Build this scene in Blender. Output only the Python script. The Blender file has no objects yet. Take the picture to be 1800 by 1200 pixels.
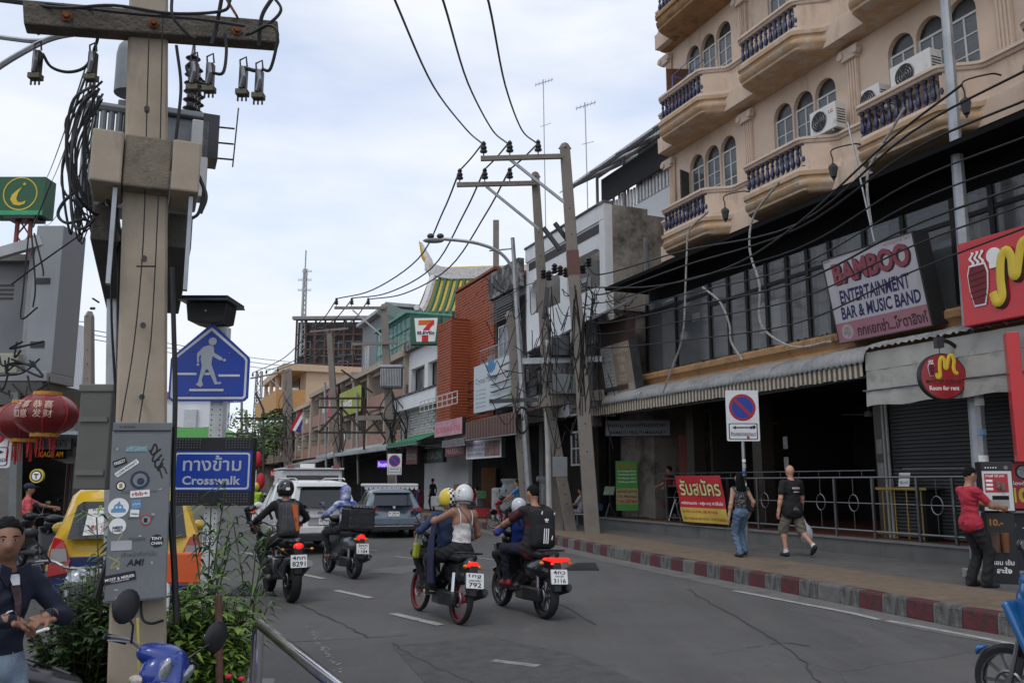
import bpy, bmesh, math, random
import numpy as np
from mathutils import Vector, Matrix
R=math.radians; rnd=random.Random(7)
S=bpy.context.scene; COL=S.collection
# ---------------- camera, sky, sun, exposure
FP=1500.; CH=1.72; TH=math.atan(245/FP); CT,ST=math.cos(TH),math.sin(TH)
cam=bpy.data.objects.new('camera',bpy.data.cameras.new('camera')); COL.objects.link(cam)
cam.location=(0,0,CH); cam.rotation_euler=(R(90)+TH,0,0); cam.data.lens=30; cam.data.sensor_width=36; cam.data.clip_end=6000; cam.data.clip_start=.05
S.camera=cam
S.view_settings.view_transform='Standard'; S.view_settings.look='None'; S.view_settings.exposure=0; S.view_settings.gamma=1; S.view_settings.use_curve_mapping=False
SUN_EL,SUN_AZ=R(58),R(200)
W=bpy.data.worlds.new('World'); S.world=W; W.use_nodes=True; nt=W.node_tree; nt.nodes.clear()
def N(nt,t,**k):
    n=nt.nodes.new(t)
    for a,b in k.items():
        if a.startswith('i_'): n.inputs[int(a[2:]) if a[2:].isdigit() else a[2:]].default_value=b
        else: setattr(n,a,b)
    return n
def L(nt,a,b): nt.links.new(a,b)
wo=N(nt,'ShaderNodeOutputWorld'); bg=N(nt,'ShaderNodeBackground'); bg.inputs[1].default_value=.1
sky=N(nt,'ShaderNodeTexSky',sky_type='NISHITA',sun_disc=False,sun_elevation=SUN_EL,sun_rotation=SUN_AZ,altitude=10,air_density=1,dust_density=2,ozone_density=1.5)
tc=N(nt,'ShaderNodeTexCoord'); mp=N(nt,'ShaderNodeMapping'); mp.inputs['Scale'].default_value=(1,1,3.2); mp.inputs['Location'].default_value=(.35,.2,.38)
nz=N(nt,'ShaderNodeTexNoise'); nz.inputs['Scale'].default_value=1.9; nz.inputs['Detail'].default_value=7; nz.inputs['Roughness'].default_value=.5
cr=N(nt,'ShaderNodeValToRGB'); cr.color_ramp.elements[0].position=.36; cr.color_ramp.elements[1].position=.6
cr.color_ramp.elements[0].color=(.40,.40,.40,1); cr.color_ramp.elements[1].color=(1,1,1,1)
mx=N(nt,'ShaderNodeMix',data_type='RGBA'); mx.inputs[7].default_value=(9.3,9.7,10.3,1)
sc_=N(nt,'ShaderNodeMix',data_type='RGBA',blend_type='MULTIPLY'); sc_.inputs[0].default_value=1; sc_.inputs[7].default_value=(2.15,2.3,2.55,1)
L(nt,tc.outputs['Generated'],mp.inputs[0]); L(nt,mp.outputs[0],nz.inputs[0]); L(nt,nz.outputs[0],cr.inputs[0]); L(nt,cr.outputs[0],mx.inputs[0])
L(nt,sky.outputs[0],sc_.inputs[6]); L(nt,sc_.outputs[2],mx.inputs[6]); L(nt,mx.outputs[2],bg.inputs[0]); L(nt,bg.outputs[0],wo.inputs[0])
sd=bpy.data.lights.new('sun','SUN'); sd.energy=.8; sd.angle=R(14); sd.color=(1,.96,.9)
sun=bpy.data.objects.new('sun',sd); COL.objects.link(sun); sun.rotation_euler=(R(90)-SUN_EL,0,R(180)-SUN_AZ)
S.cycles.max_bounces=6; S.cycles.transparent_max_bounces=8
# ---------------- pixel helpers (construction aid: photo pixel -> point at a real depth)
def ray(px,py):
    a,b=px-900,600-py
    return Vector((a,FP*CT-b*ST,FP*ST+b*CT))
def G(px,py,z=0.):
    r=ray(px,py); return Vector((0,0,CH))+r*((z-CH)/r.z)
def V(px,py,Y):
    r=ray(px,py); return Vector((0,0,CH))+r*(Y/r.y)
def ppm(Y): return 1520./Y      # photo pixels per metre at depth Y
# street frame: x runs along the right-hand facades towards the camera, y into the buildings
FO=Vector((2.437,28.732)); FD=Vector((-.3891,.9212)); FX=-FD; FY=Vector((-FX.y,FX.x)); FRZ=math.atan2(FX.y,FX.x)
def FW(u,v,z=0.): q=FO+FX*u+FY*v; return Vector((q.x,q.y,z))
def U(px,py,v):
    r=ray(px,py); t=(v+FO.dot(FY))/Vector((r.x,r.y)).dot(FY); p=Vector((0,0,CH))+r*t
    return ((p.xy-FO).dot(FX), p.z)
def VF(px,py,v): u,z=U(px,py,v); return FW(u,v,z)
# ---------------- materials
MC={}
def mat(name,col,rough=.75,metal=0,var=.18,vs=3.,bump=.0,bs=60.,dirt=0,dcol=(.03,.028,.025),ds=2.,streak=0,emit=0,alpha=1,spec=.5,coat=0,trans=0):
    if name in MC: return MC[name]
    m=bpy.data.materials.new(name); m.use_nodes=True; t=m.node_tree; b=t.nodes['Principled BSDF']
    b.inputs['Roughness'].default_value=rough; b.inputs['Metallic'].default_value=metal; b.inputs['Specular IOR Level'].default_value=spec
    if coat: b.inputs['Coat Weight'].default_value=coat; b.inputs['Coat Roughness'].default_value=.08
    if trans: b.inputs['Transmission Weight'].default_value=trans
    if alpha<1: b.inputs['Alpha'].default_value=alpha
    c=(*col,1) if len(col)==3 else col
    b.inputs['Base Color'].default_value=c; m.diffuse_color=c
    tc=N(t,'ShaderNodeTexCoord'); src=None
    if var:
        n=N(t,'ShaderNodeTexNoise'); n.inputs['Scale'].default_value=vs; n.inputs['Detail'].default_value=6; n.inputs['Roughness'].default_value=.65
        L(t,tc.outputs['Object'],n.inputs[0])
        r=N(t,'ShaderNodeValToRGB'); e=r.color_ramp.elements; e[0].position=.3; e[1].position=.7
        e[0].color=(*[x*(1-var) for x in c[:3]],1); e[1].color=(*[min(1,x*(1+var)) for x in c[:3]],1)
        L(t,n.outputs[0],r.inputs[0]); src=r.outputs[0]
        rr=N(t,'ShaderNodeMapRange'); rr.inputs[3].default_value=max(.03,rough-.12); rr.inputs[4].default_value=min(1,rough+.12)
        L(t,n.outputs[0],rr.inputs[0]); L(t,rr.outputs[0],b.inputs['Roughness'])
    if dirt:
        mp=N(t,'ShaderNodeMapping'); mp.inputs['Scale'].default_value=(1,1,.22 if streak else 1)
        n2=N(t,'ShaderNodeTexNoise'); n2.inputs['Scale'].default_value=ds; n2.inputs['Detail'].default_value=9; n2.inputs['Roughness'].default_value=.72
        L(t,tc.outputs['Object'],mp.inputs[0]); L(t,mp.outputs[0],n2.inputs[0])
        r2=N(t,'ShaderNodeValToRGB'); e=r2.color_ramp.elements; e[0].position=.62-.25*dirt; e[1].position=.78-.2*dirt
        e[0].color=(0,0,0,1); e[1].color=(min(1,.4+dirt),)*3+(1,)
        L(t,n2.outputs[0],r2.inputs[0])
        mi=N(t,'ShaderNodeMix',data_type='RGBA'); mi.inputs[7].default_value=(*dcol,1)
        L(t,r2.outputs[0],mi.inputs[0])
        if src: L(t,src,mi.inputs[6])
        else: mi.inputs[6].default_value=c
        src=mi.outputs[2]
    if src: L(t,src,b.inputs['Base Color'])
    if emit:
        b.inputs['Emission Strength'].default_value=emit; b.inputs['Emission Color'].default_value=c
    if bump:
        n3=N(t,'ShaderNodeTexNoise'); n3.inputs['Scale'].default_value=bs; n3.inputs['Detail'].default_value=5
        L(t,tc.outputs['Object'],n3.inputs[0])
        bp=N(t,'ShaderNodeBump'); bp.inputs['Strength'].default_value=bump; bp.inputs['Distance'].default_value=.02
        L(t,n3.outputs[0],bp.inputs['Height']); L(t,bp.outputs[0],b.inputs['Normal'])
    MC[name]=m; return m
# ---------------- mesh builder
class MB:
    def __init__(s): s.v=[];s.f=[];s.m=[];s.mi=0;s.T=None
    def add(s,vs,fs):
        b=len(s.v)
        s.v+= [tuple(s.T@Vector(v)) for v in vs] if s.T else [tuple(v) for v in vs]
        s.f+=[[b+i for i in f] for f in fs]; s.m+=[s.mi]*len(fs); return s
    def box(s,x0,x1,y0,y1,z0,z1):
        return s.add([(x0,y0,z0),(x1,y0,z0),(x1,y1,z0),(x0,y1,z0),(x0,y0,z1),(x1,y0,z1),(x1,y1,z1),(x0,y1,z1)],
            [(0,3,2,1),(4,5,6,7),(0,1,5,4),(1,2,6,5),(2,3,7,6),(3,0,4,7)])
    def quad(s,a,b,c,d): return s.add([a,b,c,d],[(0,1,2,3)])
    def beam(s,p,q,w,h,up=(0,0,1)):
        p,q=Vector(p),Vector(q); d=(q-p).normalized(); u=Vector(up)
        if abs(d.dot(u))>.99: u=Vector((1,0,0)) if abs(d.x)<.9 else Vector((0,1,0))
        a=d.cross(u).normalized()*w/2; b=d.cross(a).normalized()*h/2
        return s.add([p-a-b,p+a-b,p+a+b,p-a+b,q-a-b,q+a-b,q+a+b,q-a+b],[(3,2,1,0),(4,5,6,7),(0,1,5,4),(1,2,6,5),(2,3,7,6),(3,0,4,7)])
    def tube(s,pts,r,n=6,caps=True,closed=False):
        pts=[Vector(p) for p in pts]; k=len(pts); rs=r if isinstance(r,(list,tuple)) else [r]*k
        vs=[];fs=[]; pa=None
        for i,p in enumerate(pts):
            if closed: d=pts[(i+1)%k]-pts[i-1]
            else: d=pts[min(i+1,k-1)]-pts[max(i-1,0)]
            d=d.normalized() if d.length>1e-9 else Vector((0,0,1))
            if pa is None:
                u=Vector((0,0,1)) if abs(d.z)<.9 else Vector((1,0,0)); a=d.cross(u).normalized()
            else:
                a=pa-d*pa.dot(d); a=a.normalized() if a.length>1e-6 else d.orthogonal().normalized()
            pa=a; b=d.cross(a)
            vs+=[p+(a*math.cos(2*math.pi*j/n)+b*math.sin(2*math.pi*j/n))*rs[i] for j in range(n)]
        for i in range(k if closed else k-1):
            i2=(i+1)%k
            fs+=[(i*n+j,i*n+(j+1)%n,i2*n+(j+1)%n,i2*n+j) for j in range(n)]
        if caps and not closed: fs+=[tuple(range(n-1,-1,-1)),tuple(range((k-1)*n,k*n))]
        return s.add(vs,fs)
    def cyl(s,p,q,r,r2=None,n=12): return s.tube([p,q],[r,r if r2 is None else r2],n)
    def lathe(s,prof,n=12,o=(0,0,0),ax=None):
        o=Vector(o); Q=Vector(ax).to_track_quat('Z','Y') if ax else None
        vs=[];fs=[];k=len(prof)
        for r,z in prof:
            for j in range(n):
                p=Vector((r*math.cos(2*math.pi*j/n),r*math.sin(2*math.pi*j/n),z)); vs.append(o+(Q@p if Q else p))
        for i in range(k-1): fs+=[(i*n+j,i*n+(j+1)%n,(i+1)*n+(j+1)%n,(i+1)*n+j) for j in range(n)]
        fs+=[tuple(range(n-1,-1,-1)),tuple(range((k-1)*n,k*n))]
        return s.add(vs,fs)
    def ball(s,c,rx,ry=None,rz=None,n=12,m=8,Rm=None):
        ry=rx if ry is None else ry; rz=rx if rz is None else rz; c=Vector(c); vs=[];fs=[]
        for i in range(1,m):
            a=math.pi*i/m
            for j in range(n):
                b=2*math.pi*j/n; p=Vector((rx*math.sin(a)*math.cos(b),ry*math.sin(a)*math.sin(b),-rz*math.cos(a))); vs.append(c+(Rm@p if Rm else p))
        for p in ((0,0,-rz),(0,0,rz)): p=Vector(p); vs.append(c+(Rm@p if Rm else p))
        for i in range(m-2): fs+=[(i*n+j,i*n+(j+1)%n,(i+1)*n+(j+1)%n,(i+1)*n+j) for j in range(n)]
        B,T=len(vs)-2,len(vs)-1
        fs+=[(B,(j+1)%n,j) for j in range(n)]+[(T,(m-2)*n+j,(m-2)*n+(j+1)%n) for j in range(n)]
        return s.add(vs,fs)
    def prism(s,poly,a,b,ax='y'):    # polygon given in the other two axes (x,z for 'y'; x,y for 'z'; y,z for 'x')
        k=len(poly); f={'y':lambda p,t:(p[0],t,p[1]),'z':lambda p,t:(p[0],p[1],t),'x':lambda p,t:(t,p[0],p[1])}[ax]
        vs=[f(p,a) for p in poly]+[f(p,b) for p in poly]
        fs=[tuple(range(k)),tuple(range(2*k-1,k-1,-1))]+[(i,i+k,(i+1)%k+k,(i+1)%k) for i in range(k)]
        return s.add(vs,fs)
    def loft(s,rings,caps=True,closed=True):
        n=len(rings[0]); vs=[p for r in rings for p in r]; fs=[]
        for i in range(len(rings)-1):
            for j in range(n if closed else n-1): fs.append((i*n+j,i*n+(j+1)%n,(i+1)*n+(j+1)%n,(i+1)*n+j))
        if caps: fs+=[tuple(range(n-1,-1,-1)),tuple(range((len(rings)-1)*n,len(rings)*n))]
        return s.add(vs,fs)
    def build(s,name,m,par=None,smooth=35,bevel=0,sub=0,fix=True):
        assert max(max(f) for f in s.f)<len(s.v),name
        me=bpy.data.meshes.new(name); me.from_pydata(s.v,[],s.f)
        for x in (m if isinstance(m,(list,tuple)) else [m]): me.materials.append(x)
        if any(s.m): me.polygons.foreach_set('material_index',s.m)
        if fix:
            bm=bmesh.new(); bm.from_mesh(me); bmesh.ops.recalc_face_normals(bm,faces=bm.faces); bm.to_mesh(me); bm.free()
        if smooth:
            me.shade_smooth(); me.set_sharp_from_angle(angle=R(smooth))
        me.update(); o=bpy.data.objects.new(name,me); COL.objects.link(o)
        if par: o.parent=par
        if bevel:
            b=o.modifiers.new('b','BEVEL'); b.width=bevel; b.segments=2; b.limit_method='ANGLE'
        if sub:
            b=o.modifiers.new('s','SUBSURF'); b.levels=b.render_levels=sub
        return o
def tag(o,label,cat,group=None,kind=None):
    if label: o['label']=label
    if cat: o['category']=cat
    if group: o['group']=group
    if kind: o['kind']=kind
    return o
def thing(name,label,cat,loc=(0,0,0),rz=0,group=None):
    o=bpy.data.objects.new(name,None); COL.objects.link(o); o.location=loc; o.rotation_euler=(0,0,rz); o.empty_display_size=.2
    return tag(o,label,cat,group)
def copy_tree(o,parent=None):
    c=o.copy(); COL.objects.link(c)
    if parent: c.parent=parent
    for ch in list(o.children): copy_tree(ch,c)
    return c
def bx(name,m,par,x0,x1,y0,y1,z0,z1,bevel=0):
    return MB().box(x0,x1,y0,y1,z0,z1).build(name,m,par,smooth=0,bevel=bevel)
def struct(o): o['kind']='structure'; return o
def disc(cx,cz,r,n=32,a0=0,a1=360): return [(cx+r*math.cos(R(a0+(a1-a0)*i/n)),cz+r*math.sin(R(a0+(a1-a0)*i/n))) for i in range(n+(0 if a1-a0>=360 else 1))]
def rrect(x0,x1,z0,z1,r,n=5):
    P=[]
    for cx,cz,a in ((x1-r,z1-r,0),(x0+r,z1-r,90),(x0+r,z0+r,180),(x1-r,z0+r,270)):
        P+=[(cx+r*math.cos(R(a+90*i/n)),cz+r*math.sin(R(a+90*i/n))) for i in range(n+1)]
    return P
DG=None
def txt(par,s,x0,x1,z0,z1,y,m,bold=0,name='lettering',ext=.0015,shear=0,fit='both',align='C',spacing=1):
    cu=bpy.data.curves.new(name,'FONT'); cu.body=s; cu.size=1; cu.align_x='CENTER'; cu.extrude=0; cu.offset=bold; cu.resolution_u=3; cu.shear=shear; cu.space_character=spacing
    t=bpy.data.objects.new('tmp',cu); COL.objects.link(t)
    dg=bpy.context.evaluated_depsgraph_get(); dg.update()
    me=bpy.data.meshes.new_from_object(t.evaluated_get(dg)); bpy.data.objects.remove(t); bpy.data.curves.remove(cu)
    n=len(me.vertices)
    if n==0: return None
    co=np.empty(n*3,dtype=np.float32); me.vertices.foreach_get('co',co); co=co.reshape(-1,3)
    mn,mxx=co.min(0),co.max(0); sx=(x1-x0)/max(1e-6,mxx[0]-mn[0]); sz=(z1-z0)/max(1e-6,mxx[1]-mn[1])
    if fit=='h': sx=min(sx,sz)
    w=(mxx[0]-mn[0])*sx
    xa={'C':(x0+x1)/2-w/2,'L':x0,'R':x1-w}[align]
    out=np.zeros_like(co); out[:,0]=(co[:,0]-mn[0])*sx+xa; out[:,2]=(co[:,1]-mn[1])*sz+z0; out[:,1]=y-ext
    me.vertices.foreach_set('co',out.ravel()); me.materials.clear(); me.materials.append(m); me.name=name; me.update()
    o=bpy.data.objects.new(name,me); COL.objects.link(o)
    if par: o.parent=par
    return o
def sag(a,b,d,n=12): 
    a,b=Vector(a),Vector(b); return [a.lerp(b,i/n)-Vector((0,0,d*4*(i/n)*(1-i/n))) for i in range(n+1)]
def spline(pts,n=6):
    P=[Vector(p) for p in pts]; P=[P[0]*2-P[1]]+P+[P[-1]*2-P[-2]]; o=[]
    for i in range(1,len(P)-2):
        for j in range(n):
            t=j/n; a,b,c,d=P[i-1:i+3]
            o.append(.5*((2*b)+(c-a)*t+(2*a-5*b+4*c-d)*t*t+(3*b-a-3*c+d)*t**3))
    return o+[P[-2]]
# ---------------- signed-distance bodies (one continuous surface, smooth joints)
def _nets(f,o,h):
    nx,ny,nz=f.shape; ins=f<0; c=np.zeros((nx-1,ny-1,nz-1),int)
    offs=[(a,b,d) for a in (0,1) for b in (0,1) for d in (0,1)]
    for a,b,d in offs: c+=ins[a:nx-1+a,b:ny-1+b,d:nz-1+d]
    act=(c>0)&(c<8); idx=-np.ones(act.shape,int); ijk=np.argwhere(act); idx[tuple(ijk.T)]=np.arange(len(ijk))
    acc=np.zeros((len(ijk),3)); cnt=np.zeros(len(ijk))
    I=ijk.T
    for p in offs:
        for ax in range(3):
            if p[ax]: continue
            q=list(p); q[ax]=1
            f0=f[I[0]+p[0],I[1]+p[1],I[2]+p[2]]; f1=f[I[0]+q[0],I[1]+q[1],I[2]+q[2]]
            m=(f0<0)!=(f1<0); t=np.where(m,f0/np.where(m,f0-f1,1),0)
            P=np.tile(np.array(p,float),(len(ijk),1)); P[:,ax]+=t
            acc[m]+=P[m]; cnt[m]+=1
    vs=(ijk+acc/np.maximum(cnt,1)[:,None])*h+o
    fs=[]
    for ax in range(3):
        a1,a2=(ax+1)%3,(ax+2)%3
        s0=[slice(1,-1)]*3; s1=[slice(1,-1)]*3; s0[ax]=slice(0,-1); s1[ax]=slice(1,None)
        x=ins[tuple(s0)]!=ins[tuple(s1)]; e=np.argwhere(x)
        if not len(e): continue
        e[:,a1]+=1; e[:,a2]+=1
        def g(d1,d2):
            k=e.copy(); k[:,a1]-=d1; k[:,a2]-=d2; return idx[tuple(k.T)]
        q=np.stack([g(1,1),g(0,1),g(0,0),g(1,0)],1)
        fl=ins[tuple(e.T)]; q[~fl]=q[~fl][:,::-1]; fs.append(q)
    return vs,np.concatenate(fs)
def _d(p,X):
    t=p[0]
    if t=='c':
        a,b=np.array(p[1],float),np.array(p[2],float); ab=b-a; u=np.clip(((X-a)@ab)/max(1e-9,ab@ab),0,1)
        return np.linalg.norm(X-a-u[...,None]*ab,axis=-1)-(p[3]+(p[4]-p[3])*u)
    Y=X-np.array(p[1],float)
    if p[3] is not None: Y=Y@np.array(p[3],float)
    r=np.array(p[2],float)
    if t=='e':
        k0=np.linalg.norm(Y/r,axis=-1); k1=np.linalg.norm(Y/(r*r),axis=-1)+1e-9; return k0*(k0-1)/k1
    q=np.abs(Y)-r+p[4]
    return np.linalg.norm(np.maximum(q,0),axis=-1)+np.minimum(q.max(-1),0)-p[4]
def sdf(prims,vox=.016,k=.03,cuts=(),smooth=3):
    lo=np.full(3,1e9); hi=-lo
    for p in prims:
        pts=[(p[1],p[3]),(p[2],p[4])] if p[0]=='c' else [(p[1],max(p[2])*(1.75 if p[0]=='b' else 1))]
        for c,r in pts: lo=np.minimum(lo,np.array(c)-r); hi=np.maximum(hi,np.array(c)+r)
    lo-=vox*3+k; n=np.ceil((hi+vox*3+k-lo)/vox).astype(int)
    f=np.full(n,9.,np.float64)
    ax=[lo[i]+np.arange(n[i])*vox for i in range(3)]
    for p in prims:
        pts=[(p[1],p[3]),(p[2],p[4])] if p[0]=='c' else [(p[1],max(p[2])*(1.75 if p[0]=='b' else 1))]
        l=np.min([np.array(c)-r for c,r in pts],0)-3*k-2*vox; u=np.max([np.array(c)+r for c,r in pts],0)+3*k+2*vox
        sl=tuple(slice(max(0,int((l[i]-lo[i])/vox)),min(n[i],int((u[i]-lo[i])/vox)+2)) for i in range(3))
        X=np.stack(np.meshgrid(*[ax[i][sl[i]] for i in range(3)],indexing='ij'),-1)
        d=_d(p,X); g=f[sl]; h=np.maximum(k-np.abs(g-d),0)/k; f[sl]=np.minimum(g,d)-h*h*k*.25
    for p in cuts:
        X=np.stack(np.meshgrid(*ax,indexing='ij'),-1); f=np.maximum(f,-_d(p,X))
    vs,fs=_nets(f,lo,vox)
    if smooth:
        e=np.concatenate([fs[:,[0,1]],fs[:,[1,2]],fs[:,[2,3]],fs[:,[3,0]]]); 
        for it in range(smooth):
            a=np.zeros_like(vs); c=np.zeros(len(vs)); np.add.at(a,e[:,0],vs[e[:,1]]); np.add.at(c,e[:,0],1); np.add.at(a,e[:,1],vs[e[:,0]]); np.add.at(c,e[:,1],1)
            vs=vs+(a/np.maximum(c,1)[:,None]-vs)*(.5 if it%2==0 else -.48)
    return vs,fs
def sdf_mats(prims,vs,fs):
    C=vs[fs].mean(1); D=np.stack([_d(p,C) for p in prims]); ids=np.array([p[-1] for p in prims]); return ids[D.argmin(0)]
def sdf_obj(name,prims,mats,par,vox=.016,k=.03,cuts=(),extra=(),smooth=3):
    vs,fs=sdf(prims,vox,k,cuts,smooth); mi=sdf_mats(prims,vs,fs); V_=[vs];F_=[fs];M_=[mi];b=len(vs)
    for pr,vx,kk in extra:
        v2,f2=sdf(pr,vx,kk); V_.append(v2);F_.append(f2+b);M_.append(sdf_mats(pr,v2,f2)); b+=len(v2)
    vs=np.concatenate(V_);fs=np.concatenate(F_);mi=np.concatenate(M_)
    me=bpy.data.meshes.new(name); me.from_pydata(vs.tolist(),[],fs.tolist())
    for m in mats: me.materials.append(m)
    me.polygons.foreach_set('material_index',mi.astype(np.int32)); me.shade_smooth(); me.update()
    o=bpy.data.objects.new(name,me); COL.objects.link(o)
    if par: o.parent=par
    return o
def ik(a,b,l1,l2,hint):
    a,b,h=Vector(a),Vector(b),Vector(hint); d=b-a; D=min(d.length,(l1+l2)*.995); d=d.normalized(); b=a+d*D
    x=(l1*l1-l2*l2+D*D)/(2*D); y=math.sqrt(max(0,l1*l1-x*x)); h=(h-d*h.dot(d)).normalized(); return a+d*x+h*y,b
SKIN=mat('skin',(.33,.17,.10),rough=.55,var=.08,vs=9); SKIN2=mat('skin_pale',(.48,.25,.17),rough=.55,var=.08,vs=9)
BLACKCLOTH=mat('black_cloth',(.012,.012,.014),rough=.9,var=.3,vs=14); HAIR=mat('black_hair',(.006,.005,.005),rough=.8,spec=.2,var=.4,vs=60,bump=.6,bs=90)
SHOE=mat('dark_shoe',(.02,.02,.022),rough=.6)
def cloth(n,c,r=.9): return mat('cloth_'+n,c,rough=r,var=.3,vs=9,bump=.45,bs=16)
def wrinkle(me,ids,amp,fr):
    n=len(me.vertices); co=np.empty(n*3); me.vertices.foreach_get('co',co); co=co.reshape(-1,3); nr=np.empty(n*3); me.vertices.foreach_get('normal',nr); nr=nr.reshape(-1,3)
    w=np.zeros(n); t=np.zeros(n)
    for p in me.polygons:
        k=p.material_index in ids
        for v in p.vertices: w[v]+=k; t[v]+=1
    w=(w/np.maximum(t,1))>.99; x,y,z=co.T
    d=np.sin(fr*(z+.45*x-.3*y)+3.1*np.sin(9*x+5*y+4*z))*(.5+.5*np.sin(17*x-11*z+13*y))+.5*np.sin(fr*.55*(z-.7*x+.5*y)+2*np.sin(12*y+7*z))
    co+=nr*(d*w*amp)[:,None]; me.vertices.foreach_set('co',co.ravel()); me.update()
def hand_prims(w,d,nrm,side,s,curl,m,thumb=1):
    """palm and five curled fingers; w wrist, d pointing direction, nrm palm normal, side=thumb side direction"""
    w,d,nrm,side=Vector(w),Vector(d).normalized(),Vector(nrm).normalized(),Vector(side).normalized(); P=[]
    Rm=Matrix((side,d,nrm)).transposed(); P.append(('b',tuple(w+d*.045*s),(.04*s,.048*s,.014*s),[list(r) for r in Rm],.012*s,m))
    for i,(o,l) in enumerate(((.030,.072),(.010,.080),(-.010,.076),(-.029,.06))):
        a=w+d*.088*s+side*o*s; q=d
        for j,f in enumerate((.46,.32,.26)):
            ang=curl*(.55+.25*j); q=(q*math.cos(ang)+nrm*math.sin(ang)).normalized(); b=a+q*l*f*s
            P.append(('c',tuple(a),tuple(b),(.0092-.0008*j)*s,(.0086-.001*j)*s,m)); a=b
    a=w+d*.02*s+side*.034*s; b=a+(d*.6+side*.6+nrm*.35).normalized()*.042*s; c=b+(d*.9+side*.1+nrm*.5*curl).normalized()*.034*s
    P+=[('c',tuple(a),tuple(b),.013*s,.010*s,m),('c',tuple(b),tuple(c),.010*s,.008*s,m)]
    return P
def person(label,loc,rz,h=1.7,pelvis=None,lean=0,side=0,twist=0,hands=None,feet=None,elbow=None,knee=(0,1,0),head=(0,0),top=None,sleeve='short',
           bottom=None,blen='long',bw=1.,shoe=None,skin=None,hair='short',female=False,fat=1.,vox=.017,group=None,handspec=None,face=False,hem=0,bend=0,cat='person',finehands=False,sock=None):
    s=h/1.75; sk=skin or SKIN; top=top or BLACKCLOTH; bottom=bottom or BLACKCLOTH; shoe=shoe or SHOE
    mats=[sk,top,bottom,shoe,sock or sk]
    T=thing('person',label,cat,loc,rz,group)
    pv=Vector(pelvis) if pelvis else Vector((0,0,.92*s)); la,sa=R(lean),R(side)
    up=Vector((math.sin(sa),math.sin(la),math.cos(la)*math.cos(sa))).normalized(); rt0=Vector((1,0,0)); tw=R(twist)
    rt=Vector((math.cos(tw),math.sin(tw),0)); rt=(rt-up*rt.dot(up)).normalized(); fw=up.cross(rt)
    la2=la+R(bend); up2=Vector((math.sin(sa),math.sin(la2),math.cos(la2))).normalized()
    mid=pv+up*.2*s; ch=mid+(up+up2).normalized()*.17*s; nb=mid+(up+up2*1.5).normalized()*.33*s
    hy,hp=R(head[0]),R(head[1]); hf=Vector((-math.sin(hy)*math.cos(hp),math.cos(hy)*math.cos(hp),math.sin(hp))); hu=(Vector((0,0,1))-hf*hf.z).normalized(); hr=hf.cross(hu)
    nk=(up2*.6+hu*.4).normalized(); hc=nb+nk*.105*s+hu*.085*s+hf*.022*s
    wsh=(.165 if female else .185)*s; sh=[nb-up2*.055*s+rt*sg*wsh for sg in (-1,1)]; hp_=[pv-up*.03*s+rt0*sg*.088*s for sg in (-1,1)]
    Rm=[list(r) for r in Matrix((rt,fw,up)).transposed()]; Rh=[list(r) for r in Matrix((hr,hf,hu)).transposed()]
    b=1.0*fat; P=[]
    P.append(('e',tuple(pv),(.165*s*b,.118*s*b,.13*s),Rm,2))
    P.append(('e',tuple(pv+up*.17*s),((.128 if female else .148)*s*b,.105*s*b,.16*s),Rm,1))
    P.append(('e',tuple(ch),((.145 if female else .168)*s*(.5+.5*b),.112*s*b,.17*s),Rm,1))
    P.append(('c',tuple(sh[0].lerp(sh[1],.06)),tuple(sh[1].lerp(sh[0],.06)),.066*s,.066*s,1))
    if hem:
        for zz in (.03,.02-hem*.8): P.append(('c',tuple(pv-rt*.075*s+up*zz*s),tuple(pv+rt*.075*s+up*zz*s),.117*s*b,.117*s*b,1))
    P.append(('c',tuple(nb-nk*.03*s),tuple(hc-hu*.07*s),.058*s,.05*s,0))
    P.append(('e',tuple(hc),(.076*s,.094*s,.106*s),Rh,0)); P.append(('e',tuple(hc-hu*.05*s+hf*.03*s),(.058*s,.062*s,.062*s),Rh,0))
    P.append(('c',tuple(hc+hf*.088*s+hu*.005*s),tuple(hc+hf*.103*s-hu*.026*s),.008*s,.015*s,0))
    for sg in (-1,1): P.append(('e',tuple(hc+hr*sg*.077*s-hu*.005*s-hf*.008*s),(.012*s,.02*s,.032*s),Rh,0))
    exx=[]
    for i,sg in enumerate((-1,1)):
        ht=Vector(hands[i]) if hands and hands[i] is not None else sh[i]+Vector((sg*.07*s,.02*s,-.52*s))
        eh=Vector(elbow[i]) if elbow else Vector((sg*.5,-1,-.3))
        e,w=ik(sh[i],ht,.295*s,.255*s,eh)
        ml={'long':(1,1),'short':(1,0),'none':(0,0)}[sleeve]; fu=1.14 if ml[0] else .95
        if sleeve=='short':
            m_=sh[i].lerp(e,.62); P.append(('c',tuple(sh[i]),tuple(m_),.060*s*fat,.058*s*fat,1)); P.append(('c',tuple(m_),tuple(e),.044*s,.038*s,0))
        else: P.append(('c',tuple(sh[i]),tuple(e),.055*s*fu,.043*s*fu,1 if ml[0] else 0))
        P.append(('c',tuple(e),tuple(e.lerp(w,.35)),.041*s,.041*s,1 if ml[1] else 0)); P.append(('c',tuple(e.lerp(w,.35)),tuple(w),.041*s*(1.1 if ml[1] else .97),.028*s*(1.2 if ml[1] else 1),1 if ml[1] else 0))
        d=(w-e).normalized(); nr=Vector((-sg,0,0)); nr=(nr-d*nr.dot(d)).normalized(); sd_=d.cross(nr)*(1 if sg<0 else -1); cu=.55
        if sd_.y<0 and abs(d.z)>.5: sd_=-sd_
        if handspec and handspec[i]:
            hs=handspec[i]; d=Vector(hs[0]).normalized(); nr=Vector(hs[1]); nr=(nr-d*nr.dot(d)).normalized(); sd_=Vector(hs[2]); cu=hs[3]
        exx.append((hand_prims(w,d,nr,sd_,s,cu,0),.0055 if not finehands else .0042,.006))
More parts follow.
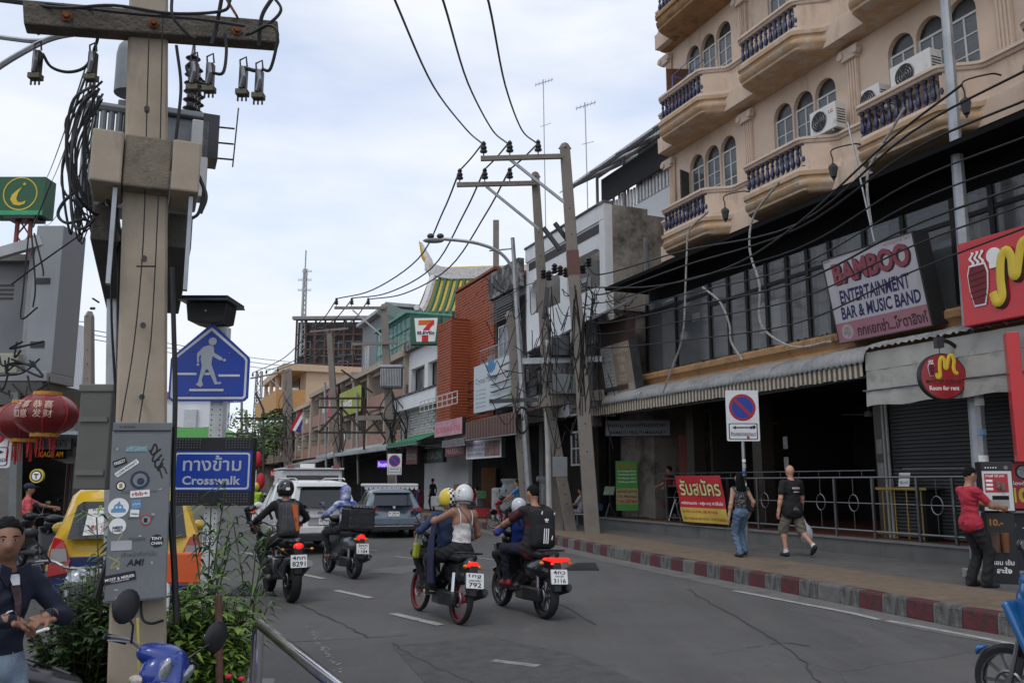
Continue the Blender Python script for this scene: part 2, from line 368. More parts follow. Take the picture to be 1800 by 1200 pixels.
        P.append(('c',tuple(w-d*.02*s),tuple(w+d*.03*s),.026*s,.027*s,0))
        ft=Vector(feet[i][:3]) if feet else hp_[i]+Vector((sg*.02,0,0)); 
        if not feet: ft.z=.0
        fd=Vector(feet[i][3]) if feet and len(feet[i])>3 else Vector((sg*.15,1,0)); fd=fd.normalized()
        an=ft+Vector((0,0,.085*s)); kn_h=knee[i] if isinstance(knee[0],(tuple,list)) else knee
        k,an=ik(hp_[i],an,.435*s,.425*s,kn_h)
        if blen=='long':
            P+=[('c',tuple(hp_[i]),tuple(k),.092*s*b*.5+.046*s,.066*s*bw,2),('c',tuple(k),tuple(an+Vector((0,0,.015*s))),.064*s*bw,.052*s*bw*bw,2)]
        elif blen=='skirt': P+=[('c',tuple(hp_[i]),tuple(k),.1*s,.1*s,2),('c',tuple(k),tuple(an),.048*s,.032*s,0)]
        else:
            kk=hp_[i].lerp(k,.95); P+=[('c',tuple(hp_[i]),tuple(kk),.096*s,.083*s*bw,2),('c',tuple(k),tuple(k.lerp(an,.3)),.05*s,.052*s,0),('c',tuple(k.lerp(an,.3)),tuple(an),.052*s,.034*s,0)]
            if sock: P.append(('c',tuple(an+(k-an)*.1),tuple(an),.038*s,.038*s,4))
        hl=an-Vector((0,0,.045*s))-fd*.045*s; toe=hl+fd*.2*s+Vector((0,0,-.008*s)); P+=[('c',tuple(hl),tuple(hl.lerp(toe,.55)),.04*s,.042*s,3),('c',tuple(hl.lerp(toe,.5)+Vector((0,0,.01))),tuple(toe),.043*s,.032*s,3)]
    body=sdf_obj('body',P,mats,T,vox,.035*s,extra=exx); wrinkle(body.data,(1,2),.0055,70)
    # hair
    if hair in('short','long','pony','grey'):
        H=[('e',tuple(hc+hu*.022*s-hf*.012*s),(.082*s,.099*s,.104*s),Rh,0)]
        cut=[('b',tuple(hc+hf*.1*s-hu*.035*s),(.2*s,.06*s,.112*s),Rh,.03*s,0),('b',tuple(hc-hu*.15*s+hf*.02*s),(.2*s,.2*s,.1*s),Rh,.01*s,0)]
        if hair=='long':
            H+=[('e',tuple(hc-hf*.045*s-hu*.1*s),(.115*s,.075*s,.15*s),Rh,0),('e',tuple(hc-hf*.07*s-up*.22*s),(.125*s,.06*s,.15*s),Rh,0)]; cut=cut[:1]
        if hair=='pony': H+=[('c',tuple(hc-hf*.09*s),tuple(hc-hf*.14*s-hu*.16*s),.03*s,.015*s,0)]
        o=sdf_obj('hair',H,[HAIR],T,.010*s if not face else .006,.02,cuts=cut); wrinkle(o.data,(0,),.004,190)
    if face:
        eye=mat('eye_dark',(.01,.008,.007),rough=.2,var=0); wh=mat('eye_white',(.5,.47,.44),rough=.3,var=0); lip=mat('lip',(.25,.09,.07),rough=.5,var=.1); br=HAIR
        RmH=Matrix((hr,hf,hu)).transposed()
        for sg in (-1,1):
            e=hc+hr*sg*.031*s+hf*.083*s+hu*.008*s
            MB().ball(e,.014*s,.007*s,.0055*s,10,6,RmH).build('eye',wh,T); MB().ball(e+hf*.0045*s,.0058*s,.004*s,.0052*s,8,6,RmH).build('pupil',eye,T)
            MB().tube([e+hr*sg*-.016*s+hu*.018*s+hf*.006*s,e+hu*.023*s+hf*.008*s,e+hr*sg*.02*s+hu*.017*s-hf*.002*s],[.003*s,.0042*s,.002*s],5).build('eyebrow',br,T)
            MB().tube([e+hr*sg*-.014*s+hu*.004*s+hf*.004*s,e+hu*.007*s+hf*.007*s,e+hr*sg*.015*s+hu*.003*s+hf*.001*s],[.002*s,.0026*s,.002*s],5).build('eyelid',mat('eyelid',(.14,.07,.04)),T)
        m=hc-hu*.058*s+hf*.090*s; MB().ball(m,.025*s,.008*s,.0075*s,12,6,RmH).build('mouth',lip,T); MB().tube([m-hr*.025*s+hf*.002*s-hu*.002*s,m+hf*.0085*s,m+hr*.025*s+hf*.002*s-hu*.002*s],.0017*s,5).build('lip_line',mat('lip_line',(.07,.03,.02)),T)
    T['_']=0; del T['_']
    T_info[T.name]=dict(hc=hc,hf=hf,hu=hu,hr=hr,s=s,nb=nb,ch=ch,rt=rt,fw=fw,up=up,pv=pv,sh=sh)
    return T
T_info={}
def helmet(T,m,visor=True,full=False,checker=None,trim=None,name='helmet'):
    q=T_info[T.name]; s=q['s']; hc,hf,hu,hr=q['hc'],q['hf'],q['hu'],q['hr']; Rh=[list(r) for r in Matrix((hr,hf,hu)).transposed()]
    c=hc+hu*.025*s-hf*.005*s
    H=[('e',tuple(c),(.128*s,.15*s,.14*s),Rh,0),('e',tuple(c-hu*.05*s-hf*.01*s),(.118*s,.135*s,.105*s),Rh,0)]
    cut=[('b',tuple(hc-hu*.24*s),(.3*s,.3*s,.13*s),Rh,.01,0)]
    if full: H.append(('e',tuple(hc-hu*.075*s+hf*.055*s),(.1*s,.1*s,.065*s),Rh,0)); cut.append(('b',tuple(hc+hf*.15*s+hu*.01*s),(.09*s,.06*s,.045*s),Rh,.02,0))
    else: cut.append(('b',tuple(hc+hf*.15*s-hu*.07*s),(.2*s,.085*s,.115*s),Rh,.03,0))
    o=sdf_obj(name,H,m if isinstance(m,list) else [m],T,.010,.03,cuts=cut,smooth=5)
    if checker:
        # checker band printed on the shell: recolour shell faces in a band around the middle
        me=o.data
        for mm in checker: me.materials.append(mm)
        for p in me.polygons:
            d=p.center-c; x,y,z=d.dot(hr),d.dot(hf),d.dot(hu)
            if abs(x)<.048*s:
                a=math.atan2(z,-y); me.polygons[p.index].material_index=1+((int((x+.048*s)//(.032*s))+int((a+3.2)//.27))%2)
    gl=mat('visor',(.02,.02,.025),rough=.08,var=0,coat=.5)
    if trim:
        pts=[c-hu*.108*s+hr*math.cos(R(a))*.119*s+hf*math.sin(R(a))*.138*s for a in range(0,361,15)]
        MB().tube(pts[:-1],.008*s,6,closed=True).build('helmet_trim',trim,T)
    if visor:
        rings=[]
        for i in range(7):
            a=R(-62+124*i/6); rings.append([tuple(c+hr*math.sin(a)*(.134 if j<2 else .130)*s+hf*math.cos(a)*(.156 if j<2 else .152)*s+hu*(zz)*s) for j,zz in enumerate((-.07,.028,.028,-.07))])
        MB().loft(rings).build('helmet_visor',gl,T)
    return o
# ---------------- motorcycles
RUB=mat('tyre_rubber',(.012,.012,.013),rough=.85,var=.2,vs=20); BLKP=mat('black_plastic',(.014,.014,.016),rough=.42,var=.25,vs=8); CHR=mat('chrome',(.55,.55,.56),rough=.22,metal=1,var=.1)
STEEL=mat('grey_steel',(.22,.22,.23),rough=.4,metal=.9,var=.2); WHT=mat('white_print',(.78,.78,.76),rough=.5,var=.05); BLK=mat('black_print',(.012,.012,.014),rough=.6,var=0)
REDL=mat('lit_red_lamp',(.9,.02,.01),rough=.2,var=0,emit=.8); REDD=mat('red_lamp_glass',(.35,.01,.012),rough=.12,var=.1,coat=.5); ORG=mat('orange_lamp_glass',(.75,.22,.02),rough=.15,var=.1)
GLASS=mat('dark_glass',(.012,.014,.016),rough=.06,var=0,spec=.6); MIRR=mat('mirror_glass',(.5,.53,.55),rough=.03,metal=1,var=0); LAMPC=mat('headlamp_glass',(.34,.36,.38),rough=.1,metal=.55,var=.5,vs=14,coat=.8)
def paint(n,c): return mat('paint_'+n,c,rough=.28,var=.06,vs=5,coat=.6)
def wheel(par,y,r,w,rim,spokes=10,x=0,wire=False):
    n=28; pr=[(r-w*.62,-w*.42),(r-w*.25,-w*.5),(r-.012,-w*.36),(r,-w*.12),(r,w*.12),(r-.012,w*.36),(r-w*.25,w*.5),(r-w*.62,w*.42)]
    t=MB(); vs=[];fs=[];k=len(pr)
    for j in range(n):
        a=2*math.pi*j/n
        for rr,xx in pr: vs.append((x+xx,y+rr*math.cos(a),r+rr*math.sin(a)))
    for j in range(n):
        for i in range(k): fs.append((j*k+i,j*k+(i+1)%k,((j+1)%n)*k+(i+1)%k,((j+1)%n)*k+i))
    t.add(vs,fs); wh=t.build('wheel',RUB,par)
    m=MB(); ri=r-w*.6
    for q in (-1,1): m.tube([(x+q*w*.3,y+ri*math.cos(2*math.pi*j/20),r+ri*math.sin(2*math.pi*j/20)) for j in range(20)],.010,5,closed=True)
    m.cyl((x-w*.55,y,r),(x+w*.55,y,r),.045,n=10)
    for j in range(spokes):
        a=2*math.pi*j/spokes; m.beam((x,y+.03*math.cos(a),r+.03*math.sin(a)),(x,y+ri*math.cos(a),r+ri*math.sin(a)),.003 if wire else .022,.003 if wire else .02,up=(1,0,0))
    m.build('rim',rim,wh); d=MB(); d.tube([(x-w*.6,y+.09*math.cos(2*math.pi*j/14),r+.09*math.sin(2*math.pi*j/14)) for j in range(14)],.012,4,closed=True); d.build('brake_disc',STEEL,wh)
    return wh
def plate(par,lines,c,w,h,tilt=0,m=None):
    q=MB().prism(rrect(-w/2,w/2,-h/2,h/2,.012),-.006,.006).build('number_plate',m or WHT,par,bevel=0); q.location=c; q.rotation_euler=(R(tilt),0,0)
    for s,x0,x1,z0,z1 in lines: txt(q,s,x0*w,x1*w,z0*h,z1*h,-.007,BLK,bold=.015)
    fr=MB().tube([(-w/2,-.004,-h/2),(w/2,-.004,-h/2),(w/2,-.004,h/2),(-w/2,-.004,h/2)],.004,4,closed=True); fr.build('plate_frame',STEEL,q); return q
def handlebar(par,y,z,w,mir=True,rise=0,mirw=.06,mh=.235,ma=.68):
    MB().tube(spline([(-w,y-.07,z),(-w*.6,y,z+.01),(-.1,y+.06,z-.04-rise),(.1,y+.06,z-.04-rise),(w*.6,y,z+.01),(w,y-.07,z)],4),.012,6).build('handlebar',STEEL,par)
    for sg in (-1,1):
        MB().cyl((sg*w,y-.075,z),(sg*(w-.12),y-.03,z+.004),.019,n=8).build('grip',BLKP,par); MB().tube([(sg*(w-.1),y+.03,z),(sg*(w-.03),y+.01,z-.01),(sg*w*1.02,y-.02,z-.02)],.006,5).build('lever',STEEL,par)
        if mir:
            MB().tube([(sg*w*.62,y+.01,z),(sg*w*.8,y+.05,z+mh*.5),(sg*w*1.0,y+.04,z+mh-.035)],.007,6).build('mirror_stalk',BLKP,par)
            mm=MB().ball((sg*w*1.04,y+.035,z+mh),mirw,.022,mirw*ma,12,8).build('mirror',BLKP,par); MB().prism([(sg*w*1.04+.85*mirw*math.cos(t*.4),z+mh+mirw*.8*ma*math.sin(t*.4)) for t in range(16)],y+.011,y+.014).build('mirror_glass',MIRR,mm)
def scooter(label,loc,rz,col,roll=0,cub=False,lamp=True,pl=None,lampw=.26,seat=None,group=None,rim=None,dark=None,name='scooter',cat='scooter',tail=None,visible_front=False,exh=STEEL,mirrors=True,lamp_shape=0,mk={}):
    T=thing(name,label,cat,loc,rz,group); T.rotation_euler=(0,R(roll),rz); dk=dark or BLKP; r=.275 if not cub else .29; w=.115 if not cub else .075
    yr,yf=-.63,.64; wheel(T,yr,r,w,rim or STEEL,10 if not cub else 22,wire=cub); wheel(T,yf,r,w*.85,rim or STEEL,10 if not cub else 22,wire=cub)
    tw=.155 if not cub else .11
    P=[('c',(0,-.78,.72),(0,-.2,.62),.085,tw*.8,0),('e',(0,-.42,.58),(tw,.38,.14),None,0),('c',(0,-.1,.5),(0,.2,.36),tw*.8,tw*.85,0)]
    if not cub: P+=[('b',(0,.2,.33),(.17,.25,.045),None,.03,1)]
    else: P+=[('c',(0,.0,.42),(0,.42,.62),.06,.05,1)]
    sdf_obj('body_panel',P,[col,dk],T,.016,.05)
    t=R(-22); Rs=[list(q) for q in Matrix.Rotation(t,3,'X')]
    P=[('b',(0,.47,.62),(.2 if not cub else .17,.028,.27),Rs,.02,0),('e',(0,.42,.93),(.15,.1,.13),None,0)]
    sdf_obj('leg_shield',P,[col],T,.015,.06)
    sdf_obj('front_fender',[('b',(0,yf,r*1.75),(.06,.24,.03),None,.03,0),('c',(0,yf-.2,r*1.6),(0,yf+.2,r*1.65),.06,.05,0)],[col],T,.014,.04,cuts=[('c',(-.2,yf,r),(.2,yf,r),r+.012,r+.012,0)])
    sdf_obj('handlebar_cowl',[('e',(0,.36,1.02),(.17,.12,.075),None,0),('e',(0,.42,1.0),(.11,.11,.09),None,0)],[dk if not visible_front else col],T,.014,.04)
    hl=MB().ball((0,.5,.98 if cub else .86),.085,.05,.06,14,8).build('headlight',LAMPC,T)
    sdf_obj('seat',[('b',(0,-.38,.77),(.125,.33,.035),None,.03,0),('b',(0,-.6,.8),(.115,.16,.035),None,.03,0)],[seat or BLKP],T,.014,.04)
    for sg in (-1,1):
        MB().tube([(sg*.06,yf,r),(sg*.06,yf-.1,.62),(sg*.04,yf-.22,.85)],.02,8).build('fork',STEEL,T)
        MB().tube([(sg*.11,yr+.02,r+.02),(sg*.1,yr+.06,.6)],.026,8).build('shock_absorber',STEEL if not cub else CHR,T)
    MB().box(-.15,-.06,yr-.05,yr+.4,.2,.38).build('engine_case',dk,T,bevel=.03)
    MB().box(-.09,.1,-.22,.08,.18,.36).build('engine',STEEL,T,bevel=.03)
    e=MB().tube([(.1,.0,.22),(.13,-.2,.2),(.15,-.35,.26)],.02,8); e.tube([(.15,-.35,.26),(.17,-.45,.29),(.18,-.85,.4),(.18,-.9,.41)],[.03,.058,.06,.045],12); e.build('exhaust',exh,T); 
    MB().cyl((.18,-.885,.407),(.18,-.91,.413),.032,n=10).build('exhaust_tip',BLKP,T)
    # rear end
    MB().prism([(-.9,.72),(-.72,.6),(-.86,.36),(-.94,.36)],-.055,.055,ax='x').build('rear_fender',dk,T,bevel=.01)
    tl=MB()
    if lamp_shape==0: tl.prism(rrect(-lampw/2,lampw/2,.68,.76,.03),-.9,-.83)
    elif lamp_shape==1: tl.prism([(-lampw/2,.77),(-lampw/2-.03,.74),(-.06,.715),(-.075,.68),(.075,.68),(.06,.715),(lampw/2+.03,.74),(lampw/2,.77)],-.9,-.84)
    else: tl.prism(disc(0,.72,.07,18),-.9,-.83)
    tl.build('tail_lamp',REDL if lamp else REDD,T,bevel=.01)
    for sg in (-1,1): MB().ball((sg*(lampw/2+.03),-.85,.7),.035,.03,.025,8,6).build('turn_signal',ORG,T)
    if pl: plate(T,pl,(0,-.955,.545),.235,.18,-12)
    MB().tube([(-.13,-.62,.84),(-.12,-.84,.86),(.12,-.84,.86),(.13,-.62,.84)],.013,6).build('grab_rail',BLKP,T)
    for sg in (-1,1): MB().cyl((sg*.12,-.12,.31),(sg*.26,-.12,.31),.016,n=8).build('footpeg',RUB,T)
    handlebar(T,.3,1.05,.33,mirrors,**mk)
    return T
def motorcycle(label,loc,rz,col,roll=0,group=None,pl=None,lamp=True,tall=.0,mirrors=True):
    T=thing('motorcycle',label,'motorcycle',loc,rz,group); T.rotation_euler=(0,R(roll),rz); r=.31; yr,yf=-.68,.7
    wheel(T,yr,r,.14,BLKP,10); wheel(T,yf,r,.11,BLKP,10)
    sdf_obj('fuel_tank',[('e',(0,.15,.82),(.15,.27,.13),None,0),('e',(0,.02,.78),(.11,.2,.1),None,0)],[col],T,.016,.05)
    sdf_obj('seat',[('b',(0,-.3,.8),(.12,.3,.04),None,.03,0),('b',(0,-.62,.86),(.1,.2,.03),None,.03,0)],[BLKP],T,.015,.06)
    sdf_obj('tail_panel',[('c',(0,-.9,.86),(0,-.3,.7),.06,.1,0)],[col],T,.015,.05)
    f=MB(); 
    for sg in (-1,1): f.tube([(sg*.07,.45,.95),(sg*.1,.1,.62),(sg*.11,-.2,.4),(sg*.1,-.68,.31)],.024,8).tube([(sg*.1,-.2,.45),(sg*.08,-.85,.82)],.016,6)
    f.build('frame',BLKP,T)
    MB().box(-.17,.17,-.1,.28,.28,.6).build('engine',STEEL,T,bevel=.04); MB().cyl((-.2,.02,.36),(.2,.02,.36),.11,n=14).build('engine_cover',STEEL,T)
    e=MB().tube([(.1,.28,.4),(.12,.34,.25),(.14,0,.2),(.16,-.35,.3)],.022,8); e.tube([(.16,-.3,.3),(.17,-.4,.34),(.19,-.85,.55)],[.03,.055,.055],12); e.build('exhaust',STEEL,T)
    for sg in (-1,1): MB().tube([(sg*.09,yf,r),(sg*.085,.46,.72),(sg*.08,.36,1.02)],.026,8).build('fork',STEEL,T)
    MB().box(-.07,.07,.46,.95,.655,.675).build('front_fender',BLKP,T,bevel=.02); MB().prism([(-.98,.82),(-.8,.72),(-.9,.42),(-.99,.42)],-.06,.06,ax='x').build('rear_fender',BLKP,T,bevel=.01)
    MB().ball((0,.56,.95),.1,.08,.1,12,8).build('headlight',LAMPC,T); MB().ball((0,-.95,.8),.075,.045,.05,12,8).build('tail_lamp',REDL if lamp else REDD,T)
    for sg in (-1,1):
        MB().tube([(sg*.05,-.88,.76),(sg*.2,-.9,.76)],.007,5).build('turn_signal_stalk',BLKP,T); MB().ball((sg*.21,-.9,.76),.03,.025,.02,8,6).build('turn_signal',ORG,T)
        MB().cyl((sg*.12,-.1,.36),(sg*.28,-.14,.36),.016,n=8).build('footpeg',RUB,T)
    if pl: plate(T,pl,(0,-1.0,.6),.235,.18,-10)
    handlebar(T,.3,1.08,.38,mirrors); return T
# ---------------- cars (local +y forward)
def car(label,loc,rz,st,body,lower=None,glass_y=(-1.9,1.0),wheels=(-1.4,1.4),wr=.36,tw=.78,name='parked_car',group=None,pillars=(),cat='car',rails=False,rear=None,arch=None):
    T=thing(name,label,cat,loc,rz,group); lower=lower or body
    m=MB(); rings=[]
    for (y,zb,wl,wb,zbelt,wr_,zr,yo) in st:
        h=[(wl-.08,zb),(wl,zb+.1),(wl+.025,zb+(zbelt-zb)*.55),(wb,zbelt-.03),(wb-.015,zbelt),(wr_+.02,zr-.09),(wr_-.06,zr-.02),(wr_*.5,zr+.015)]
        pts=h+[(-x,z) for x,z in reversed(h)]
        rings.append([(x,y+(yo*max(0,(z-zbelt)/max(.05,zr-zbelt)) if zr-zbelt>.1 else 0),z) for x,z in pts])
    n=16; vs=[p for r in rings for p in r]; 
    for i in range(len(rings)-1):
        for j in range(n):
            ym=(st[i][0]+st[i+1][0])/2; g=j in(4,10) and glass_y[0]<ym<glass_y[1] and not any(abs(ym-p)<.09 for p in pillars) and st[i][6]-st[i][4]>.2
            m.mi=2 if g else (1 if j in(0,1,13,14,15) else 0)
            m.f.append([i*n+j,i*n+(j+1)%n,(i+1)*n+(j+1)%n,(i+1)*n+j]); m.m.append(m.mi)
    m.v=[tuple(p) for p in vs]; m.f.append(list(range(n-1,-1,-1))); m.m.append(0); m.f.append(list(range((len(rings)-1)*n,len(rings)*n))); m.m.append(0)
    m.build('body',[body,lower,GLASS],T,smooth=40)
    for yy in wheels:
        for sg in (-1,1):
            w=wheel(T,yy,wr,.24,STEEL,7,x=sg*tw); 
            c=MB(); c.prism([(yy+(wr+.06)*math.cos(R(a)),wr+(wr+.06)*math.sin(R(a))) for a in range(0,181,12)],sg*(tw+.035),sg*(tw+.155),ax='x'); c.build('wheel_arch',arch or BLKP,T,smooth=0)
    for sg in (-1,1):
        MB().ball((sg*(st[len(st)//2][3]+.12),.95,st[len(st)//2][4]+.08),.13,.07,.085,10,6).build('side_mirror',body,T)
        if rails: MB().tube([(sg*.62,-1.9,st[3][6]+.01),(sg*.64,-1.7,st[3][6]+.06),(sg*.64,.2,st[3][6]+.06),(sg*.62,.45,st[3][6]+.0)],.018,6).build('roof_rail',CHR,T)
    return T
def rp(T,name,poly,m,yf,th=.02,off=.004,bevel=0):
    """panel lying on the car's rear face; yf(x,z) gives the face's y"""
    k=len(poly); vs=[(x,yf(x,z)-off-th,z) for x,z in poly]+[(x,yf(x,z)+.03,z) for x,z in poly]
    return MB().add(vs,[tuple(range(k)),tuple(range(2*k-1,k-1,-1))]+[(i,i+k,(i+1)%k+k,(i+1)%k) for i in range(k)]).build(name,m,T,smooth=0,bevel=bevel)
def mirr(p): return [(-x,z) for x,z in reversed(p)]
def build_suv(loc,rz):
    wp=paint('pearl_white',(.62,.62,.61))
    st=[(-2.38,.42,.86,.84,1.08,.66,1.74,.42),(-2.2,.38,.91,.88,1.1,.69,1.78,.34),(-1.9,.36,.93,.9,1.1,.7,1.8,.1),(-1.3,.35,.93,.91,1.09,.71,1.82,0),(-1.12,.35,.93,.91,1.09,.71,1.82,0),(-.1,.33,.93,.91,1.07,.71,1.82,0),(.08,.33,.93,.91,1.07,.71,1.81,0),(.75,.33,.93,.91,1.06,.69,1.76,0),(1.3,.35,.93,.9,1.07,.6,1.15,0),(2.2,.4,.9,.84,.98,.6,1.04,0),(2.42,.45,.8,.74,.85,.5,.9,0)]
    T=car('white SUV with dark rear window seen from behind in the middle of the street',loc,rz,st,wp,glass_y=(-2.1,.9),wheels=(-1.45,1.4),wr=.39,tw=.79,name='suv',cat='SUV',rails=True,pillars=(-1.2,0))
    yf=lambda x,z: -2.38+(.42*max(0,(z-1.08)/.66))
    rp(T,'rear_window',[(-.62,1.16),(.62,1.16),(.66,1.22),(.56,1.62),(.5,1.66),(-.5,1.66),(-.56,1.62),(-.66,1.22)],GLASS,yf,.006)
    rp(T,'spoiler',[(-.66,1.67),(.66,1.67),(.62,1.77),(-.62,1.77)],wp,yf,.12,0,.02)
    MB().box(-.2,.2,-2.11,-2.09,1.67,1.69).build('brake_light',REDD,T)
    a=[(.86,.98),(.88,1.1),(.58,1.1),(.4,1.06),(.45,.99),(.7,.96)]
    for p in (a,mirr(a)): rp(T,'tail_lamp',p,mat('smoked_lamp',(.05,.008,.01),rough=.1,coat=.6,var=.1),yf,.03)
    txt(T,'ISUZU',-.19,.19,.99,1.05,-2.405,BLK,bold=.03)
    rp(T,'plate_recess',[(-.42,.72),(.42,.72),(.4,.9),(-.4,.9)],mat('recess_grey',(.3,.3,.3),rough=.5),yf,.004)
    rp(T,'chrome_strip',[(-.42,.9),(.42,.9),(.42,.93),(-.42,.93)],CHR,yf,.03)
    plate(T,[('จร 9843',-.42,.42,-.1,.34),('กรุงเทพ',-.2,.2,-.36,-.18)],(0,-2.42,.81),.34,.15)
    rp(T,'rear_bumper',[(-.88,.52),(.88,.52),(.9,.7),(-.9,.7)],wp,yf,.09,0,.03)
    rp(T,'bumper_guard',[(-.8,.33),(.8,.33),(.88,.54),(.5,.5),(-.5,.5),(-.88,.54)],BLKP,yf,.08,0,.02)
    for sg in (-1,1): rp(T,'reflector',[(sg*.66,.56),(sg*.82,.56),(sg*.82,.6),(sg*.66,.6)],REDD,yf,.095,0)
    MB().tube([(-.25,-2.1,1.2),(.1,-2.06,1.22)],.012,6).build('rear_wiper',BLKP,T)
    MB().prism([(-1.75,1.84),(-1.55,1.84),(-1.7,1.95)],-.02,.02,ax='x').build('antenna_fin',BLKP,T)
    rp(T,'glass_sticker',[(.45,1.2),(.53,1.2),(.53,1.28),(.45,1.28)],WHT,yf,.012)
    T.scale=(.95,.95,.95); return T
def build_hatch(loc,rz):
    gp=paint('grey_blue',(.11,.15,.19))
    st=[(-2.12,.36,.8,.8,.92,.62,1.38,.62),(-1.95,.3,.86,.85,.95,.63,1.42,.5),(-1.6,.24,.87,.86,.95,.64,1.45,.2),(-1.0,.22,.87,.86,.93,.64,1.47,0),(-.82,.22,.87,.86,.93,.64,1.47,0),(.05,.2,.87,.86,.91,.64,1.46,0),(.2,.2,.87,.86,.91,.64,1.45,0),(.7,.2,.87,.85,.9,.6,1.32,0),(1.2,.22,.86,.84,.92,.58,.99,0),(1.9,.26,.82,.76,.8,.55,.85,0),(2.15,.3,.7,.66,.66,.45,.7,0)]
    T=car('grey-blue hatchback seen from behind, driving away near the right kerb',loc,rz,st,gp,glass_y=(-1.8,.95),wheels=(-1.28,1.3),wr=.31,tw=.74,name='hatchback',pillars=(-.9,.12))
    yf=lambda x,z: -2.12+(.62*max(0,(z-.92)/.46))
    rp(T,'rear_window',[(-.6,.98),(.6,.98),(.55,1.3),(.48,1.34),(-.48,1.34),(-.55,1.3)],GLASS,yf,.006)
    rp(T,'spoiler',[(-.6,1.36),(.6,1.36),(.58,1.42),(-.58,1.42)],gp,yf,.1,0,.02)
    a=[(.82,.8),(.84,.92),(.5,.9),(.46,.84),(.6,.8)]
    for p in (a,mirr(a)): rp(T,'tail_lamp',p,REDD,yf,.03)
    MB().prism(disc(0,.93,.045,12),-2.16,-2.13).build('badge',CHR,T)
    plate(T,[('ก 3414',-.42,.42,-.05,.36),('ชลบุรี',-.2,.2,-.36,-.16)],(0,-2.16,.73),.34,.15)
    rp(T,'rear_bumper',[(-.84,.4),(.84,.4),(.86,.62),(-.86,.62)],gp,yf,.07,0,.03)
    rp(T,'bumper_guard',[(-.7,.24),(.7,.24),(.82,.42),(-.82,.42)],BLKP,yf,.06,0,.02)
    rp(T,'bumper_trim',[(-.6,.36),(.6,.36),(.6,.385),(-.6,.385)],CHR,yf,.07,0)
    for sg in (-1,1): rp(T,'reflector',[(sg*.62,.46),(sg*.8,.46),(sg*.8,.5),(sg*.62,.5)],REDD,yf,.075,0)
    MB().tube([(-.02,-1.98,1.02),(.3,-1.92,1.06)],.01,6).build('rear_wiper',BLKP,T); return T
def build_taxi(loc,rz):
    yp=paint('taxi_yellow',(.62,.38,.015)); bp=paint('taxi_blue',(.008,.018,.10))
    st=[(-2.25,.36,.8,.82,.98,.62,1.5,.42),(-2.1,.3,.85,.85,.98,.64,1.56,.38),(-1.7,.26,.86,.85,.97,.66,1.62,.1),(-1.2,.25,.86,.85,.96,.67,1.64,0),(-1.0,.25,.86,.85,.96,.67,1.64,0),(0,.25,.86,.85,.95,.67,1.64,0),(.18,.25,.86,.85,.95,.67,1.63,0),(.8,.25,.86,.84,.95,.63,1.55,0),(1.4,.27,.85,.82,.95,.58,1.02,0),(2.0,.3,.8,.76,.86,.5,.9,0),(2.25,.35,.7,.66,.72,.42,.76,0)]
    T=car('yellow and blue taxi with a poster in its rear window',loc,rz,st,yp,bp,glass_y=(-1.9,1.0),wheels=(-1.35,1.35),wr=.31,tw=.74,name='taxi',cat='taxi',pillars=(-1.1,.1))
    yf=lambda x,z: -2.25+(.42*max(0,(z-.98)/.52))
    rp(T,'rear_window',[(-.66,1.04),(.66,1.04),(.6,1.42),(.54,1.47),(-.54,1.47),(-.6,1.42)],GLASS,yf,.006)
    rp(T,'lower_panel',[(-.83,.4),(.83,.4),(.83,.84),(-.83,.84)],bp,yf,.012,0,.01)
    a=[(-.83,.62),(-.62,.66),(-.6,.8),(-.7,1.04),(-.8,1.08),(-.83,.9)]
    for p in (a,mirr(a)):
        o=rp(T,'tail_lamp',p,REDD,yf,.05,0,.01); sx=1 if p is a else -1
        q=[(x*sx,z) for x,z in ((-.815,.78),(-.63,.8),(-.66,.94),(-.81,.94))]; rp(o,'clear_lens',q,mat('clear_lens',(.32,.30,.29),rough=.1,coat=.5),yf,.056,0)
    po=rp(T,'window_poster',[(-.5,1.08),(-.06,1.1),(-.08,1.42),(-.47,1.38)],mat('poster_paper',(.55,.55,.53),rough=.5,var=.25,vs=18),yf,.012,.004)
    t=thing('poster_print',None,None); t.parent=T; t.location=(0,-2.225,1.0); t.rotation_euler=(R(-39),0,0); bpy.data.objects.remove(t)
    for s,z0,z1,mm in (('Ramayana',1.35,1.39,BLK),('water park',1.31,1.34,BLK),('฿ 990',1.13,1.2,REDD)):
        o=txt(T,s,-.42,-.14,z0,z1,0,mm,name='poster_print')
        for v in o.data.vertices: v.co.y=yf(v.co.x,v.co.z)-.020
    o=txt(T,'KIDS',.08,.3,1.12,1.28,0,mat('sticker_blue',(.25,.5,.75)),bold=.04,name='window_sticker')
    for v in o.data.vertices: v.co.y=yf(v.co.x,v.co.z)-.014
    s=MB().prism([(-.5,1.64),(-.1,1.64),(-.13,1.79),(-.46,1.79)],-1.35,-1.12).build('roof_sign',mat('roof_sign_white',(.7,.68,.6),rough=.4),T,bevel=.01); txt(s,'TAXI',-.42,-.2,1.67,1.75,-1.351,REDD,bold=.02)
    plate(T,[('ทม 4127',-.42,.42,-.3,.3)],(0,-2.29,.62),.34,.15,m=mat('taxi_plate',(.6,.45,.05)))
    rp(T,'rear_bumper',[(-.84,.3),(.84,.3),(.86,.5),(-.86,.5)],bp,yf,.08,0,.03); return T
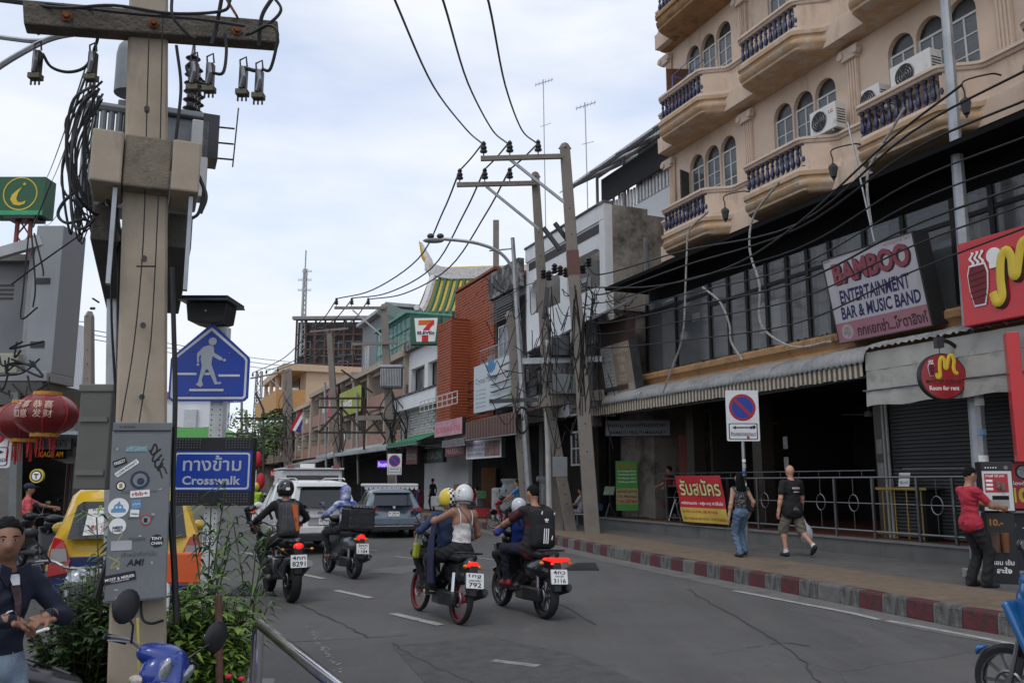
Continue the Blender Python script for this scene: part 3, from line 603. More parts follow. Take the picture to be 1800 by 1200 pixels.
# ---------------- ground, road, pavement
def road_mat():
    m=mat('asphalt',(.096,.092,.088),rough=.86,var=.16,vs=.6,bump=.5,bs=90); t=m.node_tree; b=t.nodes['Principled BSDF']
    src=b.inputs['Base Color'].links[0].from_socket; tc=N(t,'ShaderNodeTexCoord')
    def layer(src,fac,colr):
        mi=N(t,'ShaderNodeMix',data_type='RGBA'); mi.inputs[7].default_value=(*colr,1); L(t,fac,mi.inputs[0]); L(t,src,mi.inputs[6]); return mi.outputs[2]
    def noise(sc,det,lo,hi,amt,scale=(1,1,1),rot=0,loc=(0,0,0)):
        mp=N(t,'ShaderNodeMapping'); mp.inputs['Scale'].default_value=scale; mp.inputs['Rotation'].default_value=(0,0,rot); mp.inputs['Location'].default_value=loc; L(t,tc.outputs['Object'],mp.inputs[0])
        n=N(t,'ShaderNodeTexNoise'); n.inputs['Scale'].default_value=sc; n.inputs['Detail'].default_value=det; n.inputs['Roughness'].default_value=.7; L(t,mp.outputs[0],n.inputs[0])
        r=N(t,'ShaderNodeMapRange'); r.inputs[1].default_value=lo; r.inputs[2].default_value=hi; r.inputs[4].default_value=amt; L(t,n.outputs[0],r.inputs[0]); return r.outputs[0]
    src=layer(src,noise(1,4,.45,.75,.55,(.9,.10,1),-.40),(.034,.033,.034))      # worn tracks along the street
    src=layer(src,noise(.5,3,.52,.62,.35),(.105,.105,.105))
    src=layer(src,noise(3.2,8,.6,.7,.5,loc=(3,8,0)),(.030,.029,.028))
    src=layer(src,noise(240,2,.55,.75,.45),(.16,.16,.155)); src=layer(src,noise(42,5,.52,.72,.5),(.05,.048,.046)); src=layer(src,noise(60,4,.60,.72,.5,loc=(5,1,0)),(.17,.165,.16)); src=layer(src,noise(2.2,6,.63,.68,.35,loc=(1,4,0)),(.17,.168,.162))
    vo=N(t,'ShaderNodeTexVoronoi',feature='DISTANCE_TO_EDGE'); vo.inputs['Scale'].default_value=.33; 
    ad=N(t,'ShaderNodeMix',data_type='RGBA'); ad.inputs[0].default_value=.12; nz=N(t,'ShaderNodeTexNoise'); nz.inputs['Scale'].default_value=1.6; nz.inputs['Detail'].default_value=8
    L(t,tc.outputs['Object'],nz.inputs[0]); L(t,tc.outputs['Object'],ad.inputs[6]); L(t,nz.outputs[1],ad.inputs[7]); L(t,ad.outputs[2],vo.inputs['Vector'])
    r=N(t,'ShaderNodeMapRange'); r.inputs[1].default_value=.0; r.inputs[2].default_value=.0035; r.inputs[3].default_value=.45; r.inputs[4].default_value=0; L(t,vo.outputs['Distance'],r.inputs[0])
    src=layer(src,r.outputs[0],(.015,.015,.015))
    L(t,src,b.inputs['Base Color']); return m
ROAD=road_mat()
g=MB(); g.add([(-900,-60,0),(900,-60,0),(900,1500,0),(-900,1500,0)],[(0,1,2,3)]); struct(g.build('road',ROAD,smooth=0))
KERB=[(8.4,3.6),(7.2,6.2),(6.1,8.8),(5.48,10.2),(5.3,10.59),(4.59,12.83),(3.59,15.86),(2.49,19.2),(1.48,22.73),(.42,26.6),(-.9,31.3)]
k0=Vector(KERB[-1]); KERB+=[tuple((k0+FD*t)) for t in (6,14,25,40,60,90,130)]
KZ=.24
PAV=mat('pavement',(.18,.132,.088),rough=.9,var=.25,vs=4,bump=.8,bs=120,dirt=.3,dcol=(.05,.045,.04),ds=1.2); PAV2=mat('pavement_grey',(.105,.10,.095),rough=.9,var=.25,vs=3,bump=.6,bs=70,dirt=.35,dcol=(.05,.045,.04),ds=1.5)
def inset(P,d):
    o=[]
    for i,p in enumerate(P):
        a=Vector(P[max(0,i-1)]); b=Vector(P[min(len(P)-1,i+1)]); t=(b-a).normalized(); n=Vector((t.y,-t.x)); o.append(Vector(p)+n*d)
    return o
K1=inset(KERB,.16); K2=inset(KERB,1.75)
def strip(A,B,z0,z1,name,m):
    s=MB(); n=len(A); vs=[(*a,z1) for a in A]+[(*b,z1) for b in B]; s.add(vs,[(i,i+1,n+i+1,n+i) for i in range(n-1)]); return struct(s.build(name,m,smooth=0))
B_=[FW((Vector(p)-FO).dot(FX),0).xy for p in KERB]
strip(K1,K2,0,KZ,'pavement',PAV); strip(K2,[b+FY*8 for b in B_],0,KZ-.004,'inner_pavement',PAV2)
# kerb stones
KR=mat('kerb_red',(.115,.017,.022),rough=.8,var=.4,vs=6,bump=.8,bs=50,dirt=.62,dcol=(.035,.03,.028),ds=9,streak=1); KW=mat('kerb_white',(.15,.148,.14),rough=.85,var=.4,vs=6,bump=.8,bs=50,dirt=.72,dcol=(.045,.043,.04),ds=9,streak=1)
KG=mat('kerb_grey',(.13,.125,.12),rough=.9,var=.3,vs=5,bump=.5,bs=50)
kt=thing('kerb',None,None); kt['kind']='structure'
pts=[Vector(p) for p in KERB[:-4]]; seg=[]; d=0
for a,b in zip(pts,pts[1:]): seg.append((d,a,b)); d+=(b-a).length
def at(s):
    for d0,a,b in seg:
        if s<=d0+(b-a).length: return a+(b-a).normalized()*(s-d0),(b-a).normalized()
    return pts[-1],(pts[-1]-pts[-2]).normalized()
s=0;i=0
kb=[]
for mm in (KR,KW):
    q=MB(); q.prism([(0,0),(.012,KZ-.03),(.03,KZ),(.16,KZ+.002),(.16,0)],-.218,.218,ax='y'); o=q.build('kerb_stone',mm,kt,smooth=0,bevel=.008); kb.append(o)
used=[0,0]
q=MB(); q.prism([(0,0),(.012,KZ-.03),(.03,KZ),(.16,KZ+.002),(.16,0)],-.218,.218,ax='y'); kb.append(q.build('kerb_stone',KG,kt,smooth=0,bevel=.008)); used.append(0)
while s<d-.3:
    p,t=at(s+.22); kk=i%2 if rnd.random()>.09 else 2; o=kb[kk]
    if used[kk]: o=o.copy(); COL.objects.link(o)
    used[kk]=1; o.location=(p.x,p.y,-.002+rnd.uniform(-.006,.006)); o.rotation_euler=(rnd.uniform(-.01,.01),0,math.atan2(t.y,t.x)-R(90)+rnd.uniform(-.012,.012)); s+=.445; i+=1
# painted marks
MK=mat('road_paint',(.33,.33,.32),rough=.8,var=.25,vs=6,dirt=.42,dcol=(.085,.085,.085),ds=9); MKF=mat('worn_road_paint',(.24,.24,.24),rough=.85,var=.3,vs=6,dirt=.6,dcol=(.085,.085,.085),ds=8)
def dash(px,py,l,w,ang,m,nm='lane_marking'):
    p=G(px,py); t=Vector((math.sin(ang)*-1,math.cos(ang))); n=Vector((t.y,-t.x))
    q=MB(); nseg=max(1,int(l/.6)); L_=[];Rr=[]
    for j in range(nseg+1):
        c=Vector((p.x,p.y))+t*(l*(j/nseg-.5)); L_.append((*(c-n*w/2*(1+rnd.uniform(-.1,.1))),.008)); Rr.append((*(c+n*w/2*(1+rnd.uniform(-.1,.1))),.008))
    q.add(L_+Rr,[(j,j+1,nseg+2+j,nseg+1+j) for j in range(nseg)]); o=q.build(nm,m,smooth=0); return struct(o)
for px,py in ((441,973),(544,1012),(620,1044),(731,1088)): dash(px,py,1.15,.13,R(38),MK)
for px,py in ((647,966),(713,980),(800,981),(862,983)): dash(px,py,1.5 if px>780 else 1.0,.13,R(38),MKF)
dash(905,1166,.5,.12,R(60),MKF); dash(574,935,1.2,.12,R(30),MKF); dash(770,900,1.6,.1,R(70),MKF)
e1=[G(1290,1038),G(1420,1063),G(1500,1078),G(1545,1089)]; e2=[G(1560,1091),G(1650,1107),G(1760,1128),G(1900,1158)]
for E_ in (e1,e2):
    q=MB(); n=len(E_); q.add([(p.x-.05,p.y-.02,.008) for p in E_]+[(p.x+.05,p.y+.02,.008) for p in E_],[(i,i+1,n+i+1,n+i) for i in range(n-1)]); struct(q.build('edge_line',MK,smooth=0))
for k in range(7): dash(790+k*17,912-k*.5,1.1,.16,R(75),MKF,'ramp_stripe')
# scuffed chalky streak on the road
q=MB()
pth=[G(*p) for p in ((540,1100),(556,1115),(568,1138),(578,1150),(588,1162),(600,1183))]
for j in range(46):
    i=rnd.randrange(len(pth)-1); c=pth[i].lerp(pth[i+1],rnd.random())+Vector((rnd.uniform(-.035,.035),rnd.uniform(-.05,.05),0)); r=rnd.uniform(.006,.02)
    q.add([(c.x+r*rnd.uniform(.5,1.6)*math.cos(a),c.y+r*rnd.uniform(.5,2.2)*math.sin(a),.004) for a in (0,1.2,2.4,3.6,4.9)],[(0,1,2,3,4)])
o=q.build('chalk_scuff',mat('chalk',(.3,.3,.29),rough=.9),smooth=0); o['kind']='stuff'
JT=mat('tar_joint',(.042,.04,.038),rough=.95,var=.4,vs=9)
for pth in ([(530,1062),(575,1084),(618,1105),(650,1121)],[(505,1128),(570,1125),(650,1120),(720,1116)],[(690,1130),(720,1150),(765,1172),(830,1200)],[(1210,960+75),(1250,1060),(1340,1110),(1400,1150),(1440,1200)],[(860,1030),(980,1062),(1050,1098)],[(1250,1150),(1370,1130),(1420,1135)],[(760,1010),(830,1000),(930,1012)]):
    P=spline([G(*p) for p in pth],6); q=MB(); n=len(P); L_=[];Rr=[]
    for j,p in enumerate(P): w=rnd.uniform(.004,.016); L_.append((p.x+rnd.uniform(-.03,.03)-w,p.y-w,.005)); Rr.append((L_[-1][0]+2*w,p.y+w,.005))
    q.add(L_+Rr,[(j,j+1,n+j+1,n+j) for j in range(n-1)]); struct(q.build('road_joint',JT,smooth=0))
GUT=mat('gutter_concrete',(.135,.128,.118),rough=.9,var=.25,vs=3,bump=.6,bs=60,dirt=.4,dcol=(.06,.056,.052),ds=2); KI=inset(KERB,-.012); KO=[Vector(k)-Vector((.0,.0)) for k in inset(KERB,-.55)]
q=MB(); n=len(KI); q.add([(*a,.004) for a in KI]+[(*b,.004) for b in KO],[(i,i+1,n+i+1,n+i) for i in range(n-1)]); struct(q.build('gutter',GUT,smooth=0))
# drain covers and asphalt repair patches
PT=mat('asphalt_patch',(.078,.075,.072),rough=.9,var=.3,vs=5,bump=.9,bs=70); PT2=mat('pale_repair',(.12,.118,.115),rough=.9,var=.25,vs=4,bump=.6,bs=60)
def patch(poly,m,nm,z=.004): q=MB(); q.add([(*G(*p).xy,z) for p in poly],[tuple(range(len(poly)))]); return struct(q.build(nm,m,smooth=0))
patch([(655,1000),(740,992),(740,1003),(700,1009),(648,1006)],PT2,'repair_patch'); patch([(690,1135),(860,1118),(1010,1150),(1130,1200),(760,1215)],PT,'repair_patch'); pass
def grate(lab,px0,px1,py0,py1,dk,rows):
    A,B,C,D=[G(*p) for p in ((px0,py1),(px1,py1),(px1-6,py0),(px0+24,py0))]
    T=thing('drain_cover',lab,'drain cover'); f=MB(); f.add([(*p.xy,.006) for p in (A,B,C,D)],[(0,1,2,3)]); f.build('pit',mat('drain_pit',(.01,.01,.01)),T,smooth=0)
    h=MB(); N_=14
    for i in range(N_+1):
        a=A.lerp(B,i/N_); b=D.lerp(C,i/N_); h.beam((a.x,a.y,.014),(b.x,b.y,.014),.022,.012)
    for i in range(rows+1):
        a=A.lerp(D,i/rows); b=B.lerp(C,i/rows); h.beam((a.x,a.y,.015),(b.x,b.y,.015),.022,.012)
    h.build('grid_bar',dk,T,smooth=0)
DK=mat('rusty_iron',(.028,.026,.025),rough=.7,var=.3,vs=8)
grate('long iron drain grating across the road left of the black motorcycle',395,485,1030,1047,DK,6); grate('iron drain cover beside the red and white kerb',990,1052,990,1002,DK,5)
# ---------------- raised shop platform
PF=mat('platform_concrete',(.105,.105,.10),rough=.85,var=.2,vs=2,bump=.3,bs=40,dirt=.35,dcol=(.05,.05,.048),ds=1.8,streak=1); TILE=mat('shop_floor_tile',(.16,.055,.04),rough=.5,var=.25,vs=6)
pt=thing('shop_platform',None,None,FW(0,0,0),FRZ); pt['kind']='structure'
for i in range(14):
    bx('concrete_panel',PF,pt,.02+i*1.55,1.55*(i+1)-.004+.02,0,.12,.1,.535)
bx('platform_edge',mat('platform_edge',(.15,.15,.145),rough=.8,var=.2,vs=4),pt,-.02,21.8,-.03,.3,.535,.57); bx('shop_floor',TILE,pt,.02,21.8,.3,7,.5,.56)
# ---------------- the peach apartment block with blue balusters
B=thing('apartment_block','peach apartment block with bowed balconies and navy balusters above the dark glass bar','building',FW(0,0,0),FRZ)
PEACH=mat('peach_render',(.58,.44,.335),rough=.85,var=.1,vs=1.2,bump=.25,bs=30,dirt=.36,dcol=(.22,.145,.10),ds=1.6,streak=1)
ORC=mat('ochre_moulding',(.47,.305,.175),rough=.75,var=.15,vs=3,dirt=.55,dcol=(.50,.44,.38),ds=3.4); ORC2=mat('grimy_moulding',(.36,.20,.09),rough=.8,var=.2,vs=3,dirt=.42,dcol=(.05,.035,.025),ds=2.6)
RAILM=mat('peach_rail',(.58,.46,.37),rough=.75,var=.12,vs=3,dirt=.3,dcol=(.17,.13,.11),ds=3); NAVY=mat('navy_baluster',(.007,.009,.05),rough=.35,var=.3,vs=9,coat=.25)
WINW=mat('window_frame_white',(.52,.51,.49),rough=.6,var=.1,vs=5,dirt=.25,dcol=(.2,.18,.16),ds=4); WGL=mat('window_glass',(.09,.10,.105),rough=.12,var=.5,vs=2.5,spec=.5); DARK=mat('dark_void',(.008,.008,.008),rough=1,var=0)
BAY=3.76; U0=4.1; VW=1.0; FL=[8.75,12.2,15.65]; FH=3.45
def bump(u):
    x=(u-U0)%BAY
    def sm(a,b,t): t=max(0,min(1,(t-a)/(b-a))); return t*t*(3-2*t)
    return sm(.70,1.0,x)*(1-sm(2.95,3.55,x))
def pv(u): return .66-.64*bump(u)
UE=19.2
us=[U0+i*.094 for i in range(int((UE-U0)/.094)+1)]
# rear mass and end wall
bx('wall',PEACH,B,U0,UE+3,VW+.25,12,7.6,19.5)
for fz in FL:
    top=fz+FH-.6
    # wall with arched openings
    w=MB(); zb,zs=fz+.85-.0,fz+2.16; ops=[]
    nb=int((UE-U0)/BAY)+1
    for b in range(nb):
        for k in range(3): c=U0+b*BAY+1.33+k*.75; ops.append((c-.345,c+.345))
    x=U0
    for a,c in ops:
        w.box(x,a,VW,VW+.2,fz,top+.1); w.box(a,c,VW,VW+.2,fz,zb)
        cx,r=(a+c)/2,(c-a)/2; arc=[(cx+r*math.cos(R(180-180*i/10)),zs+r*1.05*math.sin(R(180*i/10))) for i in range(11)]
        for (x0,z0),(x1,z1) in zip(arc,arc[1:]): w.prism([(x0,z0),(x1,z1),(x1,top+.1),(x0,top+.1)],VW,VW+.2)
        x=c
    w.box(x,UE+2,VW,VW+.2,fz,top+.1); w.build('wall',PEACH,B,smooth=0)
    # windows
    if fz==FL[0]:
        f=MB(); W2,H2=.34,1.28
        for a in (-W2,W2-.05): f.box(a,a+.05,-.03,.03,0,H2)
        for z in (0,H2-.05): f.box(-W2+.05,W2-.05,-.03,.03,z,z+.05)
        f.box(-.02,.02,-.02,.02,.05,H2-.05)
        for z in (.44,.84): f.box(-W2+.05,W2-.05,-.018,.018,z-.014,z+.014)
        wf=f.build('window',WINW,B,smooth=0); 
        arcg=MB().prism([(-.34,0)]+[(.34*math.cos(R(180-180*i/10)),.35*math.sin(R(180*i/10))) for i in range(1,10)]+[(.34,0)],0,.02).build('arch_pane',mat('arch_glass',(.028,.027,.026),rough=.25,var=.5,vs=3),wf,smooth=0); arcg.location=(0,.03,H2+.02)
        p0=MB().box(-.132,.132,-.004,.004,0,.36).build('pane',WGL,wf,smooth=0)
        pl_=[]
        for xx in (-.155,.155):
            for zz in (.06,.46,.86):
                p=p0 if not pl_ else p0.copy(); 
                if pl_: COL.objects.link(p)
                p.location=(xx,0,zz); pl_.append(p)
        proto=wf; first=True
    for i,(a,c) in enumerate(ops):
        o=proto if first else copy_tree(proto,B); first=False; o.location=((a+c)/2,VW+.09,zb+.02)
    # opaque panes carry the interior darkness in their own colour
    # swept mouldings
    def sweep(nm,prof,m,u_list,close=True):
        s=MB(); s.loft([[(u,min(VW+.1,pv(u)+dv) if dv<.9 else VW+.05,z) for dv,z in prof] for u in u_list],caps=True); return s.build(nm,m,B,smooth=50)
    z=fz
    sweep('cornice',[(.95,z-.52),(.12,z-.52),(.0,z-.46),(.0,z-.40),(-.07,z-.36),(-.10,z-.26),(-.04,z-.20),(-.06,z-.14),(-.12,z-.12),(-.13,z-.02),(-.05,z+.0),(.95,z)],ORC if fz!=FL[2] else ORC2,us)
    sweep('ledge',[(.95,z+.0),(-.03,z),(-.03,z+.10),(.95,z+.10)],RAILM,us)
    sweep('handrail',[(.16,z+.66),(-.04,z+.66),(-.07,z+.70),(-.04,z+.72),(-.09,z+.74),(-.09,z+.80),(-.02,z+.82),(.14,z+.82)],RAILM,us)
    for b in range(nb):
        ua,ub=U0+b*BAY+3.0,U0+b*BAY+BAY+.78
        if b==nb-1: ub=min(ub,UE)
        ul=[ua+(ub-ua)*i/20 for i in range(21)]
        if ub>ua: 
            s=MB(); s.loft([[(u,pv(u)+dv,zz) for dv,zz in ((.14,z+.1),(.0,z+.1),(.0,z+.66),(.14,z+.66))] for u in ul]); s.build('parapet',PEACH,B,smooth=50)
        if b==0:
            ul=[U0+.78*i/8 for i in range(9)]; s=MB(); s.loft([[(u,pv(u)+dv,zz) for dv,zz in ((.14,z+.1),(.0,z+.1),(.0,z+.66),(.14,z+.66))] for u in ul]); s.build('parapet',PEACH,B,smooth=50)
    if fz==FL[0]:
        h=.56; pr=[(.055,0),(.055,.035),(.03,.05),(.028,.075),(.05,.12),(.062,.17),(.052,.24),(.034,.30),(.03,.36),(.045,.385),(.045,.405),(.03,.42),(.032,.46),(.045,.50),(.055,.52),(.055,.56)]
        bal=MB().lathe(pr,10).build('baluster',NAVY,B); bf=True
    for b in range(nb):
        for k in range(13):
            u=U0+b*BAY+.86+k*.178
            if u>UE: continue
            o=bal if bf else bal.copy()
            if not bf: COL.objects.link(o)
            bf=False; o.location=(u,pv(u)+.055,z+.10)
    # pilasters between the bays
    for b in range(nb+1):
        u=U0+b*BAY; s=MB(); s.box(u-.17 if b else u,u+.17,VW-.05,VW+.01,fz,top)
        for k in range(4): s.tube([(u-.12+.08*k+(.12 if not b else 0),VW-.055,fz+.9),(u-.12+.08*k+(.12 if not b else 0),VW-.055,top)],.03,6)
        s.build('pilaster',PEACH,B,smooth=40)
        c=MB(); c.prism([(u-.28,top-.02),(u+.28,top-.02),(u+.2,top-.3),(u-.2,top-.3)],VW-.16,VW)
        for sg in (-1,1): c.cyl((u+sg*.22,VW-.2,top-.16),(u+sg*.22,VW-.04,top-.16),.09,n=12)
        c.build('pilaster_capital',RAILM,B,smooth=40)
# slabs under each balcony row
for fz in FL: bx('floor_slab',PEACH,B,U0+.01,UE,.53,VW+.2,fz-.5,fz-.02)
# ---- dark glass bar storey
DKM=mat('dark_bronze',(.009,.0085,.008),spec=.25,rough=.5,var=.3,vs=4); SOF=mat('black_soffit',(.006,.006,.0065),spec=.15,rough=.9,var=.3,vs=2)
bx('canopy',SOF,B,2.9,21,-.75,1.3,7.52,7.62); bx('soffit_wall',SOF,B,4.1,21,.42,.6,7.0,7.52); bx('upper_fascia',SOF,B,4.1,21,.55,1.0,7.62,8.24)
bx('storey_back',mat('bar_interior',(.3,.32,.31),rough=.9,var=.3,vs=1),B,3.7,21,3.2,3.4,4.2,7.6); bx('end_wall',mat('bar_end_wall',(.05,.05,.05)),B,3.62,3.7,.36,3.2,4.3,7.5); bx('storey_floor',DARK,B,3.6,21,.4,3.2,4.2,4.6)
PG=mat('bar_glass',(.15,.16,.165),rough=.05,var=.4,vs=.7,alpha=.45,spec=.8); CUR=mat('pale_curtain',(.62,.60,.56),rough=.9,var=.15,vs=3)
ms=[3.62,5.19,6.79,7.6,8.36,9.11,9.86,10.55,11.26,12.27,13.29,14.46,15.27,16.4,17.6,19,21]
for i,(a,c) in enumerate(zip(ms,ms[1:])):
    bx('mullion',DKM,B,a-.05,a+.05,.25,.37,4.8,7.0,0); tr=6.35+.02*i if i>1 else 6.75
    bx('transom',DKM,B,a+.05,c-.05,.26,.36,tr-.04,tr+.04)
    for z0,z1 in ((4.92,tr-.04),(tr+.04,7.0)): bx('pane',PG,B,a+.05,c-.05,.30,.31,z0,z1)
    bx('sill_rail',DKM,B,a+.05,c-.05,.25,.37,4.85,4.92)
    if i in (0,5,6,7,8,9,11,12,13): # pleated curtain
        for (q0,q1) in (((a+.1,a+(c-a)*.5),) if i%2 else ((a+(c-a)*.35,c-.1),)):
            s=MB(); P=[(q0+(q1-q0)*t/28,.46+.035*math.sin(t*1.35)) for t in range(29)]; n=len(P)
            s.add([(x,y,4.7) for x,y in P]+[(x,y,7.1) for x,y in P],[(j,j+1,n+j+1,n+j) for j in range(n-1)]); s.build('curtain',CUR,B,smooth=60)
for (u,z,w,h,m_) in ((8.75,5.3,.75,.75,WHT),(5.9,6.1,.35,.22,WHT),(11.7,5.6,.5,.4,mat('yellow_paper',(.45,.36,.06))),(6.3,6.55,.5,.35,mat('blue_paper',(.05,.12,.3)))): bx('paper_notice',m_,B,u,u+w,.33,.336,z,z+h)
s=MB(); s.loft([[(u,v+.0,z) for v,z in ((.5,4.30),(-.02,4.30),(-.08,4.38),(-.06,4.48),(.0,4.52),(-.03,4.6),(-.12,4.66),(-.13,4.78),(-.05,4.84),(.5,4.85))] for u in (3.55,8,12,16,21)]); s.build('cornice',ORC2,B,smooth=40)
for k in range(260):   # crumbling grime lumps along the sill
    if k==0: q=MB()
    u=rnd.uniform(3.6,17); q.ball((u,rnd.uniform(-.1,.2),4.86),rnd.uniform(.01,.06),rnd.uniform(.01,.05),rnd.uniform(.008,.03),5,4)
o=q.build('sill_debris',mat('debris',(.05,.04,.032),rough=1),B); o['kind']='stuff'
# ---- corrugated awning with striped valance
AW=mat('fibre_cement_awning',(.27,.27,.265),rough=.9,var=.18,vs=2,dirt=.38,dcol=(.08,.078,.074),ds=1.6); VAL=mat('valance_cream',(.40,.36,.28),rough=.85,var=.2,vs=5,dirt=.3,dcol=(.12,.08,.05),ds=5); VAL2=mat('valance_brown',(.10,.075,.055),rough=.9,var=.2)
aw0,aw1=2.1,13.1; ncor=int((aw1-aw0)/.155)
for part in range(8):
    a=aw0+(aw1-aw0)*part/8; b=aw0+(aw1-aw0)*(part+1)/8+.08; n=int((b-a)/.0388); rg=[]; dz=.012*(part%2)-.004*part
    for i in range(n+1):
        u=a+(b-a)*i/n; w=.026*math.cos(2*math.pi*u/.155)
        rg.append([(u,v-w*.4,z+w+dz) for v,z in ((-.86,3.98),(-.84,4.10),(-.76,4.2),(-.6,4.28),(-.35,4.36),(-.05,4.44))])
    s=MB(); k=6; s.add([p for r in rg for p in r],[(i*k+j,i*k+j+1,(i+1)*k+j+1,(i+1)*k+j) for i in range(n) for j in range(k-1)]); o=s.build('awning_sheet',AW,B,smooth=60)
    so=o.modifiers.new('t','SOLIDIFY'); so.thickness=.012
s=MB(); n=int((aw1-aw0)/.07)
for i in range(n):
    u=aw0+i*.07; s.mi=i%2; s.box(u,u+.062,-.83+.006*(i%2),-.815+.006*(i%2),3.70+rnd.uniform(-.012,.012),3.99)
s.build('valance',[VAL,VAL2],B,smooth=0)
s=MB(); s.tube([(aw0,-.7,3.72),(6,-.68,3.68),(10,-.68,3.68),(13.3,-.7,3.72)],.035,8); s.build('awning_bar',mat('awning_pipe',(.06,.06,.06)),B)
for u in (2.3,4.4,6.6,8.8,11,13): MB().tube([(u,-.75,3.74),(u,.2,3.9)],.02,6).build('awning_strut',DKM,B)
bx('awning_end',mat('awning_end_white',(.5,.5,.49),dirt=.3),B,aw0-.03,aw0,-.84,0,3.72,4.0)
# continuing awning over the shuttered shop with rolled canvas
CAN=mat('grubby_canvas',(.33,.32,.29),rough=.9,var=.15,vs=1.4,dirt=.3,dcol=(.10,.09,.075),ds=1.5,bump=.3,bs=10)
rg=[]
for i in range(70): u=13.15+i*.0388*1.6; w=.028*math.cos(2*math.pi*u/.155); rg.append([(u,v,z+w) for v,z in ((-.86,4.22),(-.6,4.33),(-.05,4.47))])
s=MB(); s.add([p for r in rg for p in r],[(i*3+j,i*3+j+1,(i+1)*3+j+1,(i+1)*3+j) for i in range(69) for j in range(2)]); o=s.build('awning_sheet',AW,B,smooth=60)
for j,(z0,z1) in enumerate(((3.80,4.16),(3.42,3.795),(3.12,3.415))):
    s=MB(); P=[]
    for i in range(25): u=13.14+i*.17; P.append((u,-.80+.012*math.sin(i*2.1+j)-.02*j*(1 if j==2 else .3),0))
    n=25; s.add([(x,y,z0+.02*math.sin(i*.9)*(j==2)) for i,(x,y,_) in enumerate(P)]+[(x,y+.01,z1) for x,y,_ in P],[(i,i+1,n+i+1,n+i) for i in range(n-1)]); s.build('canvas_panel',CAN,B,smooth=60)
MB().tube([(13.1,-.85,3.42),(17.3,-.85,3.42)],.016,6).build('canvas_rail',STEEL,B)
# ---- open ground floor
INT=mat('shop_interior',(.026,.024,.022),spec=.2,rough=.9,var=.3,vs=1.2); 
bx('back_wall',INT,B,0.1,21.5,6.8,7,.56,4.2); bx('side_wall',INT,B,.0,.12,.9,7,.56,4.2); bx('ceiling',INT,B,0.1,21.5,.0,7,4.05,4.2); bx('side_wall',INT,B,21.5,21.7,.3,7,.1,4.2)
for u in (4.45,7.4,11.5): bx('column',mat('brown_tile_column',(.045,.035,.028),rough=.4,var=.4,vs=12),B,u,u+.35,1.0,1.4,.56,4.05)
bx('partition_wall',mat('partition',(.03,.024,.02)),B,4.9,5.0,1.5,6.8,.56,4.05)
for u,c in ((3.1,(.16,.05,.045)),(3.9,(.14,.045,.045))):
    s=MB(); P=[(u+.65*t/24,1.6+.04*math.sin(t*1.5)) for t in range(25)]; s.add([(x,y,.6) for x,y in P]+[(x,y,3.1) for x,y in P],[(j,j+1,26+j,25+j) for j in range(24)]); s.build('curtain',mat('pink_curtain%d'%(u>3.5),c,rough=.9),B,smooth=60)
SH=mat('shutter_steel',(.085,.085,.085),rough=.5,metal=.3,var=.2,vs=3,dirt=.3); SHD=mat('shutter_dark',(.022,.021,.02),rough=.6,var=.3)
bx('shutter_back',SHD,B,11.9,18.5,1.05,1.1,.56,3.4)
s=MB()
for k in range(17): s.box(11.95,18.5,.985,1.02,2.02+k*.078,2.034+k*.078)
s.build('shutter_slat',SH,B,smooth=0)
s=MB()
for k in range(20): z=.58+k*.07; s.prism([(1.0,z),(.965,z+.02),(.965,z+.05),(1.0,z+.068)],11.95,18.5,ax='x')
s.build('shutter_slat',SH,B,smooth=0)
for u in (11.85,11.95): MB().cyl((u,.9,.56),(u,.9,3.4),.03,n=8).build('shutter_post',CAN,B)
for u,z in ((8.6,2.5),(8.6,2.0),(11.55,2.3),(11.55,1.8)): bx('wall_notice',mat('notice_grey',(.2,.2,.19),var=.5,vs=20),B,u,u+.16,.985,.992,z,z+.3)
for u in (6.4,10.2):
    f=MB(); f.cyl((u,2.2,3.3),(u,2.2,4.05),.015,n=6); f.cyl((u,2.2,3.22),(u,2.2,3.34),.1,n=10)
    for k in range(3): a=2.1*k; f.beam((u,2.2,3.27),(u+.6*math.cos(a),2.2+.6*math.sin(a),3.27),.12,.012)
    f.build('ceiling_fan',mat('fan_cream',(.2,.19,.17)),B)
# ---- balcony extras
def aircon(lab,u,v,z,w,h,d,logo=None,grp=None):
    T=thing('air_conditioner',lab,'air conditioner',FW(u,v,z),FRZ)
    wm=mat('aircon_white',(.58,.57,.54),rough=.5,var=.08,dirt=.2); bx('casing',wm,T,0,w,0,d,0,h,.015)
    r=h*.38; cx=w*.37; g_=MB().prism(disc(cx,h*.5,r),-.012,-.004).build('fan_opening',mat('fan_dark',(.02,.02,.02)),T,smooth=0)
    q=MB()
    for k in range(1,5): q.tube([(cx+r*k/4*math.cos(a*.449),-.02,h*.5+r*k/4*math.sin(a*.449)) for a in range(14)],.004,4,closed=True)
    for k in range(6): q.beam((cx,-.02,h*.5),(cx+r*math.cos(k*1.047),-.02,h*.5+r*math.sin(k*1.047)),.006,.006)
    q.build('fan_guard',STEEL,g_)
    s=MB()
    for k in range(6): s.box(w-.001,w+.006,.04,d-.04,h*.2+k*h*.1,h*.2+k*h*.1+.02)
    s.build('side_vent',mat('fan_dark',(.02,.02,.02)),T,smooth=0)
    for x in (.1,w-.16): bx('foot',STEEL,T,x,x+.06,.02,d-.02,-.05,0)
    if logo: txt(T,logo,w*.74,w*.9,h*.62,h*.76,-.001,REDD,bold=.03)
    return T
aircon('white air conditioner with round fan beside the middle arched windows',10.75,.42,9.62,.82,.62,.32,'LG'); aircon('long white air conditioner standing on the right balcony below the arched windows',13.2,.35,9.6,1.0,.62,.34); aircon('small white air conditioner behind the left end of the right balcony',12.35,.4,9.55,.5,.55,.5)
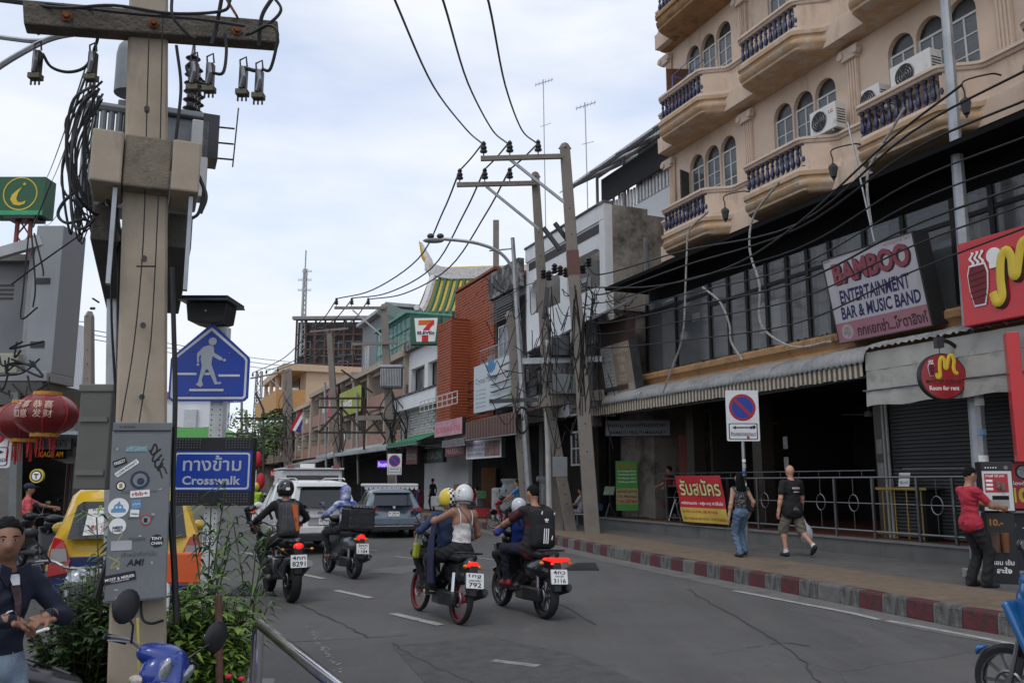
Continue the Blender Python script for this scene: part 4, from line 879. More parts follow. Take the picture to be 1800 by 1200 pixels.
def wall_lantern(lab,px,py):
    u,z=U(px,py,-.55); T=thing('wall_lantern',lab,'lantern',FW(u,-.55,z),FRZ,'black lanterns on brackets below the balconies')
    MB().tube(spline([(.35,.5,.55),(.3,.3,.56),(.0,.0,.5),(0,0,.3),(0,0,.2)],4),.016,6).build('bracket',BLKP,T); MB().lathe([(.02,.2),(.09,.14),(.1,.1),(.06,-.1),(.03,-.14),(.02,-.18)],6).build('lantern_body',BLKP,T,smooth=0)
wall_lantern('black lantern under the leftmost lower balcony',1275,378); wall_lantern('black lantern between the middle and right lower balconies',1465,303); wall_lantern('black lantern at the upper right beside the grey lamp post',1698,190)
T=thing('drying_rack','blue drying rack with white peg ring on the upper left balcony','drying rack',FW(5.7,.5,13.0),FRZ)
MB().tube([(-.5,-.1,-.2),(-.5,-.1,.75),(.55,-.1,.85),(.55,.3,.85),(-.5,.3,.75),(-.5,-.1,.75)],.014,5).build('rack_frame',mat('rack_blue',(.12,.18,.4)),T)
q=MB().tube([(.2+.2*math.cos(a*.5),.0,.42+.06*math.sin(a*.5)) for a in range(12)],.012,5,closed=True)
for a in range(12): q.box(.2+.2*math.cos(a*.524)-.012,.2+.2*math.cos(a*.524)+.012,-.02,.02,.25,.4)
q.build('peg_ring',WHT,T)
tag(bx('balcony_screen',mat('brown_board',(.10,.035,.02)),None,-.35,.35,0,.05,-.65,.6),'brown board screening the upper left balcony end','screen'); o=bpy.data.objects['balcony_screen']; o.location=FW(5.0,.75,13.55); o.rotation_euler=(0,0,FRZ+1.2)
o=tag(bx('open_shutter_door',mat('dark_casement',(.05,.055,.05),var=.4,vs=6),None,-.02,.02,-.4,0,0,1.25),'dark casement swung open at the lower left window','casement'); o.location=FW(5.02,.98,9.6); o.rotation_euler=(0,0,FRZ+.35)
# ---------------- buildings further along the right side
def building(lab,u0,u1,v=-.3,cat='building',name='shophouse'):
    """empty at the left end of the facade; x right along it, y into the plot"""
    T=thing(name,lab,cat,FW(u0,v,0),FRZ); return T,u1-u0
STW=mat('white_stained_render',(.62,.63,.64),rough=.85,var=.06,vs=1.5,bump=.15,bs=20,dirt=.16,dcol=(.16,.155,.15),ds=1.1,streak=1); CON=mat('stained_concrete',(.27,.235,.2),rough=.9,var=.2,vs=.8,bump=.3,bs=18,dirt=.72,dcol=(.035,.033,.032),ds=.75)
CON2=mat('grey_concrete',(.25,.24,.225),rough=.9,var=.2,vs=1.5,bump=.3,bs=25,dirt=.3,dcol=(.08,.075,.07),ds=1.2); BLKM=mat('mould_black',(.05,.05,.05),rough=.95,var=.4,vs=2,dirt=.5,dcol=(.35,.34,.33),ds=2)
GLZ=mat('far_glass',(.035,.04,.045),rough=.15,var=.4,vs=1.5); LOUV=mat('louvre_grey',(.28,.29,.3),rough=.6,var=.1)
def window(T,x0,x1,z0,z1,y=0,nx=2,nz=1,fr=None,gl=None,dep=.12):
    f=MB(); fr=fr or WINW; t=.06
    f.box(x0,x0+t,y-.03,y+.05,z0,z1).box(x1-t,x1,y-.03,y+.05,z0,z1).box(x0+t,x1-t,y-.03,y+.05,z0,z0+t).box(x0+t,x1-t,y-.03,y+.05,z1-t,z1)
    for i in range(1,nx): x=x0+(x1-x0)*i/nx; f.box(x-.02,x+.02,y-.02,y+.04,z0+t,z1-t)
    for j in range(1,nz): z=z0+(z1-z0)*j/nz; f.box(x0+t,x1-t,y-.018,y+.035,z-.02,z+.02)
    w=f.build('window',fr,T,smooth=0)
    for i in range(nx):
        a,b=x0+(x1-x0)*i/nx+.03,x0+(x1-x0)*(i+1)/nx-.03; bx('pane',gl or GLZ,w,a,b,y+.0,y+.012,z0+.04,z1-.04)
    return w
def wall_holes(T,L_,z0,z1,holes,m,th=.25,y=0,nm='wall'):
    """front wall with rectangular openings (x0,x1,za,zb); sorted, not overlapping in x"""
    w=MB(); x=0
    for a,b,za,zb in sorted(holes):
        if a>x: w.box(x,a,y,y+th,z0,z1)
        if za>z0: w.box(a,b,y,y+th,z0,za)
        if zb<z1: w.box(a,b,y,y+th,zb,z1)
        x=b
    if x<L_: w.box(x,L_,y,y+th,z0,z1)
    return w.build(nm,m,T,smooth=0)
def louvres(T,x0,x1,z0,z1,y,m,n=8):
    s=MB()
    for k in range(n): z=z0+(z1-z0)*(k+.1)/n; s.prism([(y,z),(y+.06,z+(z1-z0)/n*.75),(y+.075,z+(z1-z0)/n*.75),(y+.015,z)],x0,x1,ax='x')
    return s.build('louvre',m,T,smooth=0)
# --- white four-storey house
T,L_=building('white four-storey house with arched loggias and a stained grey end wall',-4.1,2.2)
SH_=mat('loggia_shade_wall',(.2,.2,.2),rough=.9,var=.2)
bx('rear_mass',CON,T,.02,L_-.0,1.6,13,0,10.4); bx('end_wall',CON,T,L_-.18,L_,.25,1.6,3.9,10.6)
for fz in (3.9,7.0):
    holes=[(b*3.15+.35,b*3.15+2.95,fz+.95,fz+2.25) for b in (0,1)]
    wall_holes(T,L_-.0,fz,fz+3.1,holes,STW)
    for a,b,z0,z1 in holes:
        for sx,x in ((1,a),(-1,b)):
            c=MB()
            for cz,sz in ((z1,-1),):
                r=.55; P=[(x,cz)]+[(x+sx*r*(1-math.cos(R(t))),cz+sz*r*(1-math.sin(R(t)))) for t in range(0,91,15)]; c.prism(P,0.003,.247); c.build('arch_corner',STW,T,smooth=0)
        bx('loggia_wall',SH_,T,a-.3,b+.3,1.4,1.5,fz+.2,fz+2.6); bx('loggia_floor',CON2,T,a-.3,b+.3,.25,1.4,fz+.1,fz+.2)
        lf=bx('louvre_door',mat('louvre_frame',(.45,.46,.47)),T,b-1.0,b-.25,1.28,1.38,fz+.3,fz+2.1); louvres(lf,b-.95,b-.3,fz+.95,fz+2.0,1.2,LOUV,9)
        bx('loggia_window',GLZ,T,a+.1,a+1.0,1.36,1.395,fz+.8,fz+2.1)
    bx('floor_band',mat('shadow_band',(.03,.03,.03)),T,.25,L_-.3,-.015,.1,fz+2.72,fz+3.02) if fz>5 else None  # near-black strip paints the shadow slot below the parapet
bx('parapet',STW,T,0,L_,-.05,.25,10.1,10.62); bx('parapet_coping',BLKM,T,-.03,L_+.02,-.09,.3,10.62,10.70); bx('end_pier',STW,T,L_-.35,L_+.015,-.04,.12,3.9,10.1)
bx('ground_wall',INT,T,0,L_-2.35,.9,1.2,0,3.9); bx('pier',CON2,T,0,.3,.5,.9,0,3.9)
a1=MB().add([(.2,-1.2,5.9),(L_+1.9,-1.2,6.5),(L_+1.9,.0,7.1),(.2,0,6.5)],[(0,1,2,3)]); o=a1.build('eave_roof',mat('grey_sheet',(.2,.2,.205),rough=.7,var=.2),T,smooth=0); so=o.modifiers.new('s','SOLIDIFY'); so.thickness=.06
s=MB(); s.box(L_-.1,L_+1.7,-.3,.0,4.4,6.6); s.build('side_hut',mat('brown_tin',(.05,.028,.022),var=.3,rough=.8),T,smooth=0); bx('side_wall',mat('grey_block',(.09,.088,.085),var=.25,vs=4),T,L_-.45,L_-.1,-.5,-.2,3.4,5.9)
s=MB()
for k in range(12): s.box(L_-1.9,L_-.48,-.42-.02*(k%2),-.3,3.9+k*.16,4.04+k*.16)
s.build('siding_plank',mat('grey_block',(.09,.088,.085),var=.25,vs=4),T,smooth=0)
for x,z in ((L_-3.2,4.6),(L_-3.3,5.3)): bx('aircon_casing',mat('aircon_white',(.58,.57,.54)),T,x,x+.85,-.75,-.4,z,z+.58,.01); MB().prism(disc(x+.32,z+.29,.22,16),-.76,-.752).build('aircon_fan',mat('fan_dark',(.02,.02,.02)),T,smooth=0)
window(T,L_-1.6,L_-.6,2.2,3.3,-.5,3,2); bx('white_pelmet',STW,T,L_-3.0,L_-1.7,-.8,-.5,5.75,6.3)
# penthouse terrace
bx('penthouse',CON,T,3.2,L_+2.2,3.2,11,10.4,14.0); bx('terrace_wall',STW,T,1.0,L_+.6,2.9,3.1,10.5,11.8)
s=MB()
for k in range(22): s.box(1.6+k*.22,1.72+k*.22,2.85,2.9,11.8,12.5+.1*math.sin(k*2.3))
s.build('terrace_fence',mat('white_fence',(.6,.6,.6),var=.15,dirt=.2),T,smooth=0)
bx('shade_net',mat('black_net',(.02,.022,.024),rough=.9,var=.3,vs=5),T,1.4,L_+.3,2.6,2.66,12.4,13.4)
o=MB().add([(-.3,1.6,13.3),(L_+2.0,1.6,13.3),(L_+2.0,5.6,15.6),(.6,5.6,15.6)],[(0,1,2,3)]).build('terrace_roof',mat('pale_sheet',(.6,.6,.6),var=.1,alpha=.55),T,smooth=0); so=o.modifiers.new('s','SOLIDIFY'); so.thickness=.05
s=MB()
for x in (.2,2,4,L_+.2,L_+1.9): s.beam((x,1.8,13.35),(x,5.5,15.45),.08,.14)
for x in (.9,3,L_+.4,L_+1.9): s.beam((x,2.7,11.8),(x,2.7,13.8),.09,.09)
for y,z in ((1.8,13.28),(3.2,14.05),(5.2,15.2)): s.beam((.0,y,z),(L_+1.9,y,z),.08,.1)
s.build('terrace_frame',mat('frame_grey',(.16,.16,.17),rough=.5),T,smooth=0)
# --- dark grey house with railings
T,L_=building('grimy grey house with dark windows and black stained parapet beside the orange brick front',-7.3,-4.1)
bx('rear_mass',CON2,T,.02,L_-.02,1.5,12,0,9.9); wall_holes(T,L_,3.8,9.7,[(.3,2.9,4.6,6.2)],mat('grey_blue_wall',(.15,.16,.17),var=.2,dirt=.4),.2)
bx('upper_opening',DARK,T,.1,L_-.1,-.02,0.002,6.5,8.9); bx('parapet',BLKM,T,0,L_,-.35,-.1,9.2,10.3)
s=MB()
for k in range(9): s.box(.05,L_-.05,-.3,-.28,8.15+k*.11,8.2+k*.11)
s.build('slatted_screen',mat('slat_grey',(.1,.1,.1)),T,smooth=0)
for x in (.5,1.7): window(T,x,x+1.0,6.7,8.0,-.06,2,1)
bx('balcony',mat('pale_blue_grey',(.25,.28,.3),var=.15,dirt=.3),T,0,L_,-.7,-.05,5.9,6.5); 
s=MB()
for k in range(12): s.beam((.1+k*.26,-.7,6.5),(.1+k*.26,-.7,7.0),.02,.02)
s.beam((0,-.7,7.02),(L_,-.7,7.02),.04,.04); s.build('balcony_rail',STEEL,T,smooth=0)
bx('ground_wall',INT,T,0,L_,.9,1.2,0,3.9); bx('tarp',mat('orange_tarp',(.35,.17,.04),var=.4,vs=3),T,.3,1.2,-.5,-.45,5.4,6.8)
# --- orange brick tower front
BRK=mat('orange_brick',(.29,.065,.022),rough=.7,var=.2,vs=4,dirt=.25,dcol=(.12,.03,.015),ds=2); BRJ=mat('brick_joint',(.12,.03,.014),rough=.9,var=.2)
T,L_=building('orange brick tower front with a stepped top beside the chain-store sign',-13.3,-7.3)
def brickwall(x0,x1,y,z0,z1,nm='brick_facing',cw=.42,chh=.13):
    s=MB(); z=z0;r=0
    while z<z1-.05:
        x=x0-(cw/2 if r%2 else 0)
        while x<x1-.03:
            a,b=max(x0,x),min(x1,x+cw-.02)
            if b-a>.05: j=rnd.uniform(0,.02); s.add([(a,y-.05-j,z),(b,y-.05-j,z),(b,y-.05-j,z+chh-.025),(a,y-.05-j,z+chh-.025),(a,y,z),(b,y,z),(b,y,z+chh-.025),(a,y,z+chh-.025)],[(0,1,2,3),(0,4,5,1),(3,2,6,7),(0,3,7,4),(1,5,6,2)])
            x+=cw
        z+=chh; r+=1
    o=s.build(nm,BRK,T,smooth=0); o['kind']='stuff'; return o
bx('tower_mass',BRJ,T,.9,L_-.01,.0,9,3.9,10.6); bx('tower_step',BRJ,T,1.0,3.0,-.9,.0,3.9,8.95); brickwall(.9,L_-.02,0,3.9,10.55); brickwall(1.0,3.0,-.9,3.9,8.9)
s=MB()
y=-.9
while y<0: y+=.13
for zz in range(38): s.box(3.0,3.02,-.9,-.02,3.95+zz*.13,3.95+zz*.13+.1)
s.build('side_course',BRK,T,smooth=0)
for zz in range(52):
    if zz==0: s=MB()
    s.box(L_-.005,L_+.03,.02,2.5,3.95+zz*.13,3.95+zz*.13+.1)
s.build('side_course',BRK,T,smooth=0)
bx('coping',mat('coping_brown',(.2,.06,.03)),T,.85,L_+.05,-.1,.2,10.6,10.72); bx('ground_wall',INT,T,0,L_,1.2,1.5,0,3.9)
s=MB()  # balcony railing frames at the tower's foot
for z in (5.1,5.35,5.6): s.beam((.2,-1.5,z-.2),(L_-.5,-1.5,z-.2),.03,.03)
for k in range(9): s.beam((.2+k*.66,-1.5,4.9),(.2+k*.66,-1.5,5.4),.03,.03)
s.build('balcony_rail',WINW,T,smooth=0)
# --- white house behind the chain-store sign
T,L_=building('white stained house with a concrete balcony and whitewashed brick base behind the chain-store sign',-20.4,-13.3)
bx('rear_mass',STW,T,.02,L_,1.0,10,0,9.0); wall_holes(T,L_,3.9,8.8,[(.5,3.0,6.3,7.8),(3.6,6.6,6.3,7.8)],STW,.25)
bx('glass',GLZ,T,.4,6.7,.3,.34,6.2,7.9); bx('balcony',STW,T,0,L_+.6,-.9,.0,5.4,6.1); bx('balcony_edge',BLKM,T,0,L_+.6,-.95,-.85,6.1,6.2); bx('roof_edge',BLKM,T,0,L_+.9,-.3,.3,8.8,9.35)
s=MB(); 
for r in range(14):
    for k in range(12): a=.1+k*.5+(.25 if r%2 else 0); s.box(a,a+.47,-.45-rnd.uniform(0,.03),-.4,3.6+r*.14,3.6+r*.14+.12)
o=s.build('white_brick',mat('whitewash_brick',(.42,.41,.4),var=.2,vs=5,dirt=.5,dcol=(.12,.11,.1),ds=4),T,smooth=0); o['kind']='stuff'
bx('brick_back',CON2,T,0,6.5,-.4,-.05,3.5,5.4); bx('ground_wall',INT,T,0,L_,1.2,1.5,0,3.9)
# --- beige terraces further on
BEI=mat('beige_render',(.36,.29,.23),rough=.85,var=.12,vs=1,dirt=.25,dcol=(.1,.08,.06),ds=1,streak=1); BRO=mat('salmon_band',(.30,.17,.13),rough=.85,var=.15,vs=1.5,dirt=.25); WLO=mat('warm_interior',(.06,.045,.035),var=.4,vs=1)
def terrace(lab,u0,u1,h,wall,band,floors,win=True,v=-.3,roof=None):
    T,L_=building(lab,u0,u1,v); nb=max(2,int(L_/3.6)); bw=L_/nb
    bx('rear_mass',wall,T,.02,L_-.02,1.6,11,0,h-.2)
    fz0=3.7; fh=(h-fz0)/floors
    for f in range(floors):
        z=fz0+f*fh; bx('floor_band',band,T,0,L_,-.15,.2,z,z+fh*.36); bx('room_back',WLO,T,.1,L_-.1,1.3,1.4,z+fh*.3,z+fh)
        for b in range(nb):
            window(T,b*bw+.45,b*bw+bw-.35,z+fh*.36,z+fh*.86,.9,3,1,DKM)
            if rnd.random()<.45: bx('aircon_casing',mat('aircon_white',(.58,.57,.54)),T,b*bw+.6,b*bw+1.4,-.1,.3,z+fh*.37,z+fh*.56)
        bx('lintel',wall,T,0,L_,.0,.2,z+fh*.9,z+fh)
    for b in range(nb+1): x=min(max(0,b*bw-.15),L_-.3); bx('pier',wall,T,x,x+.3,-.25,1.3,fz0,h)
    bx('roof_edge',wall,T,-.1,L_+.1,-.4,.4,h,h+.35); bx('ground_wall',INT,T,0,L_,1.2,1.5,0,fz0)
    return T
terrace('beige shophouse with salmon floor bands and deep balconies right of the transformer pole',-33.5,-20.4,8.6,BEI,BRO,2); terrace('cream shophouse with salmon bands carrying the yellow-green sign',-50.5,-33.5,8.9,BEI,BRO,2); terrace('far cream and brown shophouse near the leaning striped flag',-66,-50.5,8.3,mat('cream_render',(.42,.36,.28),var=.12,dirt=.25),BRO,2)
terrace('farthest low shophouse with dark balconies at the street bend',-86,-66,7.6,BEI,mat('dusty_brown',(.2,.14,.1),var=.2),2)
# grey-blue roof house
T,L_=building('grey-blue rooftop house with two white windows above the terrace',-43,-33.8,2.2,name='rooftop_house'); GB=mat('grey_blue_render',(.17,.185,.20),var=.1)
bx('wall',GB,T,0,L_,0,7,8.2,14.2); bx('roof',mat('pale_roof',(.35,.36,.37)),T,-.3,L_+.3,-.5,7.3,14.2,14.45); window(T,1.0,2.6,10.2,12.3,-.06,2,1)
for x in (5.2,7.2): window(T,x,x+1.5,10.9,12.9,-.06,2,1)
# peach corner building far away
T,L_=building('orange and peach corner block with a round balcony at the end of the row',-82,-66,0); PCH=mat('far_peach',(.5,.36,.24),var=.1); ORB=mat('far_orange',(.48,.25,.09),var=.1)
bx('wall',PCH,T,0,L_,1.5,9,7,13.2); bx('balcony',ORB,T,-3,L_,-1.5,1.5,9.2,11.2); bx('roof',PCH,T,-1,L_+.5,-1.0,9,13.2,13.9); bx('window',GLZ,T,2,12,1.4,1.499,11.3,13)
for x in (0,5,10,15): bx('post',PCH,T,x,x+.4,-.9,-.5,11.2,13.2)
# scaffold billboard block
T=thing('billboard_frame','huge dark billboard frame on a rooftop at the end of the street, rusty struts showing','billboard',(-28.7,112,0),-.04); Lb=10.2; z0,z1=13,22.9
DKB=mat('billboard_dark',(.045,.042,.045),rough=.8,var=.3,vs=.6); RUS=mat('rusty_strut',(.09,.05,.04),rough=.85,var=.4,vs=1)
bx('panel',DKB,T,0,Lb,.6,.9,z0,z1-.2); bx('roof_block',CON2,T,.5,Lb-.5,1,8,0,z0)
s=MB()
for k in range(9): x=Lb*k/8; s.beam((x,0,z0),(x,0,z1),.22,.22)
for k in range(6): z=z0+(z1-z0)*k/5; s.beam((0,-.05,z),(Lb,-.05,z),.2,.2)
for k in range(8): s.beam((Lb*k/8,.2,z0+(k%4)*2.2),(Lb*(k+1)/8,.2,z0+2.2+(k%4)*2.2),.1,.1)
s.build('strut',RUS,T,smooth=0)
s=MB()
for k in range(14):
    x=rnd.uniform(.2,Lb-2.2); z=rnd.uniform(z0+.5,z1-2.5); w=rnd.uniform(1.2,2.0); 
    for a,b in (((x,z),(x+w,z)),((x,z+1.8),(x+w,z+1.8)),((x,z),(x,z+1.8)),((x+w,z),(x+w,z+1.8))): s.beam((a[0],.5,a[1]),(b[0],.5,b[1]),.1,.1)
s.build('panel_frame',mat('pale_frame',(.22,.23,.25),var=.2),T,smooth=0)
bx('light_gantry',mat('gantry',(.2,.2,.2)),T,-.3,Lb,-1.2,-.3,z1-.1,z1+.3)
T=thing('radio_mast','thin white lattice radio mast rising behind the dark billboard','mast',V(533,560,112).xy.to_3d()); Z0=18; Z1=V(533,440,112).z
s=MB()
for a in range(3): s.beam((.35*math.cos(a*2.09),.35*math.sin(a*2.09),Z0),(.2*math.cos(a*2.09),.2*math.sin(a*2.09),Z1-2.6),.2,.2)
for k in range(18): z=Z0+(Z1-2.6-Z0)*k/18; s.beam((.35,0,z),(-.17,.3,z+.6),.09,.09); s.beam((-.17,-.3,z),(.35,0,z+.6),.09,.09)
s.cyl((0,0,Z1-2.8),(0,0,Z1),.1,n=5); s.build('lattice',mat('mast_grey',(.35,.36,.37)),T,smooth=0)
for k,z in enumerate((Z1-3,Z1-4.2,Z1-5.6)): MB().box(-.9+.5*(k==0),.9,-.1,.1,z,z+.25).build('antenna_panel',WHT,T,smooth=0)
# ---- chinese temple roof
T=thing('temple_roof','chinese temple roof of yellow and green glazed tiles with upturned white ridge ends','temple',(-6.4,58,0),-.12); TY=mat('tile_yellow',(.48,.32,.03),rough=.35,var=.2,vs=5); TG=mat('tile_green',(.03,.10,.035),rough=.35,var=.2,vs=5); RW=mat('ridge_white',(.5,.48,.47),rough=.6,var=.25,vs=5,dirt=.3,dcol=(.3,.08,.04),ds=4)
Lr=9; zr,ze,yr=16.6,13.1,4.2
def slope(t): return ze+(zr-ze)*(t**1.35)
for k in range(18):
    x=.5+k*.48; s=MB(); pts=[(x,yr*i/7,slope(i/7)) for i in range(8)]; s.tube(pts,.15,6); s.build('tile_rib',TG,T)
s=MB(); n=8
s.add([(0,yr*i/7,slope(i/7)-.02) for i in range(8)]+[(Lr,yr*i/7,slope(i/7)-.02) for i in range(8)],[(i,i+1,n+i+1,n+i) for i in range(7)]); s.build('tile_field',TY,T,smooth=60)
s=MB(); s.loft([[(x,yr-.25,zr-.1+dz),(x,yr+.25,zr-.1+dz),(x,yr+.25,zr+.75+dz),(x,yr-.25,zr+.75+dz)] for x,dz in [(-.6+i*(Lr+1)/16,.9*max(0,abs(i-8)/8-.55)**2*4) for i in range(17)]]); s.build('ridge',RW,T,smooth=40)
o=MB().tube([(-.5,yr,zr+.8),(Lr,yr,zr+.8)],.09,6).build('ridge_cap',TY,T)
for x in (0,): 
    s=MB(); pts=[(x,yr*i/7,slope(i/7)+.18) for i in range(-2,8)] if 0 else [(x,-.9,ze+.3)]+[(x,yr*i/7,slope(i/7)+.18) for i in range(8)]+[(x-.4,yr+.1,zr+1.4),(x-1.0,yr+.2,zr+2.9)]; s.tube(pts,[.22]+[.28]*8+[.32,.06],6); s.build('hip_ridge',RW,T)
    s=MB(); s.tube([(x-.1,yr,zr+.9),(x-.7,yr+.1,zr+1.7),(x-1.15,yr+.2,zr+3.0)],[.3,.25,.04],6); s.build('ridge_tip',TY,T)
s=MB(); s.add([(-.3,0,ze),(-.3,yr*2,ze),(-.3,yr,zr)],[(0,1,2)]); s.build('gable',mat('gable_pale',(.42,.38,.33),var=.15),T,smooth=0)
s=MB(); s.loft([[(x,y0,z0_),(x,y0+.3,z0_+.35),(x,y0+2.2,z0_+1.3),(x,y0+2.2,z0_+1.1)] for x,y0,z0_ in ((-2.6,-1.5,12.9),(-1.4,-1.7,12.3),(0,-1.7,12.1),(Lr,-1.7,12.1))]); s.build('lower_eave',mat('lower_eave_tile',(.025,.06,.035),rough=.4,var=.3,vs=6),T,smooth=0)
bx('eave_beam',mat('temple_red',(.3,.03,.02)),T,-1.2,Lr,-.9,-.5,11.6,12.2); bx('gold_bracket',TY,T,-1.2,-.4,-1.0,-.5,10.2,11.3); bx('base',CON2,T,0,Lr,.5,8,0,11.2)
GT=mat('green_tint_glass',(.22,.42,.38),rough=.1,var=.2,alpha=.4)
T=thing('glass_lobby','green glass pavilion between the temple and the beige shophouse','pavilion',FW(-33,1,0),FRZ); bx('wall',GT,T,0,8,0,4,8.6,12); s=MB()
for k in range(8): s.beam((k,-.05,8.6),(k,-.05,12),.05,.05)
for k in range(5): s.beam((0,-.06,8.7+k*.8),(8,-.06,8.7+k*.8),.05,.05)
s.build('mullion',mat('green_frame',(.10,.30,.24)),T,smooth=0); bx('roof',mat('green_frame',(.10,.30,.24)),T,-.2,8.2,-.3,4.3,12,12.12)
# ---------------- signs, helper
def board(name,label,cat,loc,rz,w,h,d,face,side,texts=(),tilt=0,border=None,rzc=0,roll=0):
    T=thing(name,label,cat,loc,rz); T.rotation_euler=(R(tilt),R(roll),rz)
    bx('cabinet',side,T,-w/2,w/2,.012,d,0,h,.004); p=bx('face_panel',face,T,-w/2+.012,w/2-.012,.0,.012,.012,h-.012)
    if border:
        t=border[1]; f=MB(); f.box(-w/2,w/2,-.012,.012,0,t).box(-w/2,w/2,-.012,.012,h-t,h).box(-w/2,-w/2+t,-.012,.012,t,h-t).box(w/2-t,w/2,-.012,.012,t,h-t); f.build('border',border[0],T,smooth=0)
    for q in texts:
        s,x0,x1,z0,z1,m=q[:6]; txt(p,s,-w/2+x0*w,-w/2+x1*w,z0*h,z1*h,-.001,m,bold=q[6] if len(q)>6 else 0,shear=q[7] if len(q)>7 else 0)
    return T
def fboard(name,label,cat,tl,br,v,d,face,side,texts=(),tilt=0,border=None):
    (u0,z1),(u1,z0)=U(*tl,v),U(*br,v); return board(name,label,cat,FW((u0+u1)/2,v,z0),FRZ,u1-u0,z1-z0,d,face,side,texts,tilt,border)
def vboard(name,label,cat,tl,br,Y,d,face,side,texts=(),rz=0,border=None):
    a,b=V(*tl,Y),V(*br,Y); return board(name,label,cat,Vector(((a.x+b.x)/2,Y,b.z)),rz,b.x-a.x,a.z-b.z,d,face,side,texts,0,border)
def flat(par,poly,m,y,name,th=.004): return MB().prism(poly,y-th,y).build(name,m,par,smooth=0)
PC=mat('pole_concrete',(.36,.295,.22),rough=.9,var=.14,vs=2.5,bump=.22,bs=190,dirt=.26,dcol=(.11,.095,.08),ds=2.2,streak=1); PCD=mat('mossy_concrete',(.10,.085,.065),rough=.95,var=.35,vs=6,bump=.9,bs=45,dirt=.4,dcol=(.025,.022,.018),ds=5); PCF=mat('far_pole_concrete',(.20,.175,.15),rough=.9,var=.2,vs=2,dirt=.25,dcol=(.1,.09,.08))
GAL=mat('galvanised_steel',(.33,.34,.35),rough=.45,metal=.6,var=.25,vs=4); CAB=mat('black_cable',(.010,.010,.011),rough=.6,var=.2); RUST=mat('rusty_bolt',(.16,.055,.02),rough=.9,var=.4,vs=20); PORC=mat('dark_porcelain',(.022,.018,.018),rough=.25,var=.3)
SIGNB=mat('sign_blue',(.001,.042,.36),rough=.35,var=.06,vs=3); SIGNW=mat('sign_white',(.66,.67,.68),rough=.5,var=.08,vs=5); GREYP=mat('grey_cabinet',(.155,.165,.17),rough=.6,var=.12,vs=4,dirt=.18,dcol=(.09,.09,.085),ds=5)
# ---------------- near concrete pole with transformer
PY=5.1
T=thing('utility_pole','thick concrete utility pole in front with sticker box, crossarm and collar','utility pole',(-2.10,PY,0),R(22.9)); NI=Matrix.Rotation(-R(22.9),3,'Z'); lp=lambda p:NI@(p-Vector((-2.10,PY,0)))
def shaft(T,h,w0,w1,d0,d1,dx,m,dy=0,nm='shaft'):
    s=MB(); rg=[]
    for z in [h*i/8 for i in range(9)]:
        t=z/h; w=(w0+(w1-w0)*t)/2; d=(d0+(d1-d0)*t)/2; c=.016; x=dx*t; y=dy*t
        rg.append([(x-w+c,y-d,z),(x+w-c,y-d,z),(x+w,y-d+c,z),(x+w,y+d-c,z),(x+w-c,y+d,z),(x-w+c,y+d,z),(x-w,y+d-c,z),(x-w,y-d+c,z)])
    s.loft(rg); return s.build(nm,m,T,smooth=0)
shaft(T,6.2,.315,.20,.27,.2,-.30,PC,.10)
for z in (1.5,2.62,3.02,3.95,2.2): MB().cyl((-.30*z/6.2+.0,-.16,z),(-.30*z/6.2,-.11,z),.016,n=8).build('bolt_hole',PORC,T)
for x0,x1 in ((-.47,-.30),(-.295,-.035),(-.03,.13)):
    bx('collar_block',mat('collar_concrete',(.20,.165,.12),rough=.95,var=.25,vs=9,bump=.6,bs=120,dirt=.34,dcol=(.06,.05,.04),ds=8) if x1-x0>.2 else PC,T,x0,x1,-.215 if x1-x0<.2 else -.19,.22,3.44,3.76,.012)
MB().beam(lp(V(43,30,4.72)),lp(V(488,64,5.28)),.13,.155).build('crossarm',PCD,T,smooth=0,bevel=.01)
for px,py,Y in ((117,30,4.74),(270,42,4.93),(416,55,5.12)): MB().lathe([(.035,0),(.035,.012),(.02,.014),(.02,.04)],6,lp(V(px,py,Y)),(0,-1,0)).build('bolt',RUST,T,smooth=0)
for a,b in (((-.62,-.15,4.72),(-.25,0,5.4)),((.3,-.15,4.66),(-.2,0,5.5))): MB().beam(a,b,.05,.012).build('arm_brace',RUST,T,smooth=0)
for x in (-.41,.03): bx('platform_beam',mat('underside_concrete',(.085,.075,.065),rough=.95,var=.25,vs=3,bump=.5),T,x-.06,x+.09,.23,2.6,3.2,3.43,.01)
for x in (-.33,.09): bx('side_channel',GAL,T,x-.012,x+.012,-.16,-.10,2.85,3.43)
MB().tube(spline([lp(V(303,470,5.0)),lp(V(305,560,5.0)),lp(V(308,700,5.0)),lp(V(304,860,5.0)),lp(V(306,1000,5.0))],4),.016,6).build('conduit_cable',CAB,T)
for pts in (((262,60),(258,200),(252,420),(236,600),(213,740)),((286,30),(280,300),(268,560),(258,650),(244,745))): MB().tube(spline([lp(V(x,y,4.90)) for x,y in pts],4),.0035,4).build('thin_wire',CAB,T)
MB().tube([lp(V(240,468,4.9)),lp(V(274,468,4.9))],.005,4).build('wire_tie',CAB,T)
